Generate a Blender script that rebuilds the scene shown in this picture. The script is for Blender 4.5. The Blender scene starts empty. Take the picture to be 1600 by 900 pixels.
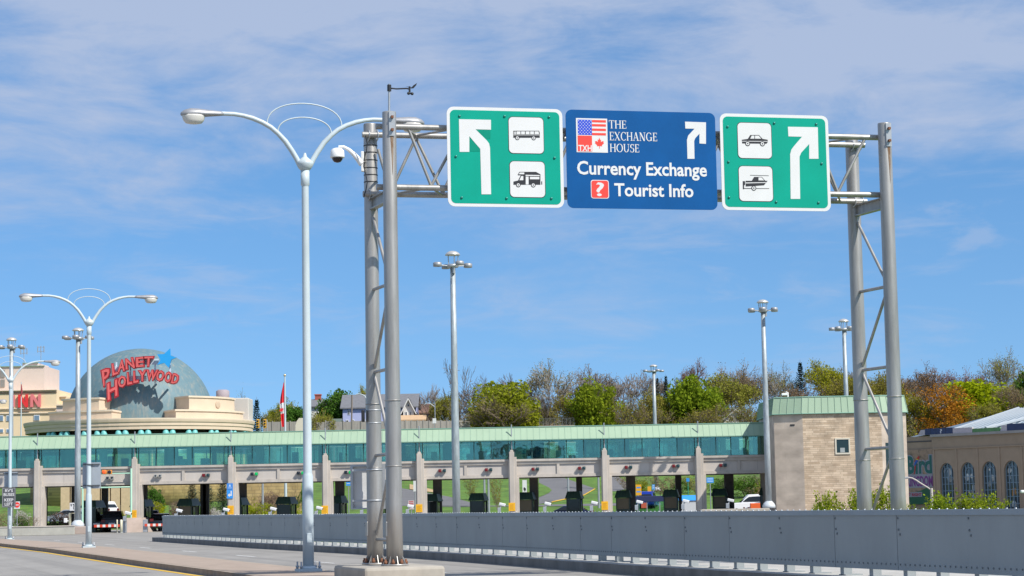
import bpy, bmesh, math, random
from mathutils import Vector, Matrix
R = math.radians
PI = math.pi
C = bpy.context.scene.collection
scn = bpy.context.scene

# ------------------------------------------------------------------ camera model (photo pixels, 1600 x 900)
F, ZC, ROLL, HOR = 3300.0, 1.55, 0.0187, 790.0
PIT = math.atan((HOR - 450) / F)
_r = Vector((1, 0, 0)); _u = Vector((0, -math.sin(PIT), math.cos(PIT))); _f = Vector((0, math.cos(PIT), math.sin(PIT)))
CX = _r * math.cos(ROLL) - _u * math.sin(ROLL)
CY = _r * math.sin(ROLL) + _u * math.cos(ROLL)
EYE = Vector((0, 0, ZC))

def ray(px, py):
    return CX * (px - 800) + CY * (450 - py) + _f * F
def at(px, py, Y):
    d = ray(px, py); return EYE + d * (Y / d.y)
def on_z(px, py, z=0.0):
    d = ray(px, py); return EYE + d * ((z - ZC) / d.z)
def on_plane(px, py, P, n):
    d = ray(px, py); return EYE + d * ((P - EYE).dot(n) / d.dot(n))
def zat(py, Y, px=800):
    return at(px, py, Y).z

def ground_z(x, y):
    """height of the terrain"""
    if y < 198: z = 0.0
    elif y < 262: z = (y - 198) * 0.078
    elif y < 310: z = 5.0 + (y - 262) * 0.125
    elif y < 420: z = 11.0 + (y - 310) * 0.05
    else: z = 16.5 + (y - 420) * 0.006
    return z - 0.12
def on_ground(px, py):
    d = ray(px, py); y = 120.0
    while y < 500:
        p = EYE + d * (y / d.y)
        if p.z < ground_z(p.x, p.y): return p
        y += 0.25
    return p

# ------------------------------------------------------------------ materials
MATS = {}
def mat(name, col, rough=0.6, metal=0.0, noise=0.0, scale=3.0, bump=0.0, stretch=(1, 1, 1), spec=0.5, col2=None, detail=6):
    if name in MATS: return MATS[name]
    m = bpy.data.materials.new(name); m.use_nodes = True
    nt = m.node_tree; b = nt.nodes['Principled BSDF']
    b.inputs['Base Color'].default_value = (*col, 1); b.inputs['Roughness'].default_value = rough
    b.inputs['Metallic'].default_value = metal
    b.inputs['Specular IOR Level'].default_value = spec
    if noise or bump or col2:
        tc = nt.nodes.new('ShaderNodeTexCoord'); mp = nt.nodes.new('ShaderNodeMapping')
        mp.inputs['Scale'].default_value = stretch
        nt.links.new(tc.outputs['Object'], mp.inputs['Vector'])
        n = nt.nodes.new('ShaderNodeTexNoise'); n.inputs['Scale'].default_value = scale; n.inputs['Detail'].default_value = detail
        n.inputs['Roughness'].default_value = 0.65
        nt.links.new(mp.outputs['Vector'], n.inputs['Vector'])
        if noise or col2:
            r = nt.nodes.new('ShaderNodeValToRGB')
            a = tuple(max(0, c * (1 - noise)) for c in col); c2 = col2 or tuple(min(1, c * (1 + noise)) for c in col)
            r.color_ramp.elements[0].color = (*a, 1); r.color_ramp.elements[1].color = (*c2, 1)
            r.color_ramp.elements[0].position = 0.3; r.color_ramp.elements[1].position = 0.7
            nt.links.new(n.outputs['Fac'], r.inputs['Fac']); nt.links.new(r.outputs['Color'], b.inputs['Base Color'])
        if bump:
            bp = nt.nodes.new('ShaderNodeBump'); bp.inputs['Strength'].default_value = bump; bp.inputs['Distance'].default_value = 0.02
            nt.links.new(n.outputs['Fac'], bp.inputs['Height']); nt.links.new(bp.outputs['Normal'], b.inputs['Normal'])
    MATS[name] = m
    return m

def leaf_mat(name, col, var=0.35, transl=0.35):
    m = bpy.data.materials.new(name); m.use_nodes = True
    nt = m.node_tree; nt.nodes.clear()
    out = nt.nodes.new('ShaderNodeOutputMaterial'); mix = nt.nodes.new('ShaderNodeMixShader')
    d = nt.nodes.new('ShaderNodeBsdfDiffuse'); t = nt.nodes.new('ShaderNodeBsdfTranslucent')
    g = nt.nodes.new('ShaderNodeNewGeometry'); oi = nt.nodes.new('ShaderNodeObjectInfo')
    hs = nt.nodes.new('ShaderNodeHueSaturation'); hs.inputs['Color'].default_value = (*col, 1)
    mr = nt.nodes.new('ShaderNodeMapRange'); mr.inputs['To Min'].default_value = 1 - var; mr.inputs['To Max'].default_value = 1 + var
    mh = nt.nodes.new('ShaderNodeMapRange'); mh.inputs['To Min'].default_value = 0.485; mh.inputs['To Max'].default_value = 0.515
    nt.links.new(g.outputs['Random Per Island'], mr.inputs['Value']); nt.links.new(mr.outputs['Result'], hs.inputs['Value'])
    nt.links.new(oi.outputs['Random'], mh.inputs['Value']); nt.links.new(mh.outputs['Result'], hs.inputs['Hue'])
    nt.links.new(hs.outputs['Color'], d.inputs['Color']); nt.links.new(hs.outputs['Color'], t.inputs['Color'])
    mix.inputs['Fac'].default_value = transl
    nt.links.new(d.outputs[0], mix.inputs[1]); nt.links.new(t.outputs[0], mix.inputs[2]); nt.links.new(mix.outputs[0], out.inputs['Surface'])
    MATS[name] = m
    return m

def glass_mat(name, tint, refl=0.12, rough=0.02):
    m = bpy.data.materials.new(name); m.use_nodes = True
    nt = m.node_tree; nt.nodes.clear()
    out = nt.nodes.new('ShaderNodeOutputMaterial'); mix = nt.nodes.new('ShaderNodeMixShader')
    t = nt.nodes.new('ShaderNodeBsdfTransparent'); t.inputs['Color'].default_value = (*tint, 1)
    g = nt.nodes.new('ShaderNodeBsdfGlossy'); g.inputs['Roughness'].default_value = rough; g.inputs['Color'].default_value = (.58, .92, .80, 1)
    gm = nt.nodes.new('ShaderNodeNewGeometry'); mr = nt.nodes.new('ShaderNodeMapRange'); mr.inputs['To Min'].default_value = .66; mr.inputs['To Max'].default_value = 1.12
    hs = nt.nodes.new('ShaderNodeHueSaturation'); hs.inputs['Color'].default_value = (*tint, 1)
    nt.links.new(gm.outputs['Random Per Island'], mr.inputs['Value']); nt.links.new(mr.outputs['Result'], hs.inputs['Value']); nt.links.new(hs.outputs['Color'], t.inputs['Color'])
    tc = nt.nodes.new('ShaderNodeTexCoord')
    n = nt.nodes.new('ShaderNodeTexNoise'); n.inputs['Scale'].default_value = 0.35; n.inputs['Detail'].default_value = 3
    bp = nt.nodes.new('ShaderNodeBump'); bp.inputs['Strength'].default_value = 0.25; bp.inputs['Distance'].default_value = 0.05
    nt.links.new(tc.outputs['Object'], n.inputs['Vector']); nt.links.new(n.outputs['Fac'], bp.inputs['Height']); nt.links.new(bp.outputs['Normal'], g.inputs['Normal'])
    mix.inputs['Fac'].default_value = refl
    nt.links.new(t.outputs[0], mix.inputs[1]); nt.links.new(g.outputs[0], mix.inputs[2]); nt.links.new(mix.outputs[0], out.inputs['Surface'])
    MATS[name] = m
    return m

def lamp_mat(name, col, e):
    m = mat(name, col, 0.4)
    b = m.node_tree.nodes['Principled BSDF']
    b.inputs['Emission Color'].default_value = (*col, 1); b.inputs['Emission Strength'].default_value = e
    return m

def rust_streak_mat(name, col, col2, thr=0.55, scale=4, stretch=(1, 1, .25), rough=.6, metal=0.0):
    """base colour with blotches of a second colour"""
    m = mat(name, col, rough, metal, noise=0.1, scale=2)
    nt = m.node_tree; b = nt.nodes['Principled BSDF']
    old = b.inputs['Base Color'].links[0].from_socket
    tc = nt.nodes.new('ShaderNodeTexCoord'); mp = nt.nodes.new('ShaderNodeMapping'); mp.inputs['Scale'].default_value = stretch
    n = nt.nodes.new('ShaderNodeTexNoise'); n.inputs['Scale'].default_value = scale; n.inputs['Detail'].default_value = 8; n.inputs['Roughness'].default_value = .7
    r = nt.nodes.new('ShaderNodeValToRGB'); r.color_ramp.elements[0].position = thr; r.color_ramp.elements[1].position = thr + .15
    mx = nt.nodes.new('ShaderNodeMix'); mx.data_type = 'RGBA'
    nt.links.new(tc.outputs['Object'], mp.inputs['Vector']); nt.links.new(mp.outputs['Vector'], n.inputs['Vector'])
    nt.links.new(n.outputs['Fac'], r.inputs['Fac']); nt.links.new(r.outputs['Color'], mx.inputs['Factor'])
    nt.links.new(old, mx.inputs['A']); mx.inputs['B'].default_value = (*col2, 1)
    nt.links.new(mx.outputs['Result'], b.inputs['Base Color'])
    return m

def brick_mat(name, c1, c2, mortar, w, h, scale=1.0, msize=.02, rough=.85, bump=.4, axis='XZ'):
    m = bpy.data.materials.new(name); m.use_nodes = True
    nt = m.node_tree; b = nt.nodes['Principled BSDF']; b.inputs['Roughness'].default_value = rough
    tc = nt.nodes.new('ShaderNodeTexCoord'); sp = nt.nodes.new('ShaderNodeSeparateXYZ'); cb = nt.nodes.new('ShaderNodeCombineXYZ')
    nt.links.new(tc.outputs['Object'], sp.inputs[0])
    ad = nt.nodes.new('ShaderNodeMath'); ad.operation = 'ADD'
    nt.links.new(sp.outputs['X'], ad.inputs[0]); nt.links.new(sp.outputs['Y'], ad.inputs[1])
    nt.links.new(ad.outputs[0], cb.inputs['X']); nt.links.new(sp.outputs['Z'], cb.inputs['Y'])
    br = nt.nodes.new('ShaderNodeTexBrick'); br.inputs['Scale'].default_value = scale
    br.inputs['Color1'].default_value = (*c1, 1); br.inputs['Color2'].default_value = (*c2, 1); br.inputs['Mortar'].default_value = (*mortar, 1)
    br.inputs['Brick Width'].default_value = w; br.inputs['Row Height'].default_value = h; br.inputs['Mortar Size'].default_value = msize
    br.offset = .42; br.squash = 1.6; br.squash_frequency = 3
    n0 = nt.nodes.new('ShaderNodeTexNoise'); n0.inputs['Scale'].default_value = 1.3
    mxv = nt.nodes.new('ShaderNodeMix'); mxv.data_type = 'VECTOR'; mxv.inputs['Factor'].default_value = .03
    nt.links.new(cb.outputs[0], n0.inputs['Vector']); nt.links.new(cb.outputs[0], mxv.inputs['A']); nt.links.new(n0.outputs['Color'], mxv.inputs['B'])
    nt.links.new(mxv.outputs['Result'], br.inputs['Vector'])
    n = nt.nodes.new('ShaderNodeTexNoise'); n.inputs['Scale'].default_value = 1.1; n.inputs['Detail'].default_value = 8
    nt.links.new(cb.outputs[0], n.inputs['Vector'])
    hs = nt.nodes.new('ShaderNodeHueSaturation'); mr = nt.nodes.new('ShaderNodeMapRange'); mr.inputs['From Min'].default_value = .3; mr.inputs['From Max'].default_value = .7
    mr.inputs['To Min'].default_value = .75; mr.inputs['To Max'].default_value = 1.2
    nt.links.new(n.outputs['Fac'], mr.inputs['Value']); nt.links.new(mr.outputs['Result'], hs.inputs['Value']); nt.links.new(br.outputs['Color'], hs.inputs['Color'])
    nt.links.new(hs.outputs['Color'], b.inputs['Base Color'])
    bp = nt.nodes.new('ShaderNodeBump'); bp.inputs['Strength'].default_value = bump; bp.inputs['Distance'].default_value = .05
    nt.links.new(hs.outputs['Color'], bp.inputs['Height']); nt.links.new(bp.outputs['Normal'], b.inputs['Normal'])
    MATS[name] = m
    return m

# ------------------------------------------------------------------ objects
ORG = {}
def tag(o, label=None, cat=None, group=None, kind=None):
    if label: o['label'] = label
    if cat: o['category'] = cat
    if group: o['group'] = group
    if kind: o['kind'] = kind
    return o
def thing(name, label, cat, loc=(0, 0, 0), rotz=0.0, group=None):
    o = bpy.data.objects.new(name, None); C.objects.link(o)
    o.location = loc; o.rotation_euler = (0, 0, rotz); o.empty_display_size = .2
    tag(o, label, cat, group)
    ORG[o.name] = Vector(loc)
    return o
KIDS = {}
def copy_tree(o, parent=None):
    c = o.copy(); C.objects.link(c)
    if parent is not None: c.parent = parent
    for ch in KIDS.get(o.name, []):
        d = copy_tree(ch, c)
        KIDS.setdefault(c.name, []).append(d)
    return c

class MB:
    def __init__(s): s.v = []; s.f = []; s.sm = []
    def add(s, vs, fs, smooth=False, M=None):
        o = len(s.v)
        s.v += [(M @ Vector(v)) if M else Vector(v) for v in vs]
        s.f += [tuple(i + o for i in f) for f in fs]; s.sm += [smooth] * len(fs)
        return s
    def box(s, c, size, rz=0.0, M=None):
        x, y, z = (k / 2 for k in size); ca, sa = math.cos(rz), math.sin(rz)
        vs = []
        for dz in (-z, z):
            for dx, dy in ((-x, -y), (x, -y), (x, y), (-x, y)):
                vs.append((c[0] + dx * ca - dy * sa, c[1] + dx * sa + dy * ca, c[2] + dz))
        return s.add(vs, [(3, 2, 1, 0), (4, 5, 6, 7), (0, 1, 5, 4), (1, 2, 6, 5), (2, 3, 7, 6), (3, 0, 4, 7)], False, M)
    def bbox(s, x0, x1, y0, y1, z0, z1, M=None):
        return s.box(((x0 + x1) / 2, (y0 + y1) / 2, (z0 + z1) / 2), (abs(x1 - x0), abs(y1 - y0), abs(z1 - z0)), 0, M)
    def rbox(s, c, size, rz=0.0, b=0.03, M=None):
        """box with chamfered edges"""
        bm = bmesh.new(); bmesh.ops.create_cube(bm, size=1)
        for v in bm.verts: v.co = Vector((v.co.x * size[0], v.co.y * size[1], v.co.z * size[2]))
        bmesh.ops.bevel(bm, geom=bm.edges[:], offset=b, segments=2, affect='EDGES', profile=.5)
        T = Matrix.Translation(c) @ Matrix.Rotation(rz, 4, 'Z')
        if M: T = M @ T
        bm.verts.index_update()
        s.add([v.co.copy() for v in bm.verts], [tuple(v.index for v in f.verts) for f in bm.faces], False, T); bm.free(); return s
    def tube(s, pts, r, seg=10, caps=True, M=None):
        pts = [Vector(p) for p in pts]; n = len(pts)
        rs = r if isinstance(r, (list, tuple)) else [r] * n
        vs = []; fs = []; ref = None
        for i, p in enumerate(pts):
            d = (pts[min(i + 1, n - 1)] - pts[max(i - 1, 0)]).normalized()
            if ref is None:
                ref = d.orthogonal().normalized()
            a = (ref - d * ref.dot(d))
            a = a.normalized() if a.length > 1e-6 else d.orthogonal().normalized()
            ref = a; b = d.cross(a)
            for k in range(seg):
                t = 2 * PI * k / seg; vs.append(p + (a * math.cos(t) + b * math.sin(t)) * rs[i])
        for i in range(n - 1):
            for k in range(seg):
                k2 = (k + 1) % seg; fs.append((i * seg + k, i * seg + k2, (i + 1) * seg + k2, (i + 1) * seg + k))
        s.add(vs, fs, seg > 5, M)
        if caps:
            s.add(vs[:seg], [tuple(reversed(range(seg)))], False, M); s.add(vs[-seg:], [tuple(range(seg))], False, M)
        return s
    def lathe(s, prof, seg=20, c=(0, 0, 0), M=None, smooth=True):
        """prof: (radius, z) from bottom to top"""
        vs = []; fs = []
        for r, z in prof:
            for k in range(seg):
                t = 2 * PI * k / seg; vs.append((c[0] + r * math.cos(t), c[1] + r * math.sin(t), c[2] + z))
        for i in range(len(prof) - 1):
            for k in range(seg):
                k2 = (k + 1) % seg; fs.append((i * seg + k, i * seg + k2, (i + 1) * seg + k2, (i + 1) * seg + k))
        fs.append(tuple(reversed(range(seg)))); n = len(prof) - 1; fs.append(tuple(n * seg + k for k in range(seg)))
        return s.add(vs, fs, smooth, M)
    def prism(s, poly, M, t=.005):
        """poly in the (u, v) plane of M, from depth 0 to -t (front face at w = 0 looks along -w ... +t out)"""
        n = len(poly)
        ar = sum(poly[i][0] * poly[(i + 1) % n][1] - poly[(i + 1) % n][0] * poly[i][1] for i in range(n))
        if ar < 0: poly = list(reversed(poly))
        vs = [(p[0], p[1], t) for p in poly] + [(p[0], p[1], 0) for p in poly]
        fs = [tuple(range(n)), tuple(reversed(range(n, 2 * n)))]
        fs += [(i, n + i, n + (i + 1) % n, (i + 1) % n) for i in range(n)]
        return s.add(vs, fs, False, M)
    def ball(s, c, r, seg=12, M=None, sc=(1, 1, 1)):
        prof = [(r * math.cos(a) + 1e-4, r * math.sin(a) * sc[2]) for a in [(-PI / 2 + PI * i / 8) for i in range(9)]]
        return s.lathe(prof, seg, c, M)
    def mesh(s, me, M=None):
        return s.add([v.co.copy() for v in me.vertices], [tuple(p.vertices) for p in me.polygons], False, M)
    def build(s, name, m, parent=None, loc=None, fix=True):
        org = ORG[parent.name] if parent is not None else Vector(loc or (0, 0, 0))
        me = bpy.data.meshes.new(name)
        me.from_pydata([tuple(v - org) for v in s.v], [], s.f)
        me.polygons.foreach_set('use_smooth', s.sm)
        if fix:
            bm = bmesh.new(); bm.from_mesh(me); bmesh.ops.recalc_face_normals(bm, faces=bm.faces[:]); bm.to_mesh(me); bm.free()
        me.materials.append(m); me.update()
        o = bpy.data.objects.new(name, me); C.objects.link(o)
        if parent is not None:
            o.parent = parent; KIDS.setdefault(parent.name, []).append(o)
        else: o.location = org
        ORG[o.name] = org
        return o

def solo(mb, name, m, label, cat, loc=None, group=None):
    loc = Vector(loc) if loc is not None else sum(mb.v, Vector()) / len(mb.v)
    return tag(mb.build(name, m, None, loc), label, cat, group)
def struct(mb, name, m, loc=(0, 0, 0), fix=True):
    return tag(mb.build(name, m, None, loc, fix), kind='structure')

_TX = {}
def text_mesh(body, off=0.0, ext=0.0, shear=0.0, space=1.0, res=3):
    key = (body, off, ext, shear, space)
    if key in _TX: return _TX[key]
    cu = bpy.data.curves.new('lettering', 'FONT'); cu.body = body; cu.offset = off; cu.extrude = ext; cu.shear = shear; cu.space_character = space
    cu.resolution_u = res
    o = bpy.data.objects.new('lettering', cu); C.objects.link(o)
    dg = bpy.context.evaluated_depsgraph_get(); dg.update()
    me = bpy.data.meshes.new_from_object(o.evaluated_get(dg))
    bpy.data.objects.remove(o); bpy.data.curves.remove(cu)
    _TX[key] = me
    return me
def add_text(mb, body, box, M, t=.004, off=.012, shear=0.0, space=1.0):
    """fit the text into box (u0, v0, u1, v1) of the plane M; front at depth t"""
    me = text_mesh(body, off, 0.0, shear, space)
    xs = [v.co.x for v in me.vertices]; ys = [v.co.y for v in me.vertices]
    sx = (box[2] - box[0]) / (max(xs) - min(xs)); sy = (box[3] - box[1]) / (max(ys) - min(ys))
    T = M @ Matrix.Translation((box[0] - min(xs) * sx, box[1] - min(ys) * sy, t)) @ Matrix.Diagonal((sx, sy, 1, 1))
    return mb.mesh(me, T)
def plane_M(P, u, v=Vector((0, 0, 1))):
    """matrix whose local axes are u (right), v (up) and w = u x v (out, towards the viewer)"""
    u = Vector(u).normalized(); v = Vector(v).normalized(); w = u.cross(v)
    return Matrix(((u.x, v.x, w.x, P[0]), (u.y, v.y, w.y, P[1]), (u.z, v.z, w.z, P[2]), (0, 0, 0, 1)))
def rrect(x0, y0, x1, y1, r, n=5):
    out = []
    for cx, cy, a0 in ((x1 - r, y0 + r, -90), (x1 - r, y1 - r, 0), (x0 + r, y1 - r, 90), (x0 + r, y0 + r, 180)):
        for i in range(n + 1):
            a = R(a0 + 90 * i / n); out.append((cx + r * math.cos(a), cy + r * math.sin(a)))
    return out
def disc(cx, cy, r, n=14):
    return [(cx + r * math.cos(2 * PI * i / n), cy + r * math.sin(2 * PI * i / n)) for i in range(n)]

# palette
steel = mat('weathered_steel', (.35, .34, .322), .42, .5, noise=.24, scale=5, bump=.03, stretch=(1, 1, .12), detail=9)
galv = mat('galvanised_steel', (.40, .42, .44), .45, .5, noise=.16, scale=6, stretch=(1, 1, .4))
lamp_paint = mat('pale_blue_paint', (.46, .53, .56), .42, .0, noise=.10, scale=3, stretch=(1, 1, .3))
lamp_head = mat('grey_cast_metal', (.33, .335, .35), .5, .4, noise=.15, scale=8)
lens_m = mat('frosted_lens', (.62, .60, .56), .25)
dark_m = mat('black_plastic', (.02, .021, .024), .45)
white_m = mat('white_enamel', (.78, .78, .77), .4)
sign_white = mat('white_sheeting', (.66, .66, .66), .5, noise=.03, scale=2)
sign_green = mat('green_sheeting', (.0, .315, .225), .55, noise=.06, scale=1.2, spec=.15)
patch_green = mat('darker_green_patch', (.0, .245, .165), .55, noise=.08, scale=4, spec=.15)
sign_blue = mat('blue_sheeting', (.003, .082, .27), .5, noise=.10, scale=1.1, spec=.15)
sign_black = mat('black_vinyl', (.015, .015, .02), .5)
sign_red = mat('red_vinyl', (.78, .045, .03), .5)
flag_blue = mat('flag_blue', (.02, .06, .55), .5)
conc = mat('concrete', (.36, .33, .28), .9, noise=.2, scale=1.6, bump=.3)
conc_pale = mat('precast_concrete', (.46, .415, .365), .85, noise=.16, scale=1.2, bump=.08, stretch=(1, 1, .4))
rust = mat('rusty_bolt', (.20, .085, .045), .8, .2, noise=.3, scale=20)
# ------------------------------------------------------------------ world, sun, camera
SUN = Vector((1.22, -1.0, 1.70)).normalized()
EL = math.asin(SUN.z); AZ = math.atan2(SUN.x, SUN.y)
def make_world():
    w = bpy.data.worlds.new("World"); scn.world = w; w.use_nodes = True
    nt = w.node_tree; nt.nodes.clear()
    out = nt.nodes.new('ShaderNodeOutputWorld'); bg = nt.nodes.new('ShaderNodeBackground'); bg.inputs['Strength'].default_value = 0.10
    sky = nt.nodes.new('ShaderNodeTexSky'); sky.sky_type = 'NISHITA'; sky.sun_disc = False
    sky.sun_elevation = EL; sky.sun_rotation = AZ; sky.altitude = 0; sky.air_density = 1.0; sky.dust_density = 0.4; sky.ozone_density = 3.5
    # thin streaky cirrus: noise on the view direction, squeezed towards the horizon
    tc = nt.nodes.new('ShaderNodeTexCoord'); sep = nt.nodes.new('ShaderNodeSeparateXYZ'); nt.links.new(tc.outputs['Generated'], sep.inputs[0])
    def math_(op, a, b=None):
        n = nt.nodes.new('ShaderNodeMath'); n.operation = op
        for i, v in enumerate((a, b)):
            if v is None: continue
            if isinstance(v, (int, float)): n.inputs[i].default_value = v
            else: nt.links.new(v, n.inputs[i])
        return n.outputs[0]
    def noise(scale, sx, sz, shift, detail=7, rough=.58, dist=.3, tilt=0.0):
        mp = nt.nodes.new('ShaderNodeMapping'); mp.inputs['Scale'].default_value = (sx, sx * .4, sz); mp.inputs['Location'].default_value = shift
        mp.inputs['Rotation'].default_value = (0, tilt, 0)
        nt.links.new(tc.outputs['Generated'], mp.inputs['Vector'])
        n = nt.nodes.new('ShaderNodeTexNoise'); n.inputs['Scale'].default_value = scale; n.inputs['Detail'].default_value = detail
        n.inputs['Roughness'].default_value = rough; n.inputs['Distortion'].default_value = dist
        nt.links.new(mp.outputs['Vector'], n.inputs['Vector']); return n.outputs['Fac']
    def ramp(v, a, b, c0=0.0, c1=1.0):
        m = nt.nodes.new('ShaderNodeMapRange'); m.interpolation_type = 'SMOOTHSTEP'; m.inputs['From Min'].default_value = a; m.inputs['From Max'].default_value = b
        m.inputs['To Min'].default_value = c0; m.inputs['To Max'].default_value = c1
        nt.links.new(v, m.inputs['Value']); return m.outputs['Result']
    # look the sky up a little above the true direction: the photo's horizon has no milky band
    va = nt.nodes.new('ShaderNodeVectorMath'); va.operation = 'MULTIPLY_ADD'; va.inputs[1].default_value = (1, 1, .9); va.inputs[2].default_value = (0, 0, SKY_LIFT)
    vn = nt.nodes.new('ShaderNodeVectorMath'); vn.operation = 'NORMALIZE'
    nt.links.new(tc.outputs['Generated'], va.inputs[0]); nt.links.new(va.outputs[0], vn.inputs[0]); nt.links.new(vn.outputs[0], sky.inputs['Vector'])
    big = noise(1.0, 5.0, 17.0, (3.1, 0, 1.7), 9, .62, .35, .10)
    puff = noise(1.0, 17.0, 46.0, (1.3, 0, 8.2), 8, .60, .6, .05)
    wisp = noise(1.0, 10.0, 52.0, (7.7, 0, 4.2), 8, .62, .5, .05)
    Z = sep.outputs['Z']
    cover = ramp(Z, 0.075, 0.215, 0.0, 1.0)
    v1 = math_('ADD', math_('ADD', big, math_('MULTIPLY', cover, .34)), math_('MULTIPLY', math_('SUBTRACT', puff, .5), .5))
    veil = ramp(v1, .54, 1.02, 0.0, .95)
    w1 = math_('MULTIPLY', ramp(wisp, .50, .72, 0, .38), ramp(Z, .03, .10, .35, 1.0))
    w2 = math_('MULTIPLY', ramp(puff, .56, .76, 0, .34), ramp(Z, .05, .09, 0, 1.0))
    w1 = math_('MAXIMUM', w1, w2)
    fac = math_('MINIMUM', math_('MAXIMUM', veil, w1), .82)
    mx = nt.nodes.new('ShaderNodeMix'); mx.data_type = 'RGBA'
    hsv = nt.nodes.new('ShaderNodeHueSaturation'); hsv.inputs['Saturation'].default_value = 1.22; hsv.inputs['Value'].default_value = 1.36
    nt.links.new(sky.outputs[0], hsv.inputs['Color'])
    nt.links.new(fac, mx.inputs['Factor']); nt.links.new(hsv.outputs[0], mx.inputs['A'])
    mx.inputs['B'].default_value = CLOUD
    nt.links.new(mx.outputs['Result'], bg.inputs['Color']); nt.links.new(bg.outputs[0], out.inputs['Surface'])
CLOUD = (4.2, 4.9, 6.45, 1); SKY_LIFT = .13
make_world()
sl = bpy.data.lights.new('sun', 'SUN'); sl.energy = 5.0; sl.angle = R(.53); sl.color = (1.0, .95, .87)
so = bpy.data.objects.new('sun', sl); C.objects.link(so)
so.rotation_euler = SUN.to_track_quat('Z', 'Y').to_euler(); so.location = (60, -60, 80)
cd = bpy.data.cameras.new('camera'); co = bpy.data.objects.new('camera', cd); C.objects.link(co)
cd.sensor_width = 36; cd.lens = F / 1600 * 36; cd.clip_end = 6000; cd.clip_start = .5
co.matrix_world = Matrix(((CX.x, CY.x, -_f.x, 0), (CX.y, CY.y, -_f.y, 0), (CX.z, CY.z, -_f.z, ZC), (0, 0, 0, 1)))
scn.camera = co
scn.view_settings.view_transform = 'Standard'; scn.view_settings.look = 'None'; scn.view_settings.exposure = 0.2; scn.view_settings.gamma = 1
scn.view_settings.use_curve_mapping = False
scn.render.engine = 'CYCLES'; scn.cycles.max_bounces = 6; scn.cycles.transparent_max_bounces = 12
scn.cycles.use_denoising = True

# ------------------------------------------------------------------ setting: ground, road, median
def grid_mesh(xs, ys, zf):
    mb = MB(); n = len(xs)
    vs = [(x, y, zf(x, y)) for y in ys for x in xs]
    fs = [(j * n + i, j * n + i + 1, (j + 1) * n + i + 1, (j + 1) * n + i) for j in range(len(ys) - 1) for i in range(n - 1)]
    return mb.add(vs, fs, True)
def grass_material():
    m = mat('spring_grass', (.075, .155, .018), .95, noise=.45, scale=.5, bump=.5)
    nt = m.node_tree; b = nt.nodes['Principled BSDF']; old = b.inputs['Base Color'].links[0].from_socket
    tc = nt.nodes.new('ShaderNodeTexCoord'); n = nt.nodes.new('ShaderNodeTexNoise'); n.inputs['Scale'].default_value = 2.4; n.inputs['Detail'].default_value = 5
    r = nt.nodes.new('ShaderNodeValToRGB'); r.color_ramp.elements[0].position = .62; r.color_ramp.elements[1].position = .72
    mx = nt.nodes.new('ShaderNodeMix'); mx.data_type = 'RGBA'; mx.inputs['B'].default_value = (.30, .27, .015, 1)
    nt.links.new(tc.outputs['Object'], n.inputs['Vector']); nt.links.new(n.outputs['Fac'], r.inputs['Fac']); nt.links.new(r.outputs['Color'], mx.inputs['Factor'])
    nt.links.new(old, mx.inputs['A']); nt.links.new(mx.outputs['Result'], b.inputs['Base Color'])
    return m
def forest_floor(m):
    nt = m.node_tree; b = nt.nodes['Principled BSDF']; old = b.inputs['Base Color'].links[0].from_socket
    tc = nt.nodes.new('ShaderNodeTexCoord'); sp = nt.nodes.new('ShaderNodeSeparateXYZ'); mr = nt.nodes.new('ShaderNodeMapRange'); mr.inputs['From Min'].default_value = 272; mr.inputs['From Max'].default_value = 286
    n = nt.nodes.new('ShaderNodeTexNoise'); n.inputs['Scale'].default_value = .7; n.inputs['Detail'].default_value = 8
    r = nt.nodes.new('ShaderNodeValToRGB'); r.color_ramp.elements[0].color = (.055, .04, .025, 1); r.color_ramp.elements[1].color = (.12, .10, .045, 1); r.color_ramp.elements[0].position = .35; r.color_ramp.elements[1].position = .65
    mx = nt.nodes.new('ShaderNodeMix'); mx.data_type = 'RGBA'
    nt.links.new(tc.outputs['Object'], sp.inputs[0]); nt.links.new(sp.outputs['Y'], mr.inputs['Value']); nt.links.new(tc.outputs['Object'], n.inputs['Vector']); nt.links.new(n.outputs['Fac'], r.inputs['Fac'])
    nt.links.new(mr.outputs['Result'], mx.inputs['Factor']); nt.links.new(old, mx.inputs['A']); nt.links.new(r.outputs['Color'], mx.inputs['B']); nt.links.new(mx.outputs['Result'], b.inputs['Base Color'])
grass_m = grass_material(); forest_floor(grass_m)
xs = [-3000, -1200, -600, -400] + [-260 + 10 * i for i in range(53)] + [400, 600, 1200, 3000]
ys = [-2500, -1000, -400, -200] + list(range(-100, 190, 20)) + [190, 198] + [206 + 8 * i for i in range(8)] + [270, 280, 290, 300, 310, 330, 360, 390, 420, 500, 700, 1200, 3000]
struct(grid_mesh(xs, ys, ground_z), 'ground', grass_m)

asph = mat('worn_concrete_paving', (.26, .248, .228), .9, noise=.13, scale=.7, bump=.12, stretch=(1, .25, 1), detail=9)
asph2 = mat('old_asphalt', (.20, .20, .205), .92, noise=.18, scale=.6, bump=.15)
kerb_side = mat('kerb_stone', (.25, .20, .16), .9, noise=.25, scale=2.5, bump=.3)
med_top = mat('median_paving', (.33, .26, .205), .92, noise=.16, scale=1.8, bump=.2)
yellow_paint = mat('yellow_road_paint', (.62, .38, .02), .7, noise=.2, scale=5)
white_paint = mat('white_road_paint', (.62, .62, .60), .7, noise=.2, scale=4)

U = Vector((-.3082, .9513, 0)); N = Vector((.9513, .3082, 0))
kerb_px = ((240, 846), (400, 857), (560, 866), (760, 880.5), (996, 899.5))
K = [on_z(x, y, 0) for x, y in kerb_px]
K = [K[0] + (K[0] - K[2]).normalized() * 0.5] + K + [K[-1] - U * 60]          # far ... near
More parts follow.
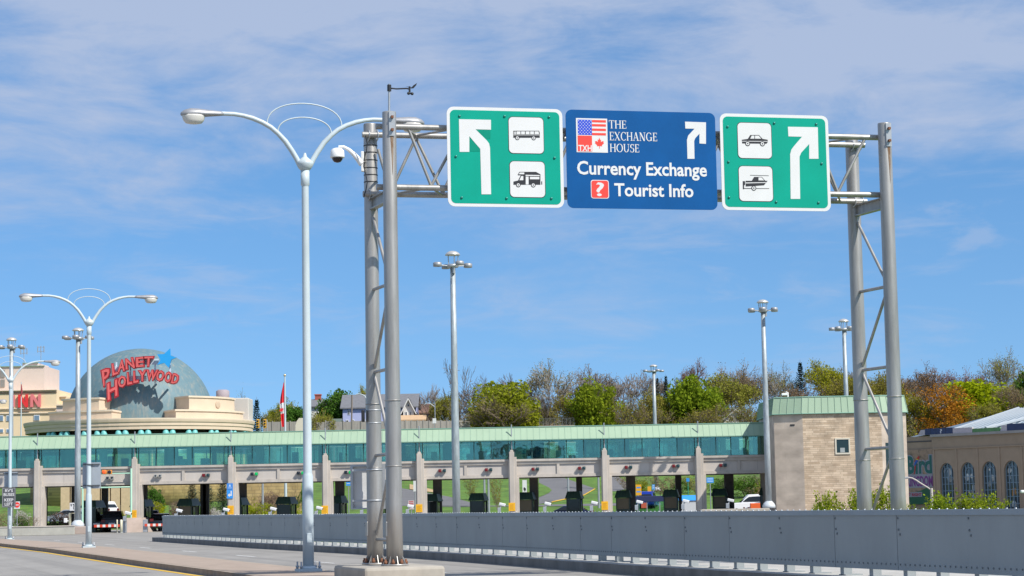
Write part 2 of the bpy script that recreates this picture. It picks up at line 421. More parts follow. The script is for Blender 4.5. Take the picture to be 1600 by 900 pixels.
# road sheet: everything left of the kerb, and the plaza in front of and under the toll building
road = MB()
poly = [(-160, -60, 0)] + [tuple(k) for k in reversed(K)] + [(K[0].x + 4, K[0].y + 3, 0), (60, 132, 0), (60, 199, 0), (-160, 199, 0)]
road.add(poly, [tuple(range(len(poly)))])
struct(road, 'road', asph)

# wear on the deck: traffic tracks, oil drips and a few long cracks
def road_wear(m):
    nt = m.node_tree; b = nt.nodes['Principled BSDF']; old = b.inputs['Base Color'].links[0].from_socket
    tc = nt.nodes.new('ShaderNodeTexCoord'); mp = nt.nodes.new('ShaderNodeMapping'); mp.inputs['Rotation'].default_value = (0, 0, -math.atan2(U.y, U.x))
    nt.links.new(tc.outputs['Object'], mp.inputs['Vector'])
    def layer(old, stretch, scale, lo, hi, col, det=6, amt=1.0):
        m2 = nt.nodes.new('ShaderNodeMapping'); m2.inputs['Scale'].default_value = stretch; nt.links.new(mp.outputs['Vector'], m2.inputs['Vector'])
        n = nt.nodes.new('ShaderNodeTexNoise'); n.inputs['Scale'].default_value = scale; n.inputs['Detail'].default_value = det; n.inputs['Roughness'].default_value = .65
        r = nt.nodes.new('ShaderNodeMapRange'); r.inputs['From Min'].default_value = lo; r.inputs['From Max'].default_value = hi; r.inputs['To Max'].default_value = amt
        mx = nt.nodes.new('ShaderNodeMix'); mx.data_type = 'RGBA'; mx.inputs['B'].default_value = (*col, 1)
        nt.links.new(m2.outputs['Vector'], n.inputs['Vector']); nt.links.new(n.outputs['Fac'], r.inputs['Value']); nt.links.new(r.outputs['Result'], mx.inputs['Factor']); nt.links.new(old, mx.inputs['A'])
        return mx.outputs['Result']
    o = layer(old, (.012, 1, 1), 1.1, .48, .66, (.185, .177, .165), 4, .75)
    o = layer(o, (.06, 1, 1), 3.5, .56, .70, (.21, .20, .19), 8, .7)
    o = layer(o, (.4, 1, 1), 1.2, .64, .74, (.14, .135, .13), 9, .8)
    o = layer(o, (.2, 1, 1), 8.0, .62, .70, (.38, .37, .35), 8, .6)
    nt.links.new(o, b.inputs['Base Color'])
road_wear(asph)
def ribbon(a, b, z0, z1, cap=True):
    """raised strip between polylines a and b: top at z1, sides down to z0"""
    mb = MB(); n = len(a)
    vs = [(p.x, p.y, z1) for p in a] + [(p.x, p.y, z1) for p in b] + [(p.x, p.y, z0) for p in a] + [(p.x, p.y, z0) for p in b]
    top = [(i, i + 1, n + i + 1, n + i) for i in range(n - 1)]
    sides = [(i, i + 1, 2 * n + i + 1, 2 * n + i) for i in range(n - 1)] + [(n + i, n + i + 1, 3 * n + i + 1, 3 * n + i) for i in range(n - 1)]
    sides += [(0, n, 3 * n, 2 * n), (n - 1, 2 * n - 1, 4 * n - 1, 3 * n - 1)]
    return mb, vs, top, sides
near = [on_z(x, y, .15) for x, y in ((0, 849), (78, 857.4), (222, 877), (332, 891))]
far = [on_z(x, y, .15) for x, y in ((0, 840), (146, 859.5), (400, 883), (460, 890))]
near = [near[0] + Vector((-14, 36, 0))] + near + [near[-1] - U * 34]
near = [Vector((p.x, p.y, 0)) for p in near]
def offs(poly, d): return [p + N * d for p in poly]
width = [3.0, 2.75, 2.5, 2.3, 2.2, 2.2]
far = [p + N * w for p, w in zip(near, width)]
mb, vs, top, sides = ribbon(near, far, 0, .15)
mb.add(vs, sides); struct(mb, 'median_kerb', kerb_side)
inn = [p + N * .16 for p in near]; inf = [p - N * .16 for p in far]
mb = MB(); n = len(near)
for A, B in ((near, inn), (inf, far)):
    mb.add([(p.x, p.y, .152) for p in A] + [(p.x, p.y, .152) for p in B], [(i, i + 1, n + i + 1, n + i) for i in range(n - 1)])
struct(mb, 'median_kerb_top', mat('kerb_top_stone', (.33, .27, .21), .9, noise=.2, scale=2.2, bump=.2))
mb = MB().add([(p.x, p.y, .155) for p in inn] + [(p.x, p.y, .155) for p in inf], [(i, i + 1, n + i + 1, n + i) for i in range(n - 1)])
struct(mb, 'median_pavement', med_top)
mb = MB(); A = [p - N * .12 for p in near]; B = [p - N * .30 for p in near]
mb.add([(p.x, p.y, .005) for p in A] + [(p.x, p.y, .005) for p in B], [(i, i + 1, n + i + 1, n + i) for i in range(n - 1)])
struct(mb, 'yellow_road_line', yellow_paint)
mb = MB()
P0 = on_z(384, 869, 0); P1 = on_z(505, 879, 0); du = (P1 - P0).normalized(); dn = Vector((du.y, -du.x, 0))
for k in range(-5, 3):
    q = P0 + du * 11.1 * k
    mb.add([(q + du * a + dn * b) + Vector((0, 0, .005)) for a, b in ((-1.6, -.06), (1.6, -.06), (1.6, .06), (-1.6, .06))], [(0, 1, 2, 3)])
struct(mb, 'white_road_dashes', white_paint)
# expansion joints and darker wheel tracks across the bridge deck
mb = MB()
for k in range(9):
    q = K[3] + U * (k * 9.0 - 30)
    mb.add([q + U * a - N * b + Vector((0, 0, .004)) for a, b in ((0, .1), (.07, .1), (.07, 7.2), (0, 7.2))], [(0, 1, 2, 3)])
struct(mb, 'road_joint_lines', mat('joint_tar', (.12, .12, .12), .9))

# bridge side: kerb and narrow ledge that carry the parapet
KF = [p.copy() for p in K]
mb, vs, top, sides = ribbon(KF, [p + N * 2.6 for p in KF], -.1, .21)
mb.add(vs, sides); struct(mb, 'bridge_kerb', mat('dark_kerb', (.17, .165, .155), .9, noise=.3, scale=1.5, bump=.3, stretch=(1, 1, .4)))
mb, vs, top, sides = ribbon(KF, [p + N * 2.6 for p in KF], -.1, .212)
mb.add(vs, top); struct(mb, 'bridge_ledge', mat('pale_ledge', (.40, .39, .365), .9, noise=.2, scale=2))

# ------------------------------------------------------------------ steel parapet
par_m = mat('slate_grey_paint', (.275, .30, .305), .55, noise=.09, scale=.9, bump=.02, stretch=(1, 1, .5), detail=10)
rail_m = mat('slate_grey_rail', (.26, .30, .33), .5, noise=.08, scale=1.5)
seam_m = mat('dark_seam', (.15, .17, .18), .7)
par = thing('bridge_parapet', 'long slate grey steel plate parapet with bolted panels along the bridge kerb', 'parapet', (K[3].x + N.x * .5, K[3].y + N.y * .5, .21))
PA = [p + N * .5 for p in K]
L = [0.0]
for i in range(len(PA) - 1): L.append(L[-1] + (PA[i + 1] - PA[i]).length)
def pat(s):
    for i in range(len(PA) - 1):
        if s <= L[i + 1] or i == len(PA) - 2:
            d = (PA[i + 1] - PA[i]).normalized(); return PA[i] + d * (s - L[i]), d
s_end = L[-2] + 26
# phase the seams on the one seen at photo x = 1305
s_seam = L[-2] + (PA[-2] - on_plane(1305, 850, PA[-2], N)).dot(U)
PL = 2.33
ph = s_seam % PL
s0 = 0.35; k = 0; marks = [s0]
s = ph
while s < s_end:
    if s > s0 + .4: marks.append(s)
    s += PL
ZB, ZT = .35, 1.27
for ki, (a, b) in enumerate(zip(marks[:-1], marks[1:])):
    pa, d = pat(a + (.009 if ki % 3 != 1 else .0005)); pb, _ = pat(b - (.009 if ki % 3 != 0 else .0005)); c = (pa + pb) / 2; rz = math.atan2((pb - pa).y, (pb - pa).x)
    pan = MB().box((c.x, c.y, (ZB + ZT) / 2), ((pb - pa).length, .014, ZT - ZB), rz).build('panel', par_m, par)
    # bolt rows: one low, a pair of clip bolts on each side
    mb = MB(); ln = (pb - pa).length; n = 14; dn = Vector((-.95, -.31, 0)); dd = (pb - pa).normalized(); out = Vector((dd.y, -dd.x, 0))
    if out.dot(dn) < 0: out = -out
    for i in range(n):
        q = pa + dd * (.08 + (ln - .16) * i / (n - 1)) + out * .011
        mb.box((q.x, q.y, ZB + .10), (.022, .016, .03), rz)
    for off, z in ((.06, 1.03), (.10, .95), (.04, ZT - .05)):
        q = pa + dd * off + out * .011; mb.box((q.x, q.y, z), (.03, .02, .035), rz)
    mb.build('rivets', seam_m, pan)
    if ki % 3 != 0: MB().box((pb.x + dd.x * .009 - out.x * .012, pb.y + dd.y * .009 - out.y * .012, (ZB + ZT) / 2), (.035, .008, ZT - ZB - .02), rz).build('seam_strip', seam_m, par)
    # bracket feet between ledge and panel
    for q in (pa + dd * .15, pa + dd * (ln / 2 + .1)):
        w = q - out * .12
        MB().box((w.x, w.y, .30), (.14, .16, .18), rz).box((w.x - out.x * .09, w.y - out.y * .09, .22), (.26, .34, .022), rz).build('bracket_foot', par_m, par)
for i in range(len(PA) - 1):
    pa, pb = PA[i], PA[i + 1]
    if i == 0: pa = pat(s0)[0]
    if i == len(PA) - 2: pb = pat(s_end)[0]
    d = (pb - pa).normalized(); c = (pa + pb) / 2; rz = math.atan2(d.y, d.x); out = Vector((d.y, -d.x, 0)); out = out if out.x < 0 else -out
    r = MB().box((c.x - out.x * .05, c.y - out.y * .05, ZT + .045), ((pb - pa).length, .16, .09), rz).build('top_rail', rail_m, par)
mb = MB(); s = s0 + .1
while s < s_end:
    p, d = pat(s); mb.lathe([(.017, 0), (.017, .012), (.009, .018)], 6, (p.x + N.x * .05, p.y + N.y * .05, ZT + .09)); s += .26
b = mb.build('bolt_heads', mat('bright_bolt', (.6, .62, .64), .3, .7), par); b['kind'] = 'stuff'

# ------------------------------------------------------------------ twin arm street lamps
def make_lamp():
    k = .01456; c = .956
    t = thing('street_lamp', 'tall pale blue twin arm street lamp nearest the sign gantry, bolted to the median end', 'street lamp', (0, 0, 0), 0, 'twin arm street lamps on the median')
    H = LAMP_H
    MB().lathe([(.128, .1), (.126, 1.2), (.122, 2.15), (.105, 2.2), (.10, 2.23), (.082, H - .55), (.082, H - .52), (.102, H - .50), (.102, H - .16)], 20).build('pole', lamp_paint, t)
    MB().lathe([(.10, H - .16), (.15, H - .11), (.195, H - .02), (.19, H + .03), (.12, H + .10), (.05, H + .16), (.028, H + .24), (.02, H + .25)], 20).build('hub', lamp_paint, t)
    MB().box((0, 0, .03), (.52, .52, .06)).lathe([(.2, .06), (.18, .09), (.135, .12)], 18).build('base_plate', lamp_paint, t)
    for sx in (-1, 1):
        for sy in (-1, 1):
            MB().lathe([(.03, 0), (.03, .05), (.02, .055), (.02, .16)], 8, (sx * .21, sy * .21, .06)).lathe([(.04, .03), (.04, .07)], 6, (sx * .21, sy * .21, .06)).build('anchor_bolt', galv, t)
    MB().rbox((0, -.128, .75), (.12, .03, .22), 0, .012).build('hand_hole_cover', lamp_paint, t)
    for s in (-1, 1):
        pts = [(-8, -3), (-13, 8), (-20, 20), (-30, 35), (-41, 47), (-52, 56.5), (-65, 64), (-80, 70), (-94, 73.6), (-108, 75.5), (-128, 75.5)]
        P = [(s * -1 * p[0] * k / c, 0, H + p[1] * k) for p in pts]
        MB().tube(P, [.062] * 4 + [.056] * 4 + [.05] * 3, 12).build('arm', lamp_paint, t)
        # cobra head: oval housing with a lens bowl
        prof = [(0, .05, .055), (.10, .075, .075), (.35, .11, .10), (.58, .165, .13), (.77, .175, .14), (.91, .13, .10), (.98, .05, .045), (.99, .01, .01)]
        x0 = 124 * k / c; vs = []; fs = []; sg = 14
        for d, ry, rzz in prof:
            for i in range(sg):
                a = 2 * PI * i / sg; ca, sa = math.cos(a), math.sin(a)
                vs.append((s * (x0 + d), ca * ry, H + 74.5 * k + (sa * rzz if sa > 0 else sa * rzz * .55) - .04 * d))
        for j in range(len(prof) - 1):
            for i in range(sg): fs.append((j * sg + i, j * sg + (i + 1) % sg, (j + 1) * sg + (i + 1) % sg, (j + 1) * sg + i))
        fs += [tuple(range(sg)), tuple((len(prof) - 1) * sg + i for i in range(sg))]
        hd = MB().add(vs, fs, True).build('lamp_head', lamp_head, t)
        MB().lathe([(.07, -.23), (.12, -.215), (.155, -.15), (.172, -.06), (.175, -.03)], 18, (0, 0, 0), Matrix.Translation((s * (x0 + .69), 0, H + 74.5 * k - .02)) @ Matrix.Diagonal((1.55, 1, 1, 1))).build('lens', lens_m, hd)
    for hw, ze, zt in ((58, 60, 97), (41.5, 48, 74.5)):
        P = []
        for i in range(19):
            a = PI * i / 18; P.append((hw * k / c * math.cos(a), 0, H + (ze + (zt - ze) * math.sin(a) ** .8) * k))
        MB().tube(P, .016, 6).build('tie_hoop', lamp_paint, t)
    return t
LP1 = on_z(482, 893, .15)
LAMP_H = at(482, 256, LP1.y).z - .15
lamp = make_lamp()
ANG = math.atan2(N.y, N.x)
def place(o, loc, rz=0.0, label=None):
    o.location = loc; o.rotation_euler = (0, 0, rz)
    if label: o['label'] = label
    return o
place(lamp, (LP1.x, LP1.y, .155), ANG)
for (px, D, z, lab) in ((138.5, 88.0, .155, 'twin arm street lamp in front of the dome with a blank grey sign'),
                        (15, 124.0, .10, 'small twin arm street lamp carrying the bus and RV lane sign'),
                        (-50, 164, .0, 'far twin arm street lamp of which only one head reaches into view beside the hotel')):
    p = at(px, 850 if px > 0 else 840, D)
    place(copy_tree(lamp), (p.x, p.y, z), ANG, lab)
# ------------------------------------------------------------------ sign gantry
FL = at(617, 884, 42.0); RL = at(586.5, 882, 43.3); FR = at(1403.8, 795, 44.4); RR = at(1351, 795, 45.7)
ZP = FL.z; ZTOP = at(608, 175, 42).z
for p in (FL, RL, FR, RR): p.z = 0
E1 = (FR - FL).normalized(); E2 = ((RL - FL) + (RR - FR)) / 2; T2 = E2.length; E2 = E2.normalized()
NS = Vector((E1.y, -E1.x, 0))                       # out of the sign faces, to the viewer
gan = thing('sign_gantry', 'brushed grey steel tube gantry spanning the road and carrying three big signs', 'gantry', (FL.x, FL.y, ZP))
def leg(p, zb, zt, name='leg'):
    l = MB().lathe([(.168, zb + .05), (.16, zb + 1.2), (.158, zb + 2.6), (.150, zb + 3.3), (.146, zb + 5), (.140, zt - .02), (.134, zt)], 28, (p.x, p.y, 0)).build(name, steel, gan)
    m = MB()
    for z in (zb + 3.25, zb + 1.95): m.lathe([(.164, z), (.17, z + .01), (.164, z + .02)], 28, (p.x, p.y, 0))
    m.build('joint_ring', steel, l)
    m = MB().lathe([(.27, zb), (.27, zb + .035)], 24, (p.x, p.y, 0))
    for k in range(8):
        a = k * PI / 4 + .3; d = Vector((math.cos(a), math.sin(a), 0)); q = p + d * .215
        m.add([p + d * .16 + Vector((0, 0, zb + .035)), p + d * .25 + Vector((0, 0, zb + .035)), p + d * .16 + Vector((0, 0, zb + .20)), ] +
              [p + d * .16 + Vector((-d.y * .012, d.x * .012, zb + .035)), p + d * .25 + Vector((-d.y * .012, d.x * .012, zb + .035)), p + d * .16 + Vector((-d.y * .012, d.x * .012, zb + .20))],
              [(0, 1, 2), (5, 4, 3), (0, 3, 4, 1), (1, 4, 5, 2), (2, 5, 3, 0)])
    m.build('base_flange', steel, l)
    m = MB()
    for k in range(8):
        a = k * PI / 4 + .3 + PI / 8; q = p + Vector((math.cos(a), math.sin(a), 0)) * .225
        m.lathe([(.035, zb + .035), (.035, zb + .09), (.02, zb + .095), (.02, zb + .13)], 6, (q.x, q.y, 0))
    m.build('anchor_bolts', rust, l)
    if p.x < 0: MB().rbox((p.x - .155, p.y - .03, zb + .72), (.05, .14, .30), ANG, .015).build('hand_hole_cover', steel, l)
    return l
z0 = .42
for p, zb, zt in ((FL, ZP, ZTOP), (RL, ZP, ZTOP), (FR, z0, ZTOP + .01), (RR, z0, ZTOP)):
    leg(p, zb, zt)
# chords
Pf = FL + E2 * .21; Pr = FL + E2 * (T2 - .21)
def gp(P, px, py): return on_plane(px, py, P, NS)
zfu = (gp(Pf, 650, 197.5).z + gp(Pf, 1340, 213.5).z) / 2; zfl = (gp(Pf, 650, 293).z + gp(Pf, 1340, 303).z) / 2
zru = (gp(Pr, 650, 213).z + gp(Pr, 1340, 227.7).z) / 2; zrl = (gp(Pr, 650, 305.5).z + gp(Pr, 1340, 314.5).z) / 2
zu = (zfu + zru) / 2; zl = (zfl + zrl) / 2
def s_of(P, px, py): return (gp(P, px, py) - P).dot(E1)
fa, fb = s_of(Pf, 587, 197), (FR - FL).length + .02
ra, rb = s_of(Pr, 566, 212), s_of(Pr, 1350.6, 227)
def V(P, s, z): q = P + E1 * s; return Vector((q.x, q.y, z))
for P, a, b in ((Pf, fa, fb), (Pr, ra, rb)):
    for z in (zu, zl):
        MB().tube([V(P, a, z), V(P, b, z)], .061, 14).build('chord', steel, gan)
# lacing: alternate diagonals on the two faces, top and bottom
sA = s_of(Pf, 632, 290); nb = 9; step = (s_of(Pf, 1347, 300) - sA) / nb
for i in range(nb):
    a, b = sA + i * step, sA + (i + 1) * step; m = (a + b) / 2
    MB().tube([V(Pf, a + .1, zu - .04), V(Pf, m, zl + .04)], .031, 8).tube([V(Pf, m, zl + .04), V(Pf, b + .1, zu - .04)], .031, 8).build('diagonal_brace', steel, gan)
    MB().tube([V(Pr, a, zl + .04), V(Pr, m, zu - .04)], .031, 8).tube([V(Pr, m, zu - .04), V(Pr, b, zl + .04)], .031, 8).build('diagonal_brace', steel, gan)
    MB().tube([V(Pf, a, zu), V(Pr, m, zu)], .026, 8).tube([V(Pr, m, zu), V(Pf, b, zu)], .026, 8).build('lacing_bar', steel, gan)
    MB().tube([V(Pr, a, zl), V(Pf, m, zl)], .026, 8).tube([V(Pf, m, zl), V(Pr, b, zl)], .026, 8).build('lacing_bar', steel, gan)
MB().tube([V(Pr, sA - .25, zu - .3), V(Pr, sA, zl + .04)], .031, 8).build('diagonal_brace', steel, gan)
# cross beams and ladder bracing of the two towers
for a, b in ((FL, RL), (FR, RR)):
    d = (b - a).normalized(); c = (a + b) / 2; rz = math.atan2(d.y, d.x); ln = (b - a).length - .26
    m = MB()
    for dz, sy, sz in ((0, .02, .20), (.11, .14, .022), (-.11, .14, .022)): m.box((c.x, c.y, zl - .19 + dz), (ln, sy, sz), rz)
    m.build('cross_beam', steel, gan)
    lv = [zl - .36, 6.02, 4.32, 2.62, .92]
    for i, z in enumerate(lv[1:]):
        MB().tube([a + d * .13 + Vector((0, 0, z)), b - d * .13 + Vector((0, 0, z))], .036, 8).build('rung', steel, gan)
    for i in range(4):
        z1, z2 = lv[i] - .10, lv[i + 1] + .10
        p, q = (b - d * .14, a + d * .14) if i % 2 == 0 else (a + d * .14, b - d * .14)
        MB().tube([p + Vector((0, 0, z1)), q + Vector((0, 0, z2))], .034, 8).build('diagonal_brace', steel, gan)
# u-bolt clamps that hold the chords on the legs, and plates on the front legs
for p in (RL, RR):
    for z in (zu, zl):
        q = p - E2 * .14; m = MB()
        for s in (-.09, .09):
            w = q + E1 * s; m.tube([w + Vector((0, 0, z + .09)), w - E2 * .09 + Vector((0, 0, z + .085)), w - E2 * .14 + Vector((0, 0, z)), w - E2 * .09 + Vector((0, 0, z - .09)), w + Vector((0, 0, z - .12))], .013, 6)
        m.build('pipe_clamp', galv, gan)
for p in (FL, FR):
    q = p + NS * .142 + E1 * .03
    M = plane_M((q.x, q.y, zu), E1)
    pl = MB().box((0, 0, .01), (.12, .5, .02), 0, M).build('clamp_plate', galv, gan)
    sg = rust_streak_mat('rust_run', (.27, .20, .145), (.16, .08, .035), .5, 9, (1, 1, .2), .7)
    MB().prism([(-.035, -.255), (.03, -.255), (.022, -.62), (.004, -1.05), (-.012, -.70)], M @ Matrix.Translation((0, 0, .001)), .002).build('rust_run', sg, pl)
    MB().box((0, .13, .05), (.05, .05, .06), 0, M).box((0, -.13, .05), (.05, .05, .06), 0, M).build('clamp_nuts', rust, pl)

# concrete pedestals
def pedestal(c, size, h, lab):
    m = MB().rbox((c.x, c.y, (h - .2) / 2), (size[0], size[1], h + .2), ANG, .06)
    return solo(m, 'concrete_pedestal', conc, lab, 'pedestal', (c.x, c.y, 0))
PC = on_z(570, 887.5, ZP) + N * .80 + U * 1.3; PC.z = 0
pedestal(PC, (1.62, 2.6), ZP, 'rough concrete block on the median under the left pair of gantry legs')
pc2 = (FR + RR) / 2
pedestal(pc2, (1.6, 2.6), .42, 'concrete block behind the parapet under the gantry legs on that side')

# ------------------------------------------------------------------ the three overhead signs
SP = FL + NS * .02
def sign_frame(tl, tr, br, bl):
    q = [on_plane(x, y, SP, NS) for x, y in (tl, tr, br, bl)]
    s = [(p - SP).dot(E1) for p in q]
    s0, s1 = (s[0] + s[3]) / 2, (s[1] + s[2]) / 2; zt = (q[0].z + q[1].z) / 2; zb = (q[2].z + q[3].z) / 2
    o = SP + E1 * s0; M = plane_M((o.x, o.y, zb), E1); Mi = M.inverted()
    def uv(px, py):
        p = Mi @ on_plane(px, py, SP, NS); return (p.x, p.y)
    return M, s1 - s0, zt - zb, uv
CA = lambda x, y: (680 + x / 4.7375, 150 + y / 4.7375)      # crop A -> photo
CB = lambda x, y: (980 + x / 3.636, 150 + y / 3.636)        # crop B -> photo
CE = lambda x, y: (895 + x / 11.43, 180 + y / 11.43)        # emblem crop -> photo
def sign_back(mb, M, w, h):
    for v in (h * .2, h * .8): mb.box((w / 2, v, -.06), (w * .98, .08, .06), 0, M)
    for f in (.1, .5, .9): mb.box((w * f, h / 2, -.10), (.07, h * .94, .04), 0, M)
    return mb
def picto(uv, conv, black, white, parent, M, wheels=()):
    m = MB()
    for p in black: m.prism([uv(*conv(*q)) for q in p], M, .0125)
    for x, y, r in wheels: c = uv(*conv(x, y)); rr = abs(uv(*conv(x + r, y))[0] - c[0]); m.prism(disc(c[0], c[1], rr, 18), M, .0145)
    o = m.build('pictogram', sign_black, parent)
    m = MB()
    for p in white: m.prism([uv(*conv(*q)) for q in p], M, .0137)
    for x, y, r in wheels: c = uv(*conv(x, y)); rr = abs(uv(*conv(x + r, y))[0] - c[0]); m.prism(disc(c[0], c[1], rr * .68, 18), M, .0157)
    m.build('pictogram_print', sign_white, parent)
    m = MB()
    for x, y, r in wheels: c = uv(*conv(x, y)); rr = abs(uv(*conv(x + r, y))[0] - c[0]); m.prism(disc(c[0], c[1], rr * .3, 12), M, .0165)
    if wheels: m.build('pictogram_hub', sign_black, parent)
def green_sign(corners, conv, label, arrow, plates, patches, bolts):
    M, w, h, uv = sign_frame(*corners)
    t = thing('road_sign', label, 'sign', M.to_translation())
    MB().prism(rrect(0, 0, w, h, .14), M @ Matrix.Translation((0, 0, -.02)), .02).build('border', sign_white, t)
    MB().prism(rrect(.065, .065, w - .065, h - .065, .10), M, .004).build('face', sign_green, t)
    sign_back(MB(), M, w, h).build('back_frame', galv, t)
    MB().prism([uv(*conv(*q)) for q in arrow], M, .0095).build('arrow', sign_white, t)
    m = MB()
    for p in patches: m.prism([uv(*conv(*q)) for q in p], M, .0065)
    m.build('patch', patch_green, t)
    for (x0, y0, x1, y1), kind in plates:
        a, b = uv(*conv(x0, y1)), uv(*conv(x1, y0)); pw, phh = b[0] - a[0], b[1] - a[1]
        ed = MB().prism(rrect(a[0] - .012, a[1] - .012, b[0] + .012, b[1] + .012, .09), M, .007).build('plate_edge', sign_black, t)
        pl = MB().prism(rrect(a[0], a[1], b[0], b[1], .085), M, .0105).build('pictogram_plate', sign_white, t)
        kind(uv, conv, pl, M)
    for x, y in bolts:
        c = uv(*conv(x, y)); MB().lathe([(.026, .004), (.026, .02), (.012, .03)], 8, (0, 0, 0), M @ Matrix.Translation((c[0], c[1], 0))).build('bolt', mat('sign_bolt', (.05, .26, .22), .4, .5), t)
    return t
def bus(uv, cv, pl, M):
    bl = [[(577, 258), (768, 258), (773, 275), (773, 310), (577, 310)]]
    wh = [[(x, 263), (x + 28, 263), (x + 28, 284), (x, 284)] for x in (602, 635, 669, 702)] + [[(735, 263), (764, 263), (768, 284), (735, 284)], [(581, 264), (587, 264), (587, 285), (581, 285)], [(591, 264), (598, 264), (598, 285), (591, 285)], [(577, 288), (773, 288), (773, 291), (577, 291)]]
    picto(uv, cv, bl, wh, pl, M, ((607, 311, 16), (728, 312, 16)))
def camper(uv, cv, pl, M):
    bl = [[(610, 582), (622, 562), (745, 562), (778, 580), (778, 658), (578, 658), (578, 634), (612, 626), (632, 588), (612, 588)], [(784, 632), (791, 632), (791, 656), (784, 656)]]
    wh = [[(616, 580), (626, 567), (658, 567), (658, 580)], [(622, 624), (636, 593), (651, 593), (651, 624)], [(668, 584), (772, 586), (772, 594), (668, 592)], [(669, 597), (690, 597), (690, 656), (669, 656)], [(700, 599), (770, 600), (770, 617), (700, 617)]]
    picto(uv, cv, bl, wh, pl, M, ((614, 659, 17), (725, 660, 17)))
def saloon(uv, cv, pl, M):
    bl = [[(650, 249), (684, 244), (698, 222), (748, 222), (768, 244), (797, 249), (798, 262), (790, 272), (652, 270)]]
    wh = [[(706, 226), (721, 226), (721, 243), (698, 243)], [(725, 226), (746, 226), (760, 243), (725, 243)], [(651, 256), (797, 257), (797, 260), (651, 259)]]
    picto(uv, cv, bl, wh, pl, M, ((683, 271, 14), (767, 272, 14)))
def boat(uv, cv, pl, M):
    bl = [[(672, 482), (797, 482), (776, 508), (672, 515)], [(706, 483), (720, 460), (742, 460), (742, 483)], [(742, 460), (764, 460), (784, 483), (742, 483)], [(697, 449), (803, 452), (803, 455), (697, 452)], [(655, 484), (669, 484), (669, 506), (663, 508), (663, 530), (656, 530)], [(663, 524), (806, 525), (806, 528), (663, 528)]]
    wh = [[(745, 463), (762, 463), (777, 480), (745, 480)], [(672, 492), (788, 490), (785, 494), (672, 497)]]
    picto(uv, cv, bl, wh, pl, M, ((718, 524, 14),))
green_sign(((697, 167), (878, 170), (882, 324.5), (701, 322.5)), CA, 'green overhead sign with bus and camper pictograms beside a bent arrow, nearest the street lamp', 
           [(175, 172), (412, 177), (412, 250), (298, 247), (380, 328), (398, 352), (405, 385), (413, 728), (342, 728), (333, 392), (252, 298), (252, 414), (180, 414)],
           (((547, 162, 798, 422), bus), ((556, 488, 808, 747), camper)),
           ([(306, 253), (408, 253), (408, 318), (380, 318)], [(255, 306), (328, 388), (330, 412), (255, 412)]),
           ((180, 148), (513, 150), (842, 156), (153, 447), (883, 458), (196, 752), (528, 757), (860, 758)))
green_sign(((1125, 177), (1294, 181), (1298, 330), (1128, 328)), CB, 'green overhead sign with car and boat trailer pictograms beside a bent arrow',
           [(912, 175), (1082, 178), (1086, 357), (1033, 357), (1033, 273), (988, 322), (978, 345), (982, 585), (928, 585), (925, 330), (932, 305), (945, 287), (992, 232), (915, 230)],
           (((631, 156, 815, 352), saloon), ((638, 402, 822, 596), boat)), (),
           ((570, 174), (835, 154), (1073, 160), (575, 374), (1104, 384), (578, 576), (846, 602), (1086, 606)))

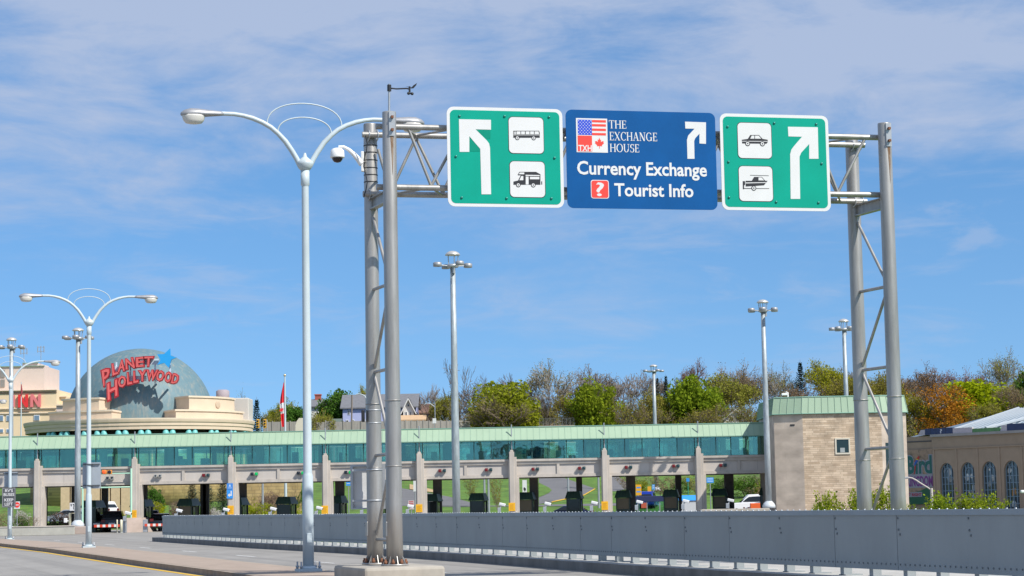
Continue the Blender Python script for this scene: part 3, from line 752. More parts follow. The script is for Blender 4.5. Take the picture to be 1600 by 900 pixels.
# serif capitals drawn as thick and thin strokes, in a box of height 1
def serif(ch):
    P = []; T, H_ = .14, .05
    def bar(x0, x1, y0, y1): P.append([(x0, y0), (x1, y0), (x1, y1), (x0, y1)])
    def stem(x): bar(x, x + T, 0, 1); bar(x - .07, x + T + .07, 0, H_); bar(x - .07, x + T + .07, 1 - H_, 1)
    def diag(x0, y0, x1, y1, w): P.append([(x0, y0), (x0 + w, y0), (x1 + w, y1), (x1, y1)])
    def arc(cx, cy, rx, ry, a0, a1, n=16):
        pr = None
        for i in range(n + 1):
            a = R(a0 + (a1 - a0) * i / n); th = .05 + .10 * abs(math.cos(a))
            o = (cx + rx * math.cos(a), cy + ry * math.sin(a)); q = (cx + (rx - th) * math.cos(a), cy + (ry - th * .9) * math.sin(a))
            if pr: P.append([pr[0], o, q, pr[1]])
            pr = (o, q)
    if ch == 'T': stem(.30); bar(0, .74, 1 - H_, 1); bar(0, .05, .76, 1); bar(.69, .74, .76, 1); w = .74
    elif ch == 'H': stem(.08); stem(.66); bar(.2, .68, .49, .55); w = .88
    elif ch == 'E': stem(.08); bar(.1, .62, 0, .06); bar(.1, .60, .94, 1); bar(.2, .5, .49, .55); bar(.58, .63, 0, .24); bar(.56, .61, .78, 1); bar(.46, .5, .4, .64); w = .66
    elif ch == 'X': diag(.62, 0, .02, 1, .17); diag(.08, 0, .70, 1, .06); bar(0, .26, 1 - H_, 1); bar(.58, .82, 1 - H_, 1); bar(0, .24, 0, H_); bar(.54, .84, 0, H_); w = .84
    elif ch == 'C': arc(.46, .5, .44, .52, 48, 312); bar(.72, .77, .72, .98); w = .80
    elif ch == 'G': arc(.46, .5, .44, .52, 48, 330); bar(.70, .84, 0.04, .42); bar(.58, .92, .40, .45); bar(.72, .77, .72, .98); w = .94
    elif ch == 'O': arc(.48, .5, .47, .52, 0, 360, 26); w = .96
    elif ch == 'A': diag(.62, 0, .34, 1, .16); diag(.06, 0, .38, 1, .06); bar(.18, .66, .32, .37); bar(0, .24, 0, H_); bar(.54, .86, 0, H_); w = .86
    elif ch == 'N': diag(.62, 0, .06, 1, .18); bar(.10, .16, 0, 1); bar(.72, .78, 0, 1); bar(0, .26, 0, H_); bar(0, .2, 1 - H_, 1); bar(.6, .9, 1 - H_, 1); w = .9
    elif ch == 'U': bar(.08, .22, .35, 1); bar(.70, .76, .35, 1); bar(0, .30, 1 - H_, 1); bar(.58, .88, 1 - H_, 1); arc(.42, .36, .34, .38, 180, 360); w = .88
    elif ch == 'S':
        arc(.32, .74, .28, .27, 40, 262); arc(.32, .27, .30, .29, -128, 82); bar(.52, .57, .74, 1); bar(.03, .08, 0, .26); w = .64
    return P, w
def serif_text(mb, s, box, M, t):
    x = 0; items = []
    for ch in s:
        P, w = serif(ch); items.append((x, P)); x += w + .06
    sx = (box[2] - box[0]) / (x - .06); sy = box[3] - box[1]; k = 0
    for x0, P in items:
        for p in P:
            k += 1
            mb.prism([(box[0] + (x0 + q[0]) * sx, box[1] + q[1] * sy) for q in p], M, t + (k % 7) * .0004)
def maple(cx, cy, s):
    half = [(0, 1), (.09, .72), (.15, .62), (.27, .70), (.25, .40), (.22, .28), (.33, .36), (.45, .50), (.50, .40), (.70, .44), (.64, .22), (.74, .14), (.44, -.14), (.38, -.22), (.42, -.36), (.22, -.33), (.04, -.33), (.04, -.72)]
    return [(cx + x * s, cy + y * s) for x, y in half] + [(cx - x * s, cy + y * s) for x, y in reversed(half[1:])]
M, w, h, uv = sign_frame((883.5, 170), (1117.5, 177.5), (1121, 328.5), (887, 324.5))
bs = thing('road_sign', 'wide blue overhead sign for a currency exchange and tourist info between the green ones', 'sign', M.to_translation())
MB().prism(rrect(0, 0, w, h, .13), M @ Matrix.Translation((0, 0, -.02)), .02).build('face', sign_blue, bs)
sign_back(MB(), M, w, h).build('back_frame', galv, bs)
cb = [(328, 146), (447, 150), (447, 272), (410, 270), (410, 214), (386, 240), (380, 256), (382, 357), (342, 357), (339, 250), (346, 225), (382, 186), (330, 185)]
MB().prism([uv(*CB(*q)) for q in cb], M, .006).build('arrow', sign_white, bs)
def ubox(x0, y0, x1, y1, conv=lambda x, y: (x, y)):
    a, b = uv(*conv(x0, y1)), uv(*conv(x1, y0)); return (a[0], a[1], b[0], b[1])
m = MB(); add_text(m, 'Currency Exchange', ubox(902, 255.0, 1104, 279.2), M, .006, .022)
m.build('lettering', sign_white, bs)
m = MB(); add_text(m, 'Tourist Info', ubox(960, 288.0, 1083, 306.8), M, .006, .022); m.build('lettering', sign_white, bs)
m = MB()
for s, b in (('THE', (645, 98, 955, 235)), ('EXCHANGE', (655, 316, 1505, 448)), ('HOUSE', (662, 521, 1185, 655))):
    serif_text(m, s, ubox(*b, CE), M, .004)
m.build('serif_lettering', sign_white, bs)
a = ubox(923.5, 281.5, 951, 310)
q = MB().prism(rrect(*a, .05), M, .005).build('info_square', sign_white, bs)
g = .014; MB().prism(rrect(a[0] + g, a[1] + g, a[2] - g, a[3] - g, .042), M, .0075).build('info_field', sign_red, q)
m = MB(); add_text(m, '?', ubox(931.5, 285, 943.5, 306.5), M, .010, .012); m.build('question_mark', sign_white, q)
a = ubox(68, 64, 612, 660, CE); em = MB().prism([(a[0], a[1]), (a[2], a[1]), (a[2], a[3]), (a[0], a[3])], M, .005).build('emblem', sign_white, bs)
def rect(mb, b, t): mb.prism([(b[0], b[1]), (b[2], b[1]), (b[2], b[3]), (b[0], b[3])], M, t)
m = MB(); rect(m, ubox(90, 83, 335, 350, CE), .0075); m.build('star_field', flag_blue, em)
m = MB()
for r in range(9):
    for c in range(5):
        if r % 2 and c == 4: continue
        p = uv(*CE(102 + c * 54 + (27 if r % 2 else 0), 100 + r * 29.2)); m.prism(disc(p[0], p[1], .0098, 8), M, .0095)
m.build('stars', sign_white, em)
m = MB()
for y0 in (91, 164, 243, 322): rect(m, ubox(342, y0, 590, y0 + 36, CE), .0075)
rect(m, ubox(90, 368, 340, 645, CE), .0075)
c = uv(*CE(475, 515)); s = abs(uv(*CE(475, 400))[1] - c[1]); m.prism(maple(c[0], c[1], s), M, .0075)
m.build('emblem_red', sign_red, em)
m = MB(); add_text(m, 'TXH', ubox(100, 537, 335, 642, CE), M, .0095, .02); m.build('emblem_letters', sign_white, em)

# ------------------------------------------------------------------ things fixed to the gantry
# weather mast
q = Vector((FL.x, FL.y, ZTOP)); t = thing('wind_vane', 'thin mast with a black wind vane and cup on top of the front gantry leg', 'wind vane', q)
zt = at(612, 131, 42).z; k = 42.0 / 3300
MB().tube([q + Vector((0, 0, -.1)), (q.x + .01, q.y, zt)], .022, 8).build('mast', galv, t)
MB().tube([(q.x + .01, q.y, zt - .15), (q.x + .01, q.y, zt - .02)], .042, 10).build('mount', dark_m, t)
MB().tube([(q.x + .04, q.y, zt - .09), (q.x + .15, q.y, zt - .105), (q.x + .36, q.y, zt - .10), (q.x + .42, q.y, zt - .115)], .015, 6).build('boom', dark_m, t)
M2 = plane_M((q.x + .40, q.y, zt - .07), (1, 0, 0))
MB().prism([(-.05, .012), (.06, -.012), (.10, .03), (.17, .075), (.155, .03), (.10, -.03), (.06, -.035)], M2, .012).build('vane', dark_m, t)
MB().tube([(q.x + .42, q.y, zt - .06), (q.x + .42, q.y, zt - .22)], .02, 8).ball((q.x + .47, q.y, zt - .21), .032).ball((q.x + .40, q.y - .04, zt - .21), .032).build('cups', dark_m, t)
# dome camera on the rear leg
cz = at(527, 243, 43.2); t = thing('dome_camera', 'white dome security camera hanging from a curved arm on the rear gantry leg', 'camera', (RL.x - .15, RL.y - .02, at(566, 250, 43.2).z))
P = lambda x, y: at(x, y, 43.2)
MB().rbox(P(566.5, 252.5), (.06, .1, .42), 0, .012).build('mount_plate', white_m, t)
MB().tube([P(566, 256), P(560, 249), P(552, 240), P(545, 234), P(537, 229.5), P(529, 229.5)], [.075, .06, .048, .04, .034, .03], 10).build('arm', white_m, t)
d = P(527, 234)
MB().lathe([(.145, -.17), (.15, -.15), (.14, -.02), (.10, .02), (.05, .035)], 20, d).build('housing', white_m, t)
MB().lathe([(.02, -.27), (.07, -.255), (.105, -.21), (.115, -.17)], 20, d).build('dome', mat('smoked_dome', (.03, .015, .015), .08), t)
# black junction box and bands on the rear leg
x = P(569.5, 650); t = thing('junction_box', 'slim black box strapped behind the rear gantry leg', 'box', x)
MB().rbox((x.x - .03, x.y + .02, x.z), (.06, .2, .24), 0, .01).build('body', dark_m, t)
m = MB()
for y in (641, 661): m.lathe([(.158, -.012), (.158, .012)], 24, (RL.x, RL.y, P(570, y).z))
m.build('strap', galv, t)
m = MB()
for y in (227, 238, 250, 262, 273, 284): m.lathe([(.147, -.01), (.147, .01)], 24, (RL.x, RL.y, P(570, y).z))
pts = [P(572 + 3 * math.sin(i * 1.3), 215 + i * 12) - Vector((0, .22, 0)) for i in range(9)]
m.tube(pts, .011, 5)
tag(m.build('cable_and_straps', dark_m, None, (RL.x, RL.y, P(570, 250).z)), 'black cable with steel straps wrapped round the top of the rear gantry leg', 'cable')
# rusty old sign box seen from behind
rp = at(573, 760, 43.75); t = thing('old_sign', 'rust stained white sign panel clamped low on the rear gantry leg', 'sign', rp)
a, b = at(548, 726, 43.75), at(602, 795, 43.75)
MB().box(((a.x + b.x) / 2, 43.75, (a.z + b.z) / 2), (b.x - a.x, .03, a.z - b.z)).build('panel', rust_streak_mat('rusted_white', (.58, .58, .57), (.30, .13, .04), .60, 7, (1, 1, .5)), t)
m = MB(); gw = .05
m.bbox(a.x - .005, a.x + gw, 43.66, 43.78, b.z, a.z).bbox(b.x - gw, b.x + .005, 43.66, 43.78, b.z, a.z).bbox(a.x + gw, b.x - gw, 43.66, 43.78, a.z - .045, a.z).bbox(a.x + gw, b.x - gw, 43.66, 43.78, b.z, b.z + .03)
m.build('frame', galv, t)
m = MB()
for y in (734, 782): m.lathe([(.170, -.015), (.170, .015)], 24, (RL.x, RL.y, P(580, y).z)).bbox(a.x + .05, RL.x, 43.45, 43.48, P(580, y).z - .02, P(580, y).z + .02)
m.build('clamp', galv, t)
# ------------------------------------------------------------------ toll plaza building
Y0 = 170.0
roof_m = mat('pale_green_copper', (.295, .405, .285), .6, noise=.06, scale=.9, bump=.03, stretch=(1, 1, .3))
roof_dk = mat('green_roof_edge', (.20, .36, .28), .6)
seam_g = mat('green_standing_seam', (.26, .375, .275), .6)
glass_teal = glass_mat('teal_tinted_glass', (.66, .90, .85), .17)
mull_m = mat('dark_green_mullion', (.03, .09, .09), .4)
pre = conc_pale
pre2 = mat('precast_panel', (.50, .455, .41), .85, noise=.08, scale=.8, bump=.05, stretch=(1, 1, .3))
dark_pier = mat('shade_toned_pier', (.13, .115, .10), .9, noise=.2, scale=2)  # shade under the building is put into the rear piers' colour
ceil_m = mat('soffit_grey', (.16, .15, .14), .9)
floor_in = mat('corridor_floor', (.42, .45, .43), .8)
ZR, ZRB, ZG, ZBT, ZBB = 7.79, 6.80, 5.27, 5.24, 3.78
pil_px = [57.5, 210, 360.6, 508.5, 655.4, 800.3, 945.5, 1092.6]
pil_x = [at(px, 760, Y0 - .4).x for px in pil_px]
XL, XR = pil_x[0] - 12.0, at(1213, 720, Y0).x
toll = thing('toll_building', 'long toll building with pale green metal roof over a teal glass corridor', 'building', (0, Y0, 0))
YB = Y0 + 8.0
# roof: sloping standing seam fascia, flat top, fascia to the back
mb = MB()
y1, y2 = Y0 - .55, Y0 + .35
mb.add([(XL, y1, ZRB), (XR, y1, ZRB), (XR, y2, ZR), (XL, y2, ZR), (XL, YB - .35, ZR), (XR, YB - .35, ZR), (XR, YB + .55, ZRB), (XL, YB + .55, ZRB)],
       [(0, 1, 2, 3), (3, 2, 5, 4), (4, 5, 6, 7), (0, 7, 6, 1), (0, 3, 4, 7), (1, 6, 5, 2)])
roof = mb.build('roof', roof_m, toll)
mb = MB(); x = XL + .3; d = Vector((0, y2 - y1, ZR - ZRB)); rn = Vector((0, -d.z, d.y)).normalized()
while x < XR:
    p = Vector((x, y1, ZRB)) + rn * .02; q = Vector((x, y2, ZR)) + rn * .02
    mb.add([p + Vector((-.02, 0, 0)), p + Vector((.02, 0, 0)), q + Vector((.02, 0, 0)), q + Vector((-.02, 0, 0)), p - rn * .03 + Vector((-.02, 0, 0)), p - rn * .03 + Vector((.02, 0, 0)), q - rn * .03 + Vector((.02, 0, 0)), q - rn * .03 + Vector((-.02, 0, 0))],
           [(0, 1, 2, 3), (0, 4, 5, 1), (3, 2, 6, 7), (0, 3, 7, 4), (1, 5, 6, 2)]); x += .505
mb.build('roof_seams', seam_g, roof)
MB().bbox(XL, XR, y2 - .06, y2 + .1, ZR + .003, ZR + .07).build('roof_cap', roof_dk, roof)
MB().bbox(XL, XR, y1 - .02, y1 + .06, ZRB - .07, ZRB - .002).build('gutter', roof_dk, roof)
# floor slab and ceiling of the corridor
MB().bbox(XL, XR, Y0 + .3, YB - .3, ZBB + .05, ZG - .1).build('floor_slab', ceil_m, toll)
MB().bbox(XL, XR, Y0 + .35, YB - .35, ZG - .097, ZG - .06).build('corridor_floor', floor_in, toll)
# bays
edges = [XL] + pil_x + [XR]
for i in range(len(edges) - 1):
    a, b = edges[i] + (.26 if i else 0), edges[i + 1] - (.26 if i < len(edges) - 2 else .02)
    # beam: body, top ledge, rails and mullion round two recessed panels
    beam = MB().bbox(a, b, Y0, Y0 + .3, ZBB, ZBT - .02).build('beam', pre2, toll)
    fr = MB(); m_ = (a + b) / 2
    fr.bbox(a, b, Y0 - .22, Y0 - .003, ZBT - .17, ZBT).bbox(a, b, Y0 - .12, Y0 - .003, ZBB, ZBB + .10).bbox(a, b, Y0 - .09, Y0 - .003, ZBB + .103, ZBB + .24)
    fr.bbox(a, b, Y0 - .11, Y0 - .003, ZBT - .40, ZBT - .173)
    for c, w in ((a + .06, .12), (m_, .22), (b - .06, .12)): fr.bbox(c - w / 2, c + w / 2, Y0 - .09, Y0 - .003, ZBB + .243, ZBT - .403)
    fr.build('beam_moulding', pre, beam)
    jn = MB()
    for f in (.25, .75): x = a + (b - a) * f; jn.bbox(x - .012, x + .012, Y0 - .006, Y0 - .001, ZBB + .245, ZBT - .405)
    jn.build('panel_joint', mat('joint_shadow_gap', (.30, .28, .26), .9), beam)
    # glazing, front and back
    n = 5 if b - a < 9 else 8; gl = MB()
    for k in range(n):
        x0_, x1_ = a + (b - a) * k / n, a + (b - a) * (k + 1) / n; gl.bbox(x0_ - (.2 if k == 0 else -.01), x1_ + (.2 if k == n - 1 else -.01), Y0 + .02, Y0 + .05, ZG, ZRB - .07)
    gl = gl.build('glazing', glass_teal, toll)
    mu = MB()
    for k in range(n + 1):
        x = a + (b - a) * k / n; mu.bbox(x - .035, x + .035, Y0 - .02, Y0 + .10, ZG, ZRB - .08)
    mu.bbox(a - .2, b + .2, Y0 - .03, Y0 + .12, ZG - .03, ZG - .001)
    mu.build('mullions', mull_m, gl)
    bg_ = MB().bbox(a - .2, b + .2, YB - .05, YB - .02, ZG, ZRB - .07).build('glazing', glass_teal, toll)
    mu = MB()
    for k in range(n + 1):
        x = a + (b - a) * k / n; mu.bbox(x - .035, x + .035, YB - .12, YB, ZG, ZRB - .08)
    mu.build('mullions', mull_m, bg_)
    MB().bbox(a - .2, b + .2, YB - .3, YB, ZBB, ZG - .002).build('rear_beam', pre, toll)
    rnd = random.Random(i)
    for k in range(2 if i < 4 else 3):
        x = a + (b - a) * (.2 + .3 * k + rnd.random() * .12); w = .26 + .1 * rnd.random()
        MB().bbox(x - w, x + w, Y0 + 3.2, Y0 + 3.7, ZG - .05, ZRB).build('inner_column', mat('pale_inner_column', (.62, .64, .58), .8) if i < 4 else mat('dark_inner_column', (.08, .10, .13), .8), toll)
# a few things inside the corridor that show through the glass
inm = [mat('inside_pale', (.62, .66, .60), .8), mat('inside_grey', (.28, .33, .33), .8), mat('inside_dark', (.04, .06, .07), .8), mat('inside_amber', (.5, .33, .05), .7), mat('inside_teal', (.05, .34, .36), .6)]
rnd = random.Random(12)
for i in range(len(edges) - 1):
    a, b = edges[i], edges[i + 1]
    for k in range(5):
        x = a + .6 + (b - a - 1.2) * (k + rnd.random() * .8) / 5; m_ = rnd.choice([0, 0, 1, 2, 2, 3, 4]); y = Y0 + rnd.uniform(.9, 6.5)
        if m_ == 0: MB().bbox(x, x + rnd.uniform(.25, .5), y, y + .2, ZG - .05, ZRB - .05).build('inner_blind', inm[0], toll)
        else: h = rnd.uniform(.35, 1.05); MB().rbox((x, y, ZG - .06 + h / 2), (rnd.uniform(.25, .8), .5, h), 0, .03).build('inner_cabinet', inm[m_], toll)
# pillars with rods
for i, x in enumerate(pil_x):
    ys = Y0 - .30; p = MB()
    p.rbox((x, ys - .02, (5.84) / 2), (.40, .44, 5.84), 0, .03)
    p.rbox((x + .08, ys + .10, 5.42 / 2), (.62, .46, 5.42), 0, .02)
    p.rbox((x - .20, ys + .06, 5.20 / 2), (.16, .42, 5.20), 0, .01)
    p.rbox((x, ys - .02, 5.90), (.26, .30, .16), 0, .04)
    pl = p.build('pillar', pre, toll)
    MB().tube([(x + .02, ys, 5.9), (x + .02, ys, 7.98)], .042, 8).tube([(x + .02, ys, 7.96), (x + .02, ys, 8.02)], .055, 8).build('rod', galv, pl)
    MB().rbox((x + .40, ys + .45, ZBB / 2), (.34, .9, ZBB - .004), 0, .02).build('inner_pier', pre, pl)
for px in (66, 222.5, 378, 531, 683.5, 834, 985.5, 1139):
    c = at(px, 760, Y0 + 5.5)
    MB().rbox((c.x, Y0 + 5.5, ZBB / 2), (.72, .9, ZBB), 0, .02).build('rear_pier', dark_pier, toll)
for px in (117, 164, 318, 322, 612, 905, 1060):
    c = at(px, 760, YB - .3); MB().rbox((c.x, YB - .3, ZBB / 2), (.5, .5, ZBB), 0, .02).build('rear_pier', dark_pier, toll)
# flared concrete island nose at the gate pillar
x = pil_x[1]
mb = MB(); 
mb.add([(x - .9, Y0 - 1.6, 0), (x + 1.1, Y0 - 1.2, 0), (x + 1.1, Y0 + 4, 0), (x - .9, Y0 + 4, 0), (x - .55, Y0 - 1.0, 1.15), (x + .55, Y0 - .9, 1.15), (x + .55, Y0 + 4, 1.15), (x - .55, Y0 + 4, 1.15)],
       [(3, 2, 1, 0), (4, 5, 6, 7), (0, 1, 5, 4), (1, 2, 6, 5), (2, 3, 7, 6), (3, 0, 4, 7)])
pink_c = mat('pinkish_concrete', (.40, .32, .27), .9, noise=.12, scale=1.2, bump=.1)
solo(mb, 'island_nose', pink_c, 'sloped pinkish concrete island nose under the pillar with the yellow plate beside the striped gates', 'island')

# lane signals: pairs of square lamps on the beam panels
red_on = mat('red_signal', (.17, .008, .012), .35); grn_on = lamp_mat('green_signal', (.0, .40, .10), .25)
sig_dk = mat('dark_signal', (.012, .018, .03), .3); sig_grn_dk = mat('unlit_green_signal', (.015, .05, .06), .3); sig_grey = mat('grey_signal_case', (.35, .36, .35), .5)
sig = [(172, 747, 'grey'), (247, 743.5, 'grey'), (322, 742.5, 'red'), (397.5, 740.5, 'green'), (470, 739, 'green'), (544, 738, 'green'), (691, 735.5, 'red'), (763.5, 734, 'red'),
       (836.5, 733, 'red'), (909, 731.5, 'red'), (982, 730, 'red'), (1056, 728, 'red'), (1129.5, 727, 'red'), (1204, 726, 'dim')]
def lane_signal(px, py, st, label):
    c = at(px, py, Y0 - .12); t = thing('lane_signal', label, 'signal', (c.x, Y0, c.z), 0, 'paired lane signals on the toll beam')
    h = .235
    for s, m_on, in ((-1, red_on if st in ('red',) else sig_dk), (1, grn_on if st == 'green' else sig_grn_dk)):
        cs = MB().rbox((c.x + s * .18, Y0 - .17, c.z), (.23, .30, .25), 0, .015).build('case', sig_grey if st == 'grey' else sig_dk, t)
        MB().lathe([(.07, 0), (.075, .008), (.05, .012)], 14, (0, 0, 0), plane_M((c.x + s * .18, Y0 - .336, c.z), (1, 0, 0))).build('signal_lens', (sig_dk if st == 'grey' else m_on), cs)
        MB().bbox(c.x + s * .18 - .115, c.x + s * .18 + .115, Y0 - .335, Y0 - .322, c.z - .115, c.z + .115).build('signal_face', m_on if not (st == 'grey') else sig_grey, cs)
ords = ['first', 'second', 'third', 'fourth', 'fifth', 'sixth', 'seventh', 'eighth', 'ninth', 'tenth', 'eleventh', 'twelfth', 'thirteenth', 'fourteenth']
pill = ['first', 'second', 'third', 'fourth', 'fifth', 'sixth', 'seventh', 'last']
sig_lab = ['grey lane signal pair just under the round orange and red lamps', 'pale grey lane signal pair between the second and third pillars', 'red lit lane signal pair just left of the pillar with the blue sign',
           'green lit lane signal pair just right of the pillar with the blue sign', 'green lit lane signal pair beside the tall street lamp pole', 'green lit lane signal pair beside the rust stained sign panel',
           'red lit lane signal pair right after the pillar beyond the gantry legs', 'red lit lane signal pair just right of the big floodlight mast', 'red lit lane signal pair just right of the sixth pillar',
           'red lit lane signal pair just left of the seventh pillar', 'red lit lane signal pair just right of the seventh pillar', 'red lit lane signal pair just left of the last pillar', 'red lit lane signal pair just right of the last pillar',
           'unlit lane signal pair in shade beside the stone tower']
for s, lb in zip(sig, sig_lab): lane_signal(*s, lb)
# round orange and red lamps on a green bar over the gate lane
grn_pipe = mat('mint_green_pipe', (.42, .68, .52), .5)
a = at(150, 740.5, Y0 - .5); b = at(205, 739.5, Y0 - .5)
t = thing('pipe_portal', 'mint green pipe frame over the gated lane', 'frame', (b.x, Y0 - .5, 0))
bot = at(205, 815, Y0 - .5)
MB().tube([(b.x, Y0 - .5, bot.z), (b.x, Y0 - .5, at(205, 732, Y0 - .5).z)], .09, 10).build('upright', grn_pipe, t)
MB().tube([(a.x, Y0 - .5, a.z), (b.x, Y0 - .5, a.z)], .05, 8).build('bar', grn_pipe, t)
z = at(178, 761.5, Y0 - .5).z
MB().tube([(a.x - 1.5, Y0 - .5, z), (b.x, Y0 - .5, z)], .06, 8).build('bar', grn_pipe, t)
x2 = at(129, 790, Y0 - .5).x
MB().tube([(x2, Y0 - .5, .1), (x2, Y0 - .5, z)], .08, 8).build('upright', grn_pipe, t)
org = mat('orange_housing', (.75, .28, .03), .5)
t = thing('warning_lamps', 'round red and dark lamps with orange housings over the gated lane', 'lamp', at(166, 737, Y0 - .7), 0)
for px, m_ in ((163, lamp_mat('red_orange_lamp', (.8, .09, .02), .6)), (171.5, sig_dk)):
    c = at(px, 737.5, Y0 - .7)
    h = MB().rbox(c, (.36, .2, .32), 0, .03).build('housing', org, t)
    MB().lathe([(.14, 0), (.145, .03), (.09, .05)], 16, (0, 0, 0), plane_M((c.x, c.y - .1, c.z), (1, 0, 0))).build('lens', m_, h)

# toll booths
booth_m = mat('dark_green_booth', (.022, .045, .035), .45, noise=.15, scale=2); booth_g = mat('booth_window', (.02, .025, .025), .08); booth_tan = mat('booth_inside', (.16, .13, .08), .7)
booth_px = [146, 222, 295, 372, 448, 527, 590, 676, 748, 824, 898, 975, 1049, 1125, 1199]
def make_booth(tan):
    t = thing('toll_booth', 'x', 'toll booth', (0, 0, 0), 0, 'dark green toll booths in the lanes')
    MB().rbox((0, 0, .55), (1.12, 2.3, 1.1), 0, .03).build('body', booth_m, t)
    MB().bbox(-.50, .50, -1.09, 1.09, 1.09, 2.0).build('window_band', booth_tan if tan else booth_g, t)
    for sx in (-.53, .53):
        for sy in (-1.12, 0, 1.12): MB().bbox(sx - .04, sx + .04, sy - .04, sy + .04, 1.08, 2.02).build('corner_post', booth_m, t)
    m = MB(); r0 = [(-.68, -1.35, 2.02), (.68, -1.35, 2.02), (.68, 1.35, 2.02), (-.68, 1.35, 2.02)]; r1 = [(-.5, -1.0, 2.62), (.5, -1.0, 2.62), (.5, 1.0, 2.62), (-.5, 1.0, 2.62)]
    m.add(r0 + r1, [(3, 2, 1, 0), (4, 5, 6, 7), (0, 1, 5, 4), (1, 2, 6, 5), (2, 3, 7, 6), (3, 0, 4, 7)])
    rf = m.build('roof', mat('green_booth_roof', (.035, .075, .055), .4, noise=.12, scale=3), t)
    m = MB()
    for k in range(5): x = -.4 + .2 * k; m.tube([(x * 1.3, -1.32, 2.05), (x * .98, -1.01, 2.63)], .018, 4)
    m.build('roof_ribs', booth_m, rf)
    MB().bbox(.58, .62, -.9, -.3, .2, 1.9).build('door', booth_g, t)
    return t
b0 = make_booth(False); b1 = make_booth(True)
blab = ['in the gated lane at the dark cars', 'tucked behind the island pillar beside the gates', 'with a tan window in front of the spruces', 'behind the pillar carrying the blue sign', 'next to the bare flagpole foot and stone wall',
        'half hidden behind the fourth pillar', 'hidden behind the gantry legs', 'just right of the pillar after the gantry', 'next to the foot of the big floodlight mast', 'in front of the wedge of grass just after the sixth pillar',
        'in front of the forked road', 'just right of the seventh pillar beside the yellow sign', 'between the small mast and the blue topped kiosk', 'just left of the white pickup', 'behind the mast foot beside the stone tower']
use0 = use1 = False
for i, px in enumerate(booth_px):
    tan = i in (2, 9, 11, 12, 13)
    src = b1 if tan else b0
    if tan and not use1: o = src; use1 = True
    elif not tan and not use0: o = src; use0 = True
    else: o = copy_tree(src)
    c = at(px, 790, Y0 + 4.2)
    place(o, (c.x, Y0 + 4.2, 0), R(-7), 'dark green toll booth ' + blab[i])
# lane cameras on grey stands
def make_lanecam():
    t = thing('lane_camera', 'x', 'camera', (0, 0, 0), 0, 'white lane cameras before the booths')
    MB().tube([(-.12, 0, 0), (-.12, 0, 1.18), (-.05, 0, 1.34)], .055, 8).rbox((-.20, 0, 1.0), (.26, .22, .4), 0, .02).build('stand', galv, t)
    b = MB().rbox((0, 0, 0), (.52, .24, .22), 0, .04).build('body', white_m, t)
    b.location = (.06, 0, 1.43); b.rotation_euler = (0, R(14), R(-12))
    l = MB().lathe([(.07, 0), (.08, .02)], 10, (0, 0, 0), plane_M((0, 0, 0), (0, 1, 0), (0, 0, 1))).build('lens', dark_m, b); l.location = (.262, 0, 0)
    return t
cams = [199, 279, 352.5, 426, 498, 569, 640.5, 784, 855, 928, 998.5, 1071, 1141]
clab = ['by the yellow plate of the gate pillar', 'before the tan windowed booth', 'beside the pillar with the blue sign', 'before the booth by the stone wall', 'beside the tall street lamp pole', 'beside the rear gantry leg',
        'at the pillar after the gantry legs', 'just left of the sixth pillar', 'just left of the forked road booth', 'just left of the seventh pillar', 'below the dark blue car', 'beside the blue topped kiosk', 'beside the white pickup']
lc = make_lanecam()
for i, px in enumerate(cams):
    o = lc if i == 0 else copy_tree(lc)
    c = at(px, 795, 166.5); place(o, (c.x, 166.5, .22 if i else .1), 0, 'white lane camera on a grey stand ' + clab[i])
# yellow plates on the pillars
yel = mat('yellow_plate', (.78, .40, .01), .5, noise=.04, scale=3)
plab = ['on the gate pillar above the island nose', 'on the pillar below the blue sign', 'on the pillar beside the tall street lamp', 'on the pillar just after the gantry legs', 'on the sixth pillar beyond the big mast', 'on the seventh pillar beside the forked road']
for (px, py, w, h), lb in zip(((210, 803.5, 7, 13), (360.5, 797, 9.5, 14), (507.5, 796.5, 10, 13), (655, 794, 10, 12.5), (800, 792, 10, 13), (945, 790, 10, 13.5)), plab):
    a = at(px - w / 2, py + h / 2, Y0 - .56); b = at(px + w / 2, py - h / 2, Y0 - .56)
    t = thing('lane_plate', 'yellow lane plate ' + lb, 'sign', ((a.x + b.x) / 2, Y0 - .56, a.z), 0, 'yellow plates on the toll pillars')
    pl = MB().bbox(a.x, b.x, Y0 - .58, Y0 - .54, a.z, b.z).build('plate', yel, t)
    m = MB(); M = plane_M((a.x, Y0 - .581, a.z), (1, 0, 0)); ww, hh = b.x - a.x, b.z - a.z
    for k in range(5): m.prism([(ww * .15, hh * (.2 + .13 * k)), (ww * (.8 - .12 * (k % 2)), hh * (.2 + .13 * k)), (ww * (.8 - .12 * (k % 2)), hh * (.24 + .13 * k)), (ww * .15, hh * (.24 + .13 * k))], M, .003)
    m.build('print_lines', mat('brown_print', (.45, .2, .01), .6), pl)
# blue sign on the third pillar
blu = mat('bright_blue_sign', (.03, .27, .72), .45)
a = at(354.5, 779, Y0 - .57); b = at(364, 755, Y0 - .57)
t = thing('blue_sign', 'bright blue sign with a white turn arrow high on the toll pillar', 'sign', (a.x, Y0 - .57, a.z))
zm = a.z + (b.z - a.z) * .57
MB().bbox(a.x, b.x, Y0 - .60, Y0 - .56, a.z, zm).build('arrow_panel', blu, t)
up = MB().bbox(a.x, b.x, Y0 - .60, Y0 - .56, zm + .02, b.z).build('crest_panel', mat('mid_blue_sign', (.05, .22, .60), .45), t)
M = plane_M((a.x, Y0 - .601, a.z), (1, 0, 0)); w_, h_ = b.x - a.x, b.z - a.z
MB().prism([(w_ * x, h_ * y) for x, y in ((.62, .50), (.80, .50), (.80, .17), (.45, .17), (.45, .09), (.15, .22), (.45, .35), (.45, .27), (.62, .27))], M, .004).build('arrow', sign_white, t)
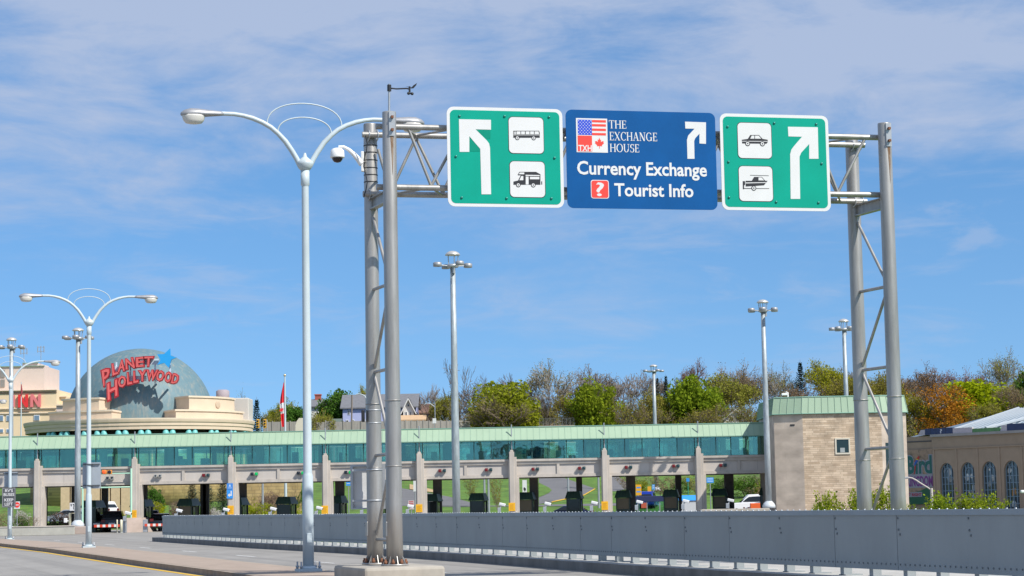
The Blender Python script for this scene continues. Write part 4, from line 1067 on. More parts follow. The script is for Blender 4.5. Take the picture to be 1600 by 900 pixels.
MB().prism([(w_ * x, h_ * y) for x, y in ((.3, .78), (.7, .78), (.6, .86), (.5, .96), (.4, .86))], M, .004).prism([(w_ * x, h_ * y) for x, y in ((.2, .68), (.8, .68), (.8, .71), (.2, .71))], M, .004).build('crest', mat('pale_blue_mark', (.45, .62, .85), .5), up)

# ------------------------------------------------------------------ stone tower at the end of the building
YT = 163.5
stone = brick_mat('buff_ashlar', (.60, .475, .345), (.42, .315, .215), (.30, .23, .165), .55, .155, 1.0, .010, bump=.7)
smooth_stone = brick_mat('smooth_limestone', (.50, .42, .34), (.48, .40, .325), (.42, .35, .28), 1.9, .62, 1.0, .006, bump=0.0)
xa, xb, xc, xd = at(1211, 720, YT + .7).x, at(1256, 720, YT).x, at(1379, 720, YT).x, at(1418, 720, YT + .7).x
zt0, zt1 = at(1300, 645, YT).z, at(1300, 620, YT).z
tw = thing('stone_tower', 'buff stone stair tower with chamfered corners and pale green metal roof', 'tower', ((xb + xc) / 2, YT, 0))
foot = [(xb, YT), (xc, YT), (xd, YT + .7), (xd, YT + 11), (xc, YT + 13.2), (xb, YT + 13.2), (xa, YT + 11), (xa, YT + .7)]
def walls(idx, name, m):
    mb = MB()
    for i in idx:
        p, q = foot[i], foot[(i + 1) % 8]
        mb.add([(p[0], p[1], -.1), (q[0], q[1], -.1), (q[0], q[1], zt0 + .05), (p[0], p[1], zt0 + .05)], [(0, 1, 2, 3)])
    return mb.build(name, m, tw, fix=False)
walls((0,), 'stone_wall', stone); walls((1, 2, 3, 4, 5, 6, 7), 'corner_wall', smooth_stone)
def ring(pts, k, cx, cy): return [(cx + (x - cx) * k, cy + (y - cy) * k) for x, y in pts]
cxm, cym = (xa + xd) / 2, YT + 6.6
o0 = ring(foot, 1.024, cxm, cym); o1 = ring(foot, .985, cxm, cym)
mb = MB(); mb.add([(x, y, zt0) for x, y in o0] + [(x, y, zt1) for x, y in o1], [(i, (i + 1) % 8, 8 + (i + 1) % 8, 8 + i) for i in range(8)] + [tuple(range(8, 16)), tuple(reversed(range(8)))])
rf = mb.build('roof', roof_m, tw)
mb = MB()
for i in range(8):
    p, q, r_, s_ = o0[i], o0[(i + 1) % 8], o1[(i + 1) % 8], o1[i]; ln = math.dist(p, q); n = max(2, int(ln / .5))
    nx, ny = (q[1] - p[1]) / ln, -(q[0] - p[0]) / ln
    for k in range(n + 1):
        f = k / n; A = (p[0] + (q[0] - p[0]) * f + nx * .02, p[1] + (q[1] - p[1]) * f + ny * .02, zt0); B = (s_[0] + (r_[0] - s_[0]) * f + nx * .02, s_[1] + (r_[1] - s_[1]) * f + ny * .02, zt1)
        mb.tube([A, B], .022, 4)
mb.build('roof_seams', seam_g, rf)
mb = MB()
for z, o in ((zt1 + .03, o1), (zt0 - .03, o0)):
    for i in range(8): mb.tube([(o[i][0], o[i][1], z), (o[(i + 1) % 8][0], o[(i + 1) % 8][1], z)], .045, 6)
mb.build('roof_trim', roof_dk, rf)
a = at(1306, 709, YT); b = at(1327, 685, YT); cx = (a.x + b.x) / 2
wd = MB().bbox(a.x + .06, b.x - .06, YT - .012, YT + .02, a.z + .06, b.z - .06).build('window', mat('dark_window_glass', (.015, .03, .03), .06), tw)
mb = MB().bbox(a.x - .04, b.x + .04, YT - .06, YT + .0, b.z - .07, b.z + .04).bbox(a.x - .04, b.x + .04, YT - .07, YT + .0, a.z - .05, a.z + .07).bbox(a.x - .04, a.x + .07, YT - .06, YT, a.z + .071, b.z - .071).bbox(b.x - .07, b.x + .04, YT - .06, YT, a.z + .071, b.z - .071)
mb.build('window_frame', mat('pale_window_frame', (.58, .54, .44), .6), wd)
mb = MB().bbox(a.x + .35, a.x + .7, YT - .017, YT - .0125, a.z + .1, a.z + .45); mb.build('window_object', mat('pale_inside', (.3, .33, .33), .6), wd)
e1 = Vector((xd - xc, .7, 0)).normalized(); q = Vector((xc, YT, 0)) + e1 * .45
MB().box((0, 0, 0), (.3, 2.0, .02), 0, plane_M((q.x, q.y, at(1385, 712, YT).z), e1)).build('side_window', mat('dark_window_glass', (.015, .03, .03), .06), tw)
e2 = Vector((xb - xa, -.7, 0)).normalized(); q = Vector((xa, YT + .7, 0)) + e2 * 1.45
MB().box((0, 0, .01), (.34, .12, .03), 0, plane_M((q.x, q.y, at(1238, 664, YT).z), e2)).build('vent', dark_m, tw)
mb = MB()
c = at(1227, 616, YT + 1.5); t = thing('roof_camera', 'small white camera on the edge of the stone tower roof', 'camera', c)
MB().tube([c + Vector((.2, 0, -.35)), c + Vector((.2, 0, .12)), c + Vector((.1, 0, .2)), c + Vector((.05, 0, .05))], .05, 8).build('bracket', white_m, t)
b_ = MB().rbox(c + Vector((-.08, 0, 0)), (.42, .18, .17), 0, .03).build('body', white_m, t)

# ------------------------------------------------------------------ high floodlight masts
def make_mast(n, rot):
    t = thing('floodlight_mast', 'x', 'light mast', (0, 0, 0), 0, 'tall galvanised floodlight masts')
    MB().lathe([(.24, 0), (.235, 5), (.195, 10), (.16, 15.25)], 18).build('pole', mat('spangled_galvanised', (.36, .40, .42), .5, .3, noise=.24, scale=7, stretch=(1, 1, .25)), t)
    MB().lathe([(.52, 0), (.52, .18), (.44, .34), (.27, .52), (.24, .55)], 8).build('base_shroud', mat('painted_shroud', (.50, .54, .57), .5), t)
    m = MB().lathe([(.46, 15.86), (.46, 15.90), (.38, 16.0), (.22, 16.09), (.05, 16.12)], 20)
    cap = m.build('rain_cap', mat('spun_aluminium', (.60, .58, .54), .35, .5), t)
    m = MB()
    for k in range(5): a = k * 2 * PI / 5; m.tube([(.3 * math.cos(a), .3 * math.sin(a), 15.3), (.34 * math.cos(a), .34 * math.sin(a), 15.88)], .03, 6)
    m.lathe([(.33, 15.15), (.36, 15.2), (.36, 15.32), (.2, 15.36)], 16).tube([(.22, 0, 15.15), (.22, 0, 14.8)], .09, 8); m.build('winch_ring', galv, t)
    for k in range(n):
        a = rot + k * 2 * PI / n; d = Vector((math.cos(a), math.sin(a), 0)); c = d * 1.02
        MB().tube([d * .2 + Vector((0, 0, 15.24)), d * 1.0 + Vector((0, 0, 15.28))], .03, 6).build('arm', galv, t)
        MB().lathe([(.24, -.12), (.265, -.10), (.265, .09), (.19, .13)], 16, (c.x, c.y, 15.3)).build('floodlight', lamp_head, t)
    return t
m4 = make_mast(4, R(8)); m6 = make_mast(6, R(12)); first = {4: True, 6: True}
for px, py, Y, n, zb, rz, lab in ((707, 392, 128, 4, 0, R(-72), 'big galvanised floodlight mast standing before the toll building, close to the gantry'),
                              (1191.5, 468, 162.6, 6, 1.0, R(10), 'floodlight mast with six drum lamps on the concrete block beside the stone tower'),
                              (1318, 498, 181, 6, 0, R(40), 'floodlight mast rising behind the stone tower roof'),
                              (1021, 569.5, 236, 4, ground_z(20, 236), R(15), 'distant floodlight mast standing behind the toll building before the trees'),
                              (122, 512, 162.5, 6, .55, R(20), 'floodlight mast standing beside the pale dome in front of the toll building'),
                              (18, 527, 185, 6, 0, R(25), 'floodlight mast behind the toll roof in front of the hotel')):
    src = m4 if n == 4 else m6
    o = src if first[n] else copy_tree(src); first[n] = False
    p = at(px, py, Y); ps = at(px, 785, Y)
    place(o, (p.x, Y, zb), rz, lab); o.scale = (1, 1, (p.z - zb) / 16.12)
mp = at(1200, 793, 162.3)
solo(MB().rbox((mp.x - 2.6, 162.2, .45), (5.2, 2.0, 1.1), 0, .05), 'mast_plinth', conc, 'pale concrete block under the mast beside the stone tower', 'plinth', (mp.x, 162.2, -.1))
mp = at(122, 822, 162.5)
solo(MB().rbox((mp.x + .1, 162.6, .28), (1.3, 1.3, .62), 0, .06), 'mast_plinth', pink_c, 'pinkish concrete block under the mast in front of the dome', 'plinth', (mp.x, 162.6, 0))
# ------------------------------------------------------------------ plaza furniture on the far left
def hwall(x0, y0, x1, y1, h, th, m, name, lab, cat='wall', z=0.0, cap=None):
    d = Vector((x1 - x0, y1 - y0, 0)); c = Vector(((x0 + x1) / 2, (y0 + y1) / 2, z + h / 2)); rz = math.atan2(d.y, d.x)
    t = thing(name, lab, cat, (c.x, c.y, z))
    MB().rbox(c, (d.length, th, h), rz, .03).build('wall_body', m, t)
    if cap: MB().rbox((c.x, c.y, z + h + .04), (d.length + .05, th + .08, .08), rz, .02).build('coping', cap, t)
    return t
a = on_z(-20, 838, 0); b = on_z(112, 836, 0)
low_m = mat('pale_block_wall', (.40, .39, .34), .9, noise=.12, scale=1.4, bump=.2)
hwall(a.x, 157, b.x, 157.5, .62, .35, low_m, 'low_wall', 'low pale block wall with planting behind it at the plaza edge', cap=conc_pale)
cream = mat('cream_bollard', (.70, .66, .48), .5, noise=.1, scale=6)
for px, py, lb in ((183, 832, 'thin cream bollard at the end of the striped gate arm'), (189.5, 832, 'thicker cream bollard beside the sloped island nose')):
    c = on_z(px, py + .8, 0); h = at(px, 812, c.y).z
    t = thing('bollard', lb, 'bollard', (c.x, c.y, 0), 0, 'cream bollards at the gate')
    r = .055 if px < 185 else .10
    MB().lathe([(r, 0), (r, h - .05), (r * .7, h)], 14, (c.x, c.y, 0)).build('post', cream, t)
    MB().lathe([(r * 1.8, 0), (r * 1.8, .03)], 14, (c.x, c.y, .003)).build('foot_plate', galv, t)
# cream frame with the small lane arrow sign
c = on_z(112, 834, 0); Yf = c.y
t = thing('height_frame', 'cream painted guard frame with a reader box at the low wall end', 'frame', (c.x, Yf, 0))
zt = at(112, 802, Yf).z; x0, x1 = at(109.5, 810, Yf).x, at(118, 810, Yf).x
MB().tube([(x0, Yf, 0), (x0, Yf, zt), (x1, Yf, zt), (x1, Yf, .1)], .10, 10).build('hoop', cream, t)
MB().rbox((x0 - .35, Yf, 1.05), (.25, .25, .35), 0, .03).tube([(x0 - .3, Yf, 1.0), (x0, Yf, 1.0)], .04, 6).build('reader_box', white_m, t)
a = at(109, 798, Yf - .1); b = at(118, 785.5, Yf - .1)
t = thing('arrow_sign', 'small white sign with two curved black arrows above the cream frame', 'sign', (a.x, Yf - .1, a.z))
MB().bbox(a.x, b.x, Yf - .12, Yf - .08, a.z, b.z).build('plate', sign_white, t)
M = plane_M((a.x, Yf - .121, a.z), (1, 0, 0)); w, h = b.x - a.x, b.z - a.z
m = MB().prism([(w * x, h * y) for x, y in ((.15, .85), (.35, .85), (.35, .6), (.28, .5), (.22, .6), (.15, .7))], M, .004)
m.prism([(w * x, h * y) for x, y in ((.52, .85), (.75, .85), (.78, .6), (.70, .38), (.78, .15), (.64, .15), (.58, .38), (.66, .6), (.64, .72), (.52, .72))], M, .004)
m.build('arrows', sign_black, t)
MB().tube([(b.x - .1, Yf, 0), (b.x - .1, Yf, b.z - .05)], .035, 6).build('post', galv, t)
# striped gate arms
stripe_r = mat('gate_red', (.65, .07, .03), .5); stripe_w = mat('gate_white', (.72, .71, .68), .5)
for px0, px1, py, Y, lb in ((147, 187, 822, 166.5, 'red and white striped gate arm reaching to the cream bollards'), (226, 256, 820.5, 167.5, 'red and white striped gate arm between the island nose and the parapet end')):
    a = at(px0, py, Y); b = at(px1, py, Y); n = 9 if px1 - px0 > 35 else 7
    t = thing('striped_barrier', lb, 'barrier', (a.x, Y, a.z), 0, 'striped gate arms')
    arm = MB().bbox(a.x, b.x, Y, Y + .05, a.z - .10, a.z + .10).build('arm', stripe_w, t)
    m = MB()
    for k in range(0, n, 2):
        x0 = a.x + (b.x - a.x) * k / n; x1 = a.x + (b.x - a.x) * (k + 1) / n; m.bbox(x0, x1, Y - .006, Y + .056, a.z - .102, a.z + .102)
    m.build('red_stripes', stripe_r, arm)
    hx = a.x if px0 > 200 else b.x + .3
    MB().rbox((hx, Y + .35, .5), (.35, .4, 1.0), 0, .03).build('housing', galv, t)
# signs on the two lamp poles
c = at(138.5, 742, 87.8); a = at(126, 763.5, 87.8); b = at(154.5, 722, 87.8)
blank = mat('blank_grey_panel', (.36, .40, .44), .5, .2, noise=.05)
t = thing('blank_sign', 'blank grey sign panel seen from behind on the second lamp pole', 'sign', c)
MB().bbox(a.x, b.x, 88.18, 88.22, a.z, b.z).build('panel', blank, t)
m = MB()
for f in (.12, .93): z = a.z + (b.z - a.z) * f; m.lathe([(.13, z - .02), (.13, z + .02)], 16, (c.x, 88.0, 0)).bbox(a.x + .03, b.x - .03, 88.12, 88.18, z - .02, z + .02)
m.build('clamp', mat('dark_band', (.10, .11, .12), .5, .3), t)
ld = ORG and at(15, 845, 124.0)
a = at(2.5, 761, 123.6); b = at(23.5, 737, 123.6)
t = thing('blank_sign', 'small blank grey panel above the bus lane sign on the far lamp pole', 'sign', a)
MB().bbox(a.x, b.x, 124.18, 124.22, a.z, b.z).build('panel', blank, t)
MB().bbox(a.x - .05, b.x + .05, 124.12, 124.18, b.z - .12, b.z - .06).build('clamp', mat('dark_band', (.10, .11, .12), .5, .3), t)
a = at(3, 793, 123.6); b = at(24.5, 761.5, 123.6)
t = thing('lane_sign', 'dark grey sign with white words telling RVs and buses to keep left', 'sign', a)
pl = MB().bbox(a.x, b.x, 123.6, 123.63, a.z, b.z).build('panel', mat('charcoal_sheeting', (.075, .08, .09), .5), t)
M = plane_M((a.x, 123.599, a.z), (1, 0, 0)); w, h = b.x - a.x, b.z - a.z
m = MB()
for s, v0, v1, u0, u1 in (("RV'S", .77, .92, .22, .80), ('BUSES', .57, .72, .12, .90), ('KEEP', .30, .45, .18, .84), ('LEFT', .09, .24, .20, .80)): add_text(m, s, (w * u0, h * v0, w * u1, h * v1), M, .004, .02)
m.build('lettering', sign_white, t)
m = MB(); g = .03
m.prism([(g, g), (w - g, g), (w - g, g + .02), (g, g + .02)], M, .004).prism([(g, h - g - .02), (w - g, h - g - .02), (w - g, h - g), (g, h - g)], M, .004)
m.prism([(g, g + .02), (g + .02, g + .02), (g + .02, h - g - .02), (g, h - g - .02)], M, .004).prism([(w - g - .02, g + .02), (w - g, g + .02), (w - g, h - g - .02), (w - g - .02, h - g - .02)], M, .004).build('rule', mat('grey_rule', (.4, .4, .4), .5), t)
# no entry sign
c = at(26.5, 789, 159); a = at(22, 795, 159); b = at(31, 783.5, 159)
t = thing('no_entry_sign', 'square white plate with a red no entry disc behind the low wall', 'sign', (c.x, 159, 0))
MB().bbox(a.x, b.x, 159, 159.03, a.z, b.z).build('plate', sign_white, t)
M = plane_M((c.x, 158.999, c.z), (1, 0, 0))
d = MB().prism(disc(0, 0, .21, 20), M, .004).build('red_disc', sign_red, t)
MB().prism([(-.14, -.03), (.14, -.03), (.14, .03), (-.14, .03)], M, .008).build('white_bar', sign_white, d)
MB().tube([(c.x, 159.06, 0), (c.x, 159.06, b.z)], .03, 6).build('post', galv, t)

# ------------------------------------------------------------------ vehicles
tyre = mat('tyre_rubber', (.02, .02, .02), .85); rim_m = mat('alloy_rim', (.5, .5, .52), .35, .7); car_gl = mat('car_glass', (.012, .016, .02), .05); tail_m = mat('tail_lamp', (.10, .008, .008), .3)
def car(name, label, cat, loc, rz, paint, prof, cabin, L_, W_, group=None, wheels=(.19, .80), plate=False):
    """prof: side outline of the body (x along the length, z); cabin: outline of the glasshouse"""
    t = thing(name, label, cat, (0, 0, 0), 0, group)
    def extr(poly, w0, taper, ztop=None):
        n = len(poly); vs = []; zs = [p[1] for p in poly]; z0, z1 = min(zs), max(zs)
        for s in (-1, 1):
            for x, z in poly:
                k = 1 - taper * ((z - z0) / (z1 - z0 + 1e-6)) ** 1.6; vs.append((x, s * w0 / 2 * k, z))
        return vs, [tuple(range(n)), tuple(reversed(range(n, 2 * n)))] + [(i, n + i, n + (i + 1) % n, (i + 1) % n) for i in range(n)]
    def body_mesh(poly, w, tp):
        vs, fs = extr(poly, w, tp); bm = bmesh.new(); V_ = [bm.verts.new(v) for v in vs]
        for f in fs: bm.faces.new([V_[i] for i in f])
        bmesh.ops.recalc_face_normals(bm, faces=bm.faces[:])
        bmesh.ops.bevel(bm, geom=bm.edges[:], offset=.05, segments=2, affect='EDGES', profile=.6, clamp_overlap=True)
        bm.verts.index_update(); mb = MB(); mb.add([v.co.copy() for v in bm.verts], [tuple(v.index for v in f.verts) for f in bm.faces], False); bm.free(); return mb
    body_mesh(prof, W_, .06).build('body', paint, t)
    if cabin:
        body_mesh(cabin, W_ * .93, .20).build('cabin', paint, t)
        zc0 = min(p[1] for p in cabin); zc1 = max(p[1] for p in cabin); xm = sum(p[0] for p in cabin) / len(cabin)
        win = [(xm + (x - xm) * .90, zc0 + .08 + (z - zc0) * .74) for x, z in cabin]
        body_mesh(win, W_ * .945, .19).build('side_windows', car_gl, t)
        win2 = [(xm + (x - xm) * 1.02, zc0 + .07 + (z - zc0) * .74) for x, z in cabin]
        body_mesh(win2, W_ * .80, .20).build('windscreens', car_gl, t)
    for f in wheels:
        for s in (-1, 1):
            x = f * L_; w = MB().lathe([(.20, -.11), (.31, -.11), (.335, -.06), (.335, .06), (.31, .11), (.20, .11)], 20, (0, 0, 0), Matrix.Translation((x, s * (W_ / 2 - .10), .335)) @ Matrix.Rotation(PI / 2, 4, 'X')).build('wheel', tyre, t)
            MB().lathe([(.21, -.118), (.21, .118)], 14, (0, 0, 0), Matrix.Translation((x, s * (W_ / 2 - .10), .335)) @ Matrix.Rotation(PI / 2, 4, 'X')).build('rim', rim_m, w)
    for s in (-1, 1):
        MB().rbox((.0, s * (W_ / 2 - .22), .92), (.10, .30, .22), 0, .02).build('tail_light', tail_m, t)
        MB().rbox((L_ - .02, s * (W_ / 2 - .25), .75), (.10, .34, .18), 0, .02).build('headlight', lens_m, t)
    if plate: MB().bbox(-.07, -.03, -.26, .26, .62, .76).build('number_plate', sign_white, t)
    t.location = loc; t.rotation_euler = (0, 0, rz)
    return t
suv_p = [(0, .42), (.02, .95), (.06, 1.08), (3.3, 1.06), (4.35, .95), (4.55, .78), (4.55, .34), (.1, .30)]
suv_c = [(.10, 1.05), (.42, 1.70), (.75, 1.74), (2.5, 1.72), (3.35, 1.05)]
sed_p = [(0, .45), (.03, .88), (.25, .98), (3.6, .92), (4.4, .80), (4.55, .66), (4.55, .32), (.1, .28)]
sed_c = [(.45, .95), (1.0, 1.40), (1.5, 1.46), (2.5, 1.44), (3.45, .93)]
pk_p = [(0, .58), (.02, 1.12), (2.0, 1.14), (3.9, 1.16), (5.35, 1.10), (5.6, .95), (5.62, .50), (.1, .46)]
pk_c = [(1.95, 1.12), (2.05, 1.82), (2.4, 1.90), (3.3, 1.88), (4.05, 1.14)]
blk = mat('black_car_paint', (.008, .008, .010), .15); navy = mat('navy_car_paint', (.012, .02, .06), .2); blue_p = mat('blue_car_paint', (.01, .035, .30), .2)
wht = mat('white_car_paint', (.72, .73, .75), .25); sil = mat('silver_car_paint', (.45, .47, .5), .25, .4)
def spot(px, Y, z=0.0): c = at(px, 800, Y); return (c.x, Y, z)
HEAD = R(97)
car('parked_car', 'black sports utility car waiting behind the gate beside the cream bollards', 'car', spot(175, 172), HEAD, blk, suv_p, suv_c, 4.55, 1.85, plate=True)
car('parked_car', 'black saloon behind the long gate arm nearest the pale mast', 'car', spot(151, 173), HEAD, blk, sed_p, sed_c, 4.55, 1.8, plate=True)
car('parked_car', 'dark navy van behind the gate between the island nose and parapet', 'car', spot(232, 176), HEAD, navy, suv_p, suv_c, 4.55, 1.9)
car('parked_car', 'black car half hidden by the end of the parapet', 'car', spot(250, 171.5), HEAD, blk, sed_p, sed_c, 4.55, 1.8)
def groundspot(px, Y): c = at(px, 790, Y); return (c.x, Y, ground_z(c.x, Y) + .02)
car('parked_car', 'white sports utility car seen through the gated bay before the yellow stone wall', 'car', groundspot(177, 212), R(150), wht, suv_p, suv_c, 4.55, 1.85)
car('parked_car', 'silver saloon in the bay next to the pale dome mast', 'car', groundspot(140, 206), R(160), sil, sed_p, sed_c, 4.55, 1.8)
p = on_ground(1003, 789)
car('parked_car', 'bright blue hatchback driving away beyond the small mast', 'car', (p.x, 212, ground_z(0, 212) + .02), R(80), blue_p, suv_p, suv_c, 4.3, 1.8)
car('parked_car', 'dark blue car mostly hidden beside the booth on the forked road', 'car', spot(925, 192), R(170), navy, sed_p, sed_c, 4.55, 1.8)
c = at(1147, 790, 196)
car('pickup_truck', 'white crew cab pickup beside the last booth', 'pickup', (c.x + 4.6, 196, .28), R(180), wht, pk_p, pk_c, 5.6, 1.95)
c = at(1166, 795, 190)
car('parked_car', 'dark blue saloon in front of the white pickup', 'car', (c.x, 190, 0), R(10), navy, sed_p, sed_c, 4.55, 1.8)
# orange barrel boards, kiosk, far signs
c = at(1181, 792, 186); solo(MB().rbox((c.x, 186, 1.1), (1.0, .4, .55), 0, .05).rbox((c.x, 186, .4), (.9, .3, .8), 0, .04), 'orange_barrier', mat('orange_plastic', (.75, .13, .03), .5), 'orange plastic barrier by the stone tower mast', 'barrier', (c.x, 186, 0))
c = at(1074, 790, 197); t = thing('kiosk', 'pale grey kiosk with a bright blue roof beside the last pillar', 'kiosk', (c.x, 197, -.1))
z = at(1074, 782, 197).z; zt = at(1074, 774, 197).z
MB().rbox((c.x, 197, z / 2 - .05), (2.2, 2.2, z + .1), 0, .03).build('wall', mat('pale_grey_panel', (.50, .52, .54), .6), t)
m = MB(); m.add([(c.x - 1.3, 195.8, z), (c.x + 1.3, 195.8, z), (c.x + 1.3, 198.2, z), (c.x - 1.3, 198.2, z), (c.x - 1.0, 196.6, zt), (c.x + 1.3, 196.6, zt), (c.x + 1.3, 197.6, zt), (c.x - 1.0, 197.6, zt)], [(3, 2, 1, 0), (4, 5, 6, 7), (0, 1, 5, 4), (1, 2, 6, 5), (2, 3, 7, 6), (3, 0, 4, 7)])
m.build('roof', blu, t)
c = at(1020, 790, 200); t = thing('bus_shelter', 'glazed shelter with a dark blue fascia between two booths', 'shelter', (c.x, 200, 0))
z = ground_z(0, 200); zt = at(1020, 776, 200).z
MB().rbox((c.x, 200, zt - .2), (3.6, 1.6, .55), 0, .03).build('fascia', mat('navy_fascia', (.02, .03, .09), .5), t)
m = MB()
for dx in (-1.7, -.6, .6, 1.7): m.tube([(c.x + dx, 199.3, z), (c.x + dx, 199.3, zt - .2)], .05, 6)
m.build('posts', galv, t); MB().bbox(c.x - 1.7, c.x + 1.7, 200.6, 200.63, z + .1, zt - .45).build('glass_panel', glass_teal, t)
MB().rbox((c.x - .9, 199.2, z + 1.3), (.5, .1, .5), 0, .02).build('notice', mat('brick_red_notice', (.4, .08, .04), .6), t)
def post_sign(px0, px1, py0, py1, Y, m_, lab, post=galv, mark=None):
    a = at(px0, py1, Y); b = at(px1, py0, Y); c = (a.x + b.x) / 2
    t = thing('post_sign', lab, 'sign', (c, Y, ground_z(c, Y)))
    pl = MB().bbox(a.x, b.x, Y - .03, Y, a.z, b.z).build('plate', m_, t)
    MB().tube([(c, Y + .04, ground_z(c, Y)), (c, Y + .04, b.z - .05)], .05, 6).build('post', post, t)
    if mark: mark(pl, plane_M((a.x, Y - .031, a.z), (1, 0, 0)), b.x - a.x, b.z - a.z)
    return t
def arrow_mark(m_): 
    def f(pl, M, w, h): MB().prism([(w * x, h * y) for x, y in ((.2, .30), (.55, .05), (.6, .2), (.8, .15), (.75, .35), (.35, .45))], M, .005).build('arrow', m_, pl)
    return f
def lines_mark(m_, n=3):
    def f(pl, M, w, h):
        m = MB()
        for k in range(n): y = h * (k + .7) / (n + .6); m.prism([(w * .12, y), (w * .88, y), (w * .88, y + h * .12), (w * .12, y + h * .12)], M, .005)
        m.build('marking', m_, pl)
    return f
post_sign(993.5, 1002, 757, 774, 204, mat('amber_sign', (.72, .36, .02), .5), 'amber sign with a blue band and arrow beside the small mast', mark=lines_mark(blu, 2))
post_sign(1104, 1115, 746, 754.5, 205, blu, 'blue sign with pale lines just right of the last pillar', mark=lines_mark(mat('pale_blue_mark', (.45, .62, .85), .5), 3))
post_sign(1072.5, 1077, 747, 752.5, 206, blu, 'tiny blue sign on a green post behind the kiosk', post=mat('green_post', (.03, .22, .14), .5))
post_sign(1019, 1023, 757, 765, 222, blu, 'small blue sign hard against the distant mast', mark=lines_mark(sign_white, 2))
post_sign(541, 548, 752, 759, 206, blu, 'small blue sign beside the rust stained panel', mark=lines_mark(sign_white, 1))
post_sign(646, 650.5, 750, 768, 206, sign_white, 'tall white sign just left of the pillar after the gantry')
post_sign(816.5, 823, 750, 770, 207, sign_white, 'tall white sign with black arrow between the sixth pillar and its booth', mark=arrow_mark(sign_black))
post_sign(638, 647, 782, 796, 184, mat('pinkish_notice', (.66, .56, .57), .6), 'pinkish white notice low between gantry leg and pillar', mark=lines_mark(mat('red_print', (.5, .1, .12), .6), 4))
post_sign(1012, 1017, 760, 770, 213, mat('amber_diamond', (.70, .34, .02), .5), 'small amber sign in the bushes left of the distant mast')
# two plain road lamps seen through the glass and bays
def road_lamp(px, ytop, Y, reach, lab):
    z0 = ground_z(0, Y); p = at(px, ytop, Y); t = thing('road_lamp', lab, 'street lamp', (p.x, Y, z0), 0, 'grey curved arm road lamps behind the toll building')
    MB().tube([(p.x, Y, z0), (p.x, Y, p.z - 1.2)], [.13, .08], 10).build('pole', galv, t)
    P = [(p.x + reach * (1 - math.cos(a)), Y, p.z - 1.2 + 1.2 * math.sin(a)) for a in [PI / 2 * i / 8 for i in range(9)]]
    MB().tube(P, .055, 8).build('arm', lamp_paint, t); q = P[-1]
    MB().rbox((q[0] + .3 * (1 if reach > 0 else -1), Y, q[2] - .03), (.8, .28, .16), 0, .05).build('lamp_head', lamp_head, t)
road_lamp(934, 706, 214, -3.0, 'curved arm road lamp seen through the glass near the seventh pillar')
road_lamp(887, 712, 222, 1.2, 'straight road lamp rising behind the forked road booth')
road_lamp(756, 704, 216, 1.5, 'road lamp behind the booth by the big mast')
road_lamp(762.5, 716, 208, -1.6, 'shorter road lamp pole next to the one by the big mast')
road_lamp(410, 690, 206, 1.8, 'road lamp between the tall street lamp and the spruces')
c = at(454, 765, 200)

# ------------------------------------------------------------------ roads and walls on the slope behind
def drape(px_poly, name, m, dz=.03):
    pts = [on_ground(*p) for p in px_poly]
    mb = MB(); mb.add([(p.x, p.y, ground_z(p.x, p.y) + dz) for p in pts], [tuple(range(len(pts)))])
    me = mb.build(name, m, None, (0, 0, 0)); tag(me, kind='structure'); return me
far_road = mat('hill_asphalt', (.135, .135, .14), .9, noise=.12, scale=.5)
drape(((842, 747), (878, 746), (930, 764), (912, 774), (862, 785), (842, 788)), 'hill_road', far_road)
drape(((945, 742), (962, 742), (990, 762), (962, 768), (945, 768)), 'side_road', far_road)
drape(((620, 762), (700, 776), (742, 787), (742, 791), (600, 791)), 'approach_road', far_road)
drape(((842, 789.2), (945, 787), (1010, 786), (1010, 790.5), (620, 793)), 'plaza_exit_road', far_road)
drape(((640, 757), (652, 760), (690, 769), (690, 772), (640, 765)), 'sandy_verge', mat('sandy_verge', (.42, .30, .16), .95, noise=.2, scale=.6), .06)
drape(((862, 784.2), (912, 773.6), (930, 763.6), (930.5, 764.6), (913, 774.8), (862, 785.6)), 'yellow_edge_line', yellow_paint, .05)
drape(((842, 755), (858, 763), (862, 767), (858, 771), (842, 778)), 'grass_triangle', grass_m, .07)
ystone = brick_mat('yellow_limestone', (.50, .37, .17), (.40, .28, .12), (.25, .18, .09), .8, .32, 1.0, .02)
def wallbox(px0, px1, py0, py1, Y, th, m_, name, lab, cat='wall'):
    a = at(px0, py1, Y); b = at(px1, py0, Y); zg = min(a.z, ground_z(0, Y) - .1)
    t = thing(name, lab, cat, ((a.x + b.x) / 2, Y, zg))
    MB().bbox(a.x, b.x, Y, Y + th, zg, b.z).build('wall_body', m_, t)
    return t, a, b, zg
t, a, b, zg = wallbox(378, 470, 742, 780, 213, .5, ystone, 'stone_wall', 'yellow stone retaining wall seen through the bays beside the tall street lamp')
MB().bbox(a.x - .1, b.x + .1, 212.9, 213.6, b.z, b.z + .15).build('coping', conc, t)
t, a, b, zg = wallbox(95, 205, 735, 800, 217, 4, ystone, 'stone_building', 'yellow stone building with pilasters seen through the gated bays', 'building')
m = MB()
for k in range(7): x = a.x + (b.x - a.x) * (k + .5) / 7; m.bbox(x - .45, x + .45, 216.6, 216.998, zg, b.z)
m.build('pilaster', mat('pale_sandstone', (.55, .42, .26), .9, noise=.1), t)
m = MB()
for k in range(6): x = a.x + (b.x - a.x) * (k + 1) / 7; m.bbox(x - .35, x + .35, 216.95, 216.99, zg + 2.6, b.z - .8)
m.build('window', car_gl, t)
MB().bbox(a.x, b.x, 216.7, 216.997, zg, zg + 1.1).build('plinth', mat('grey_plinth', (.3, .27, .23), .9), t)

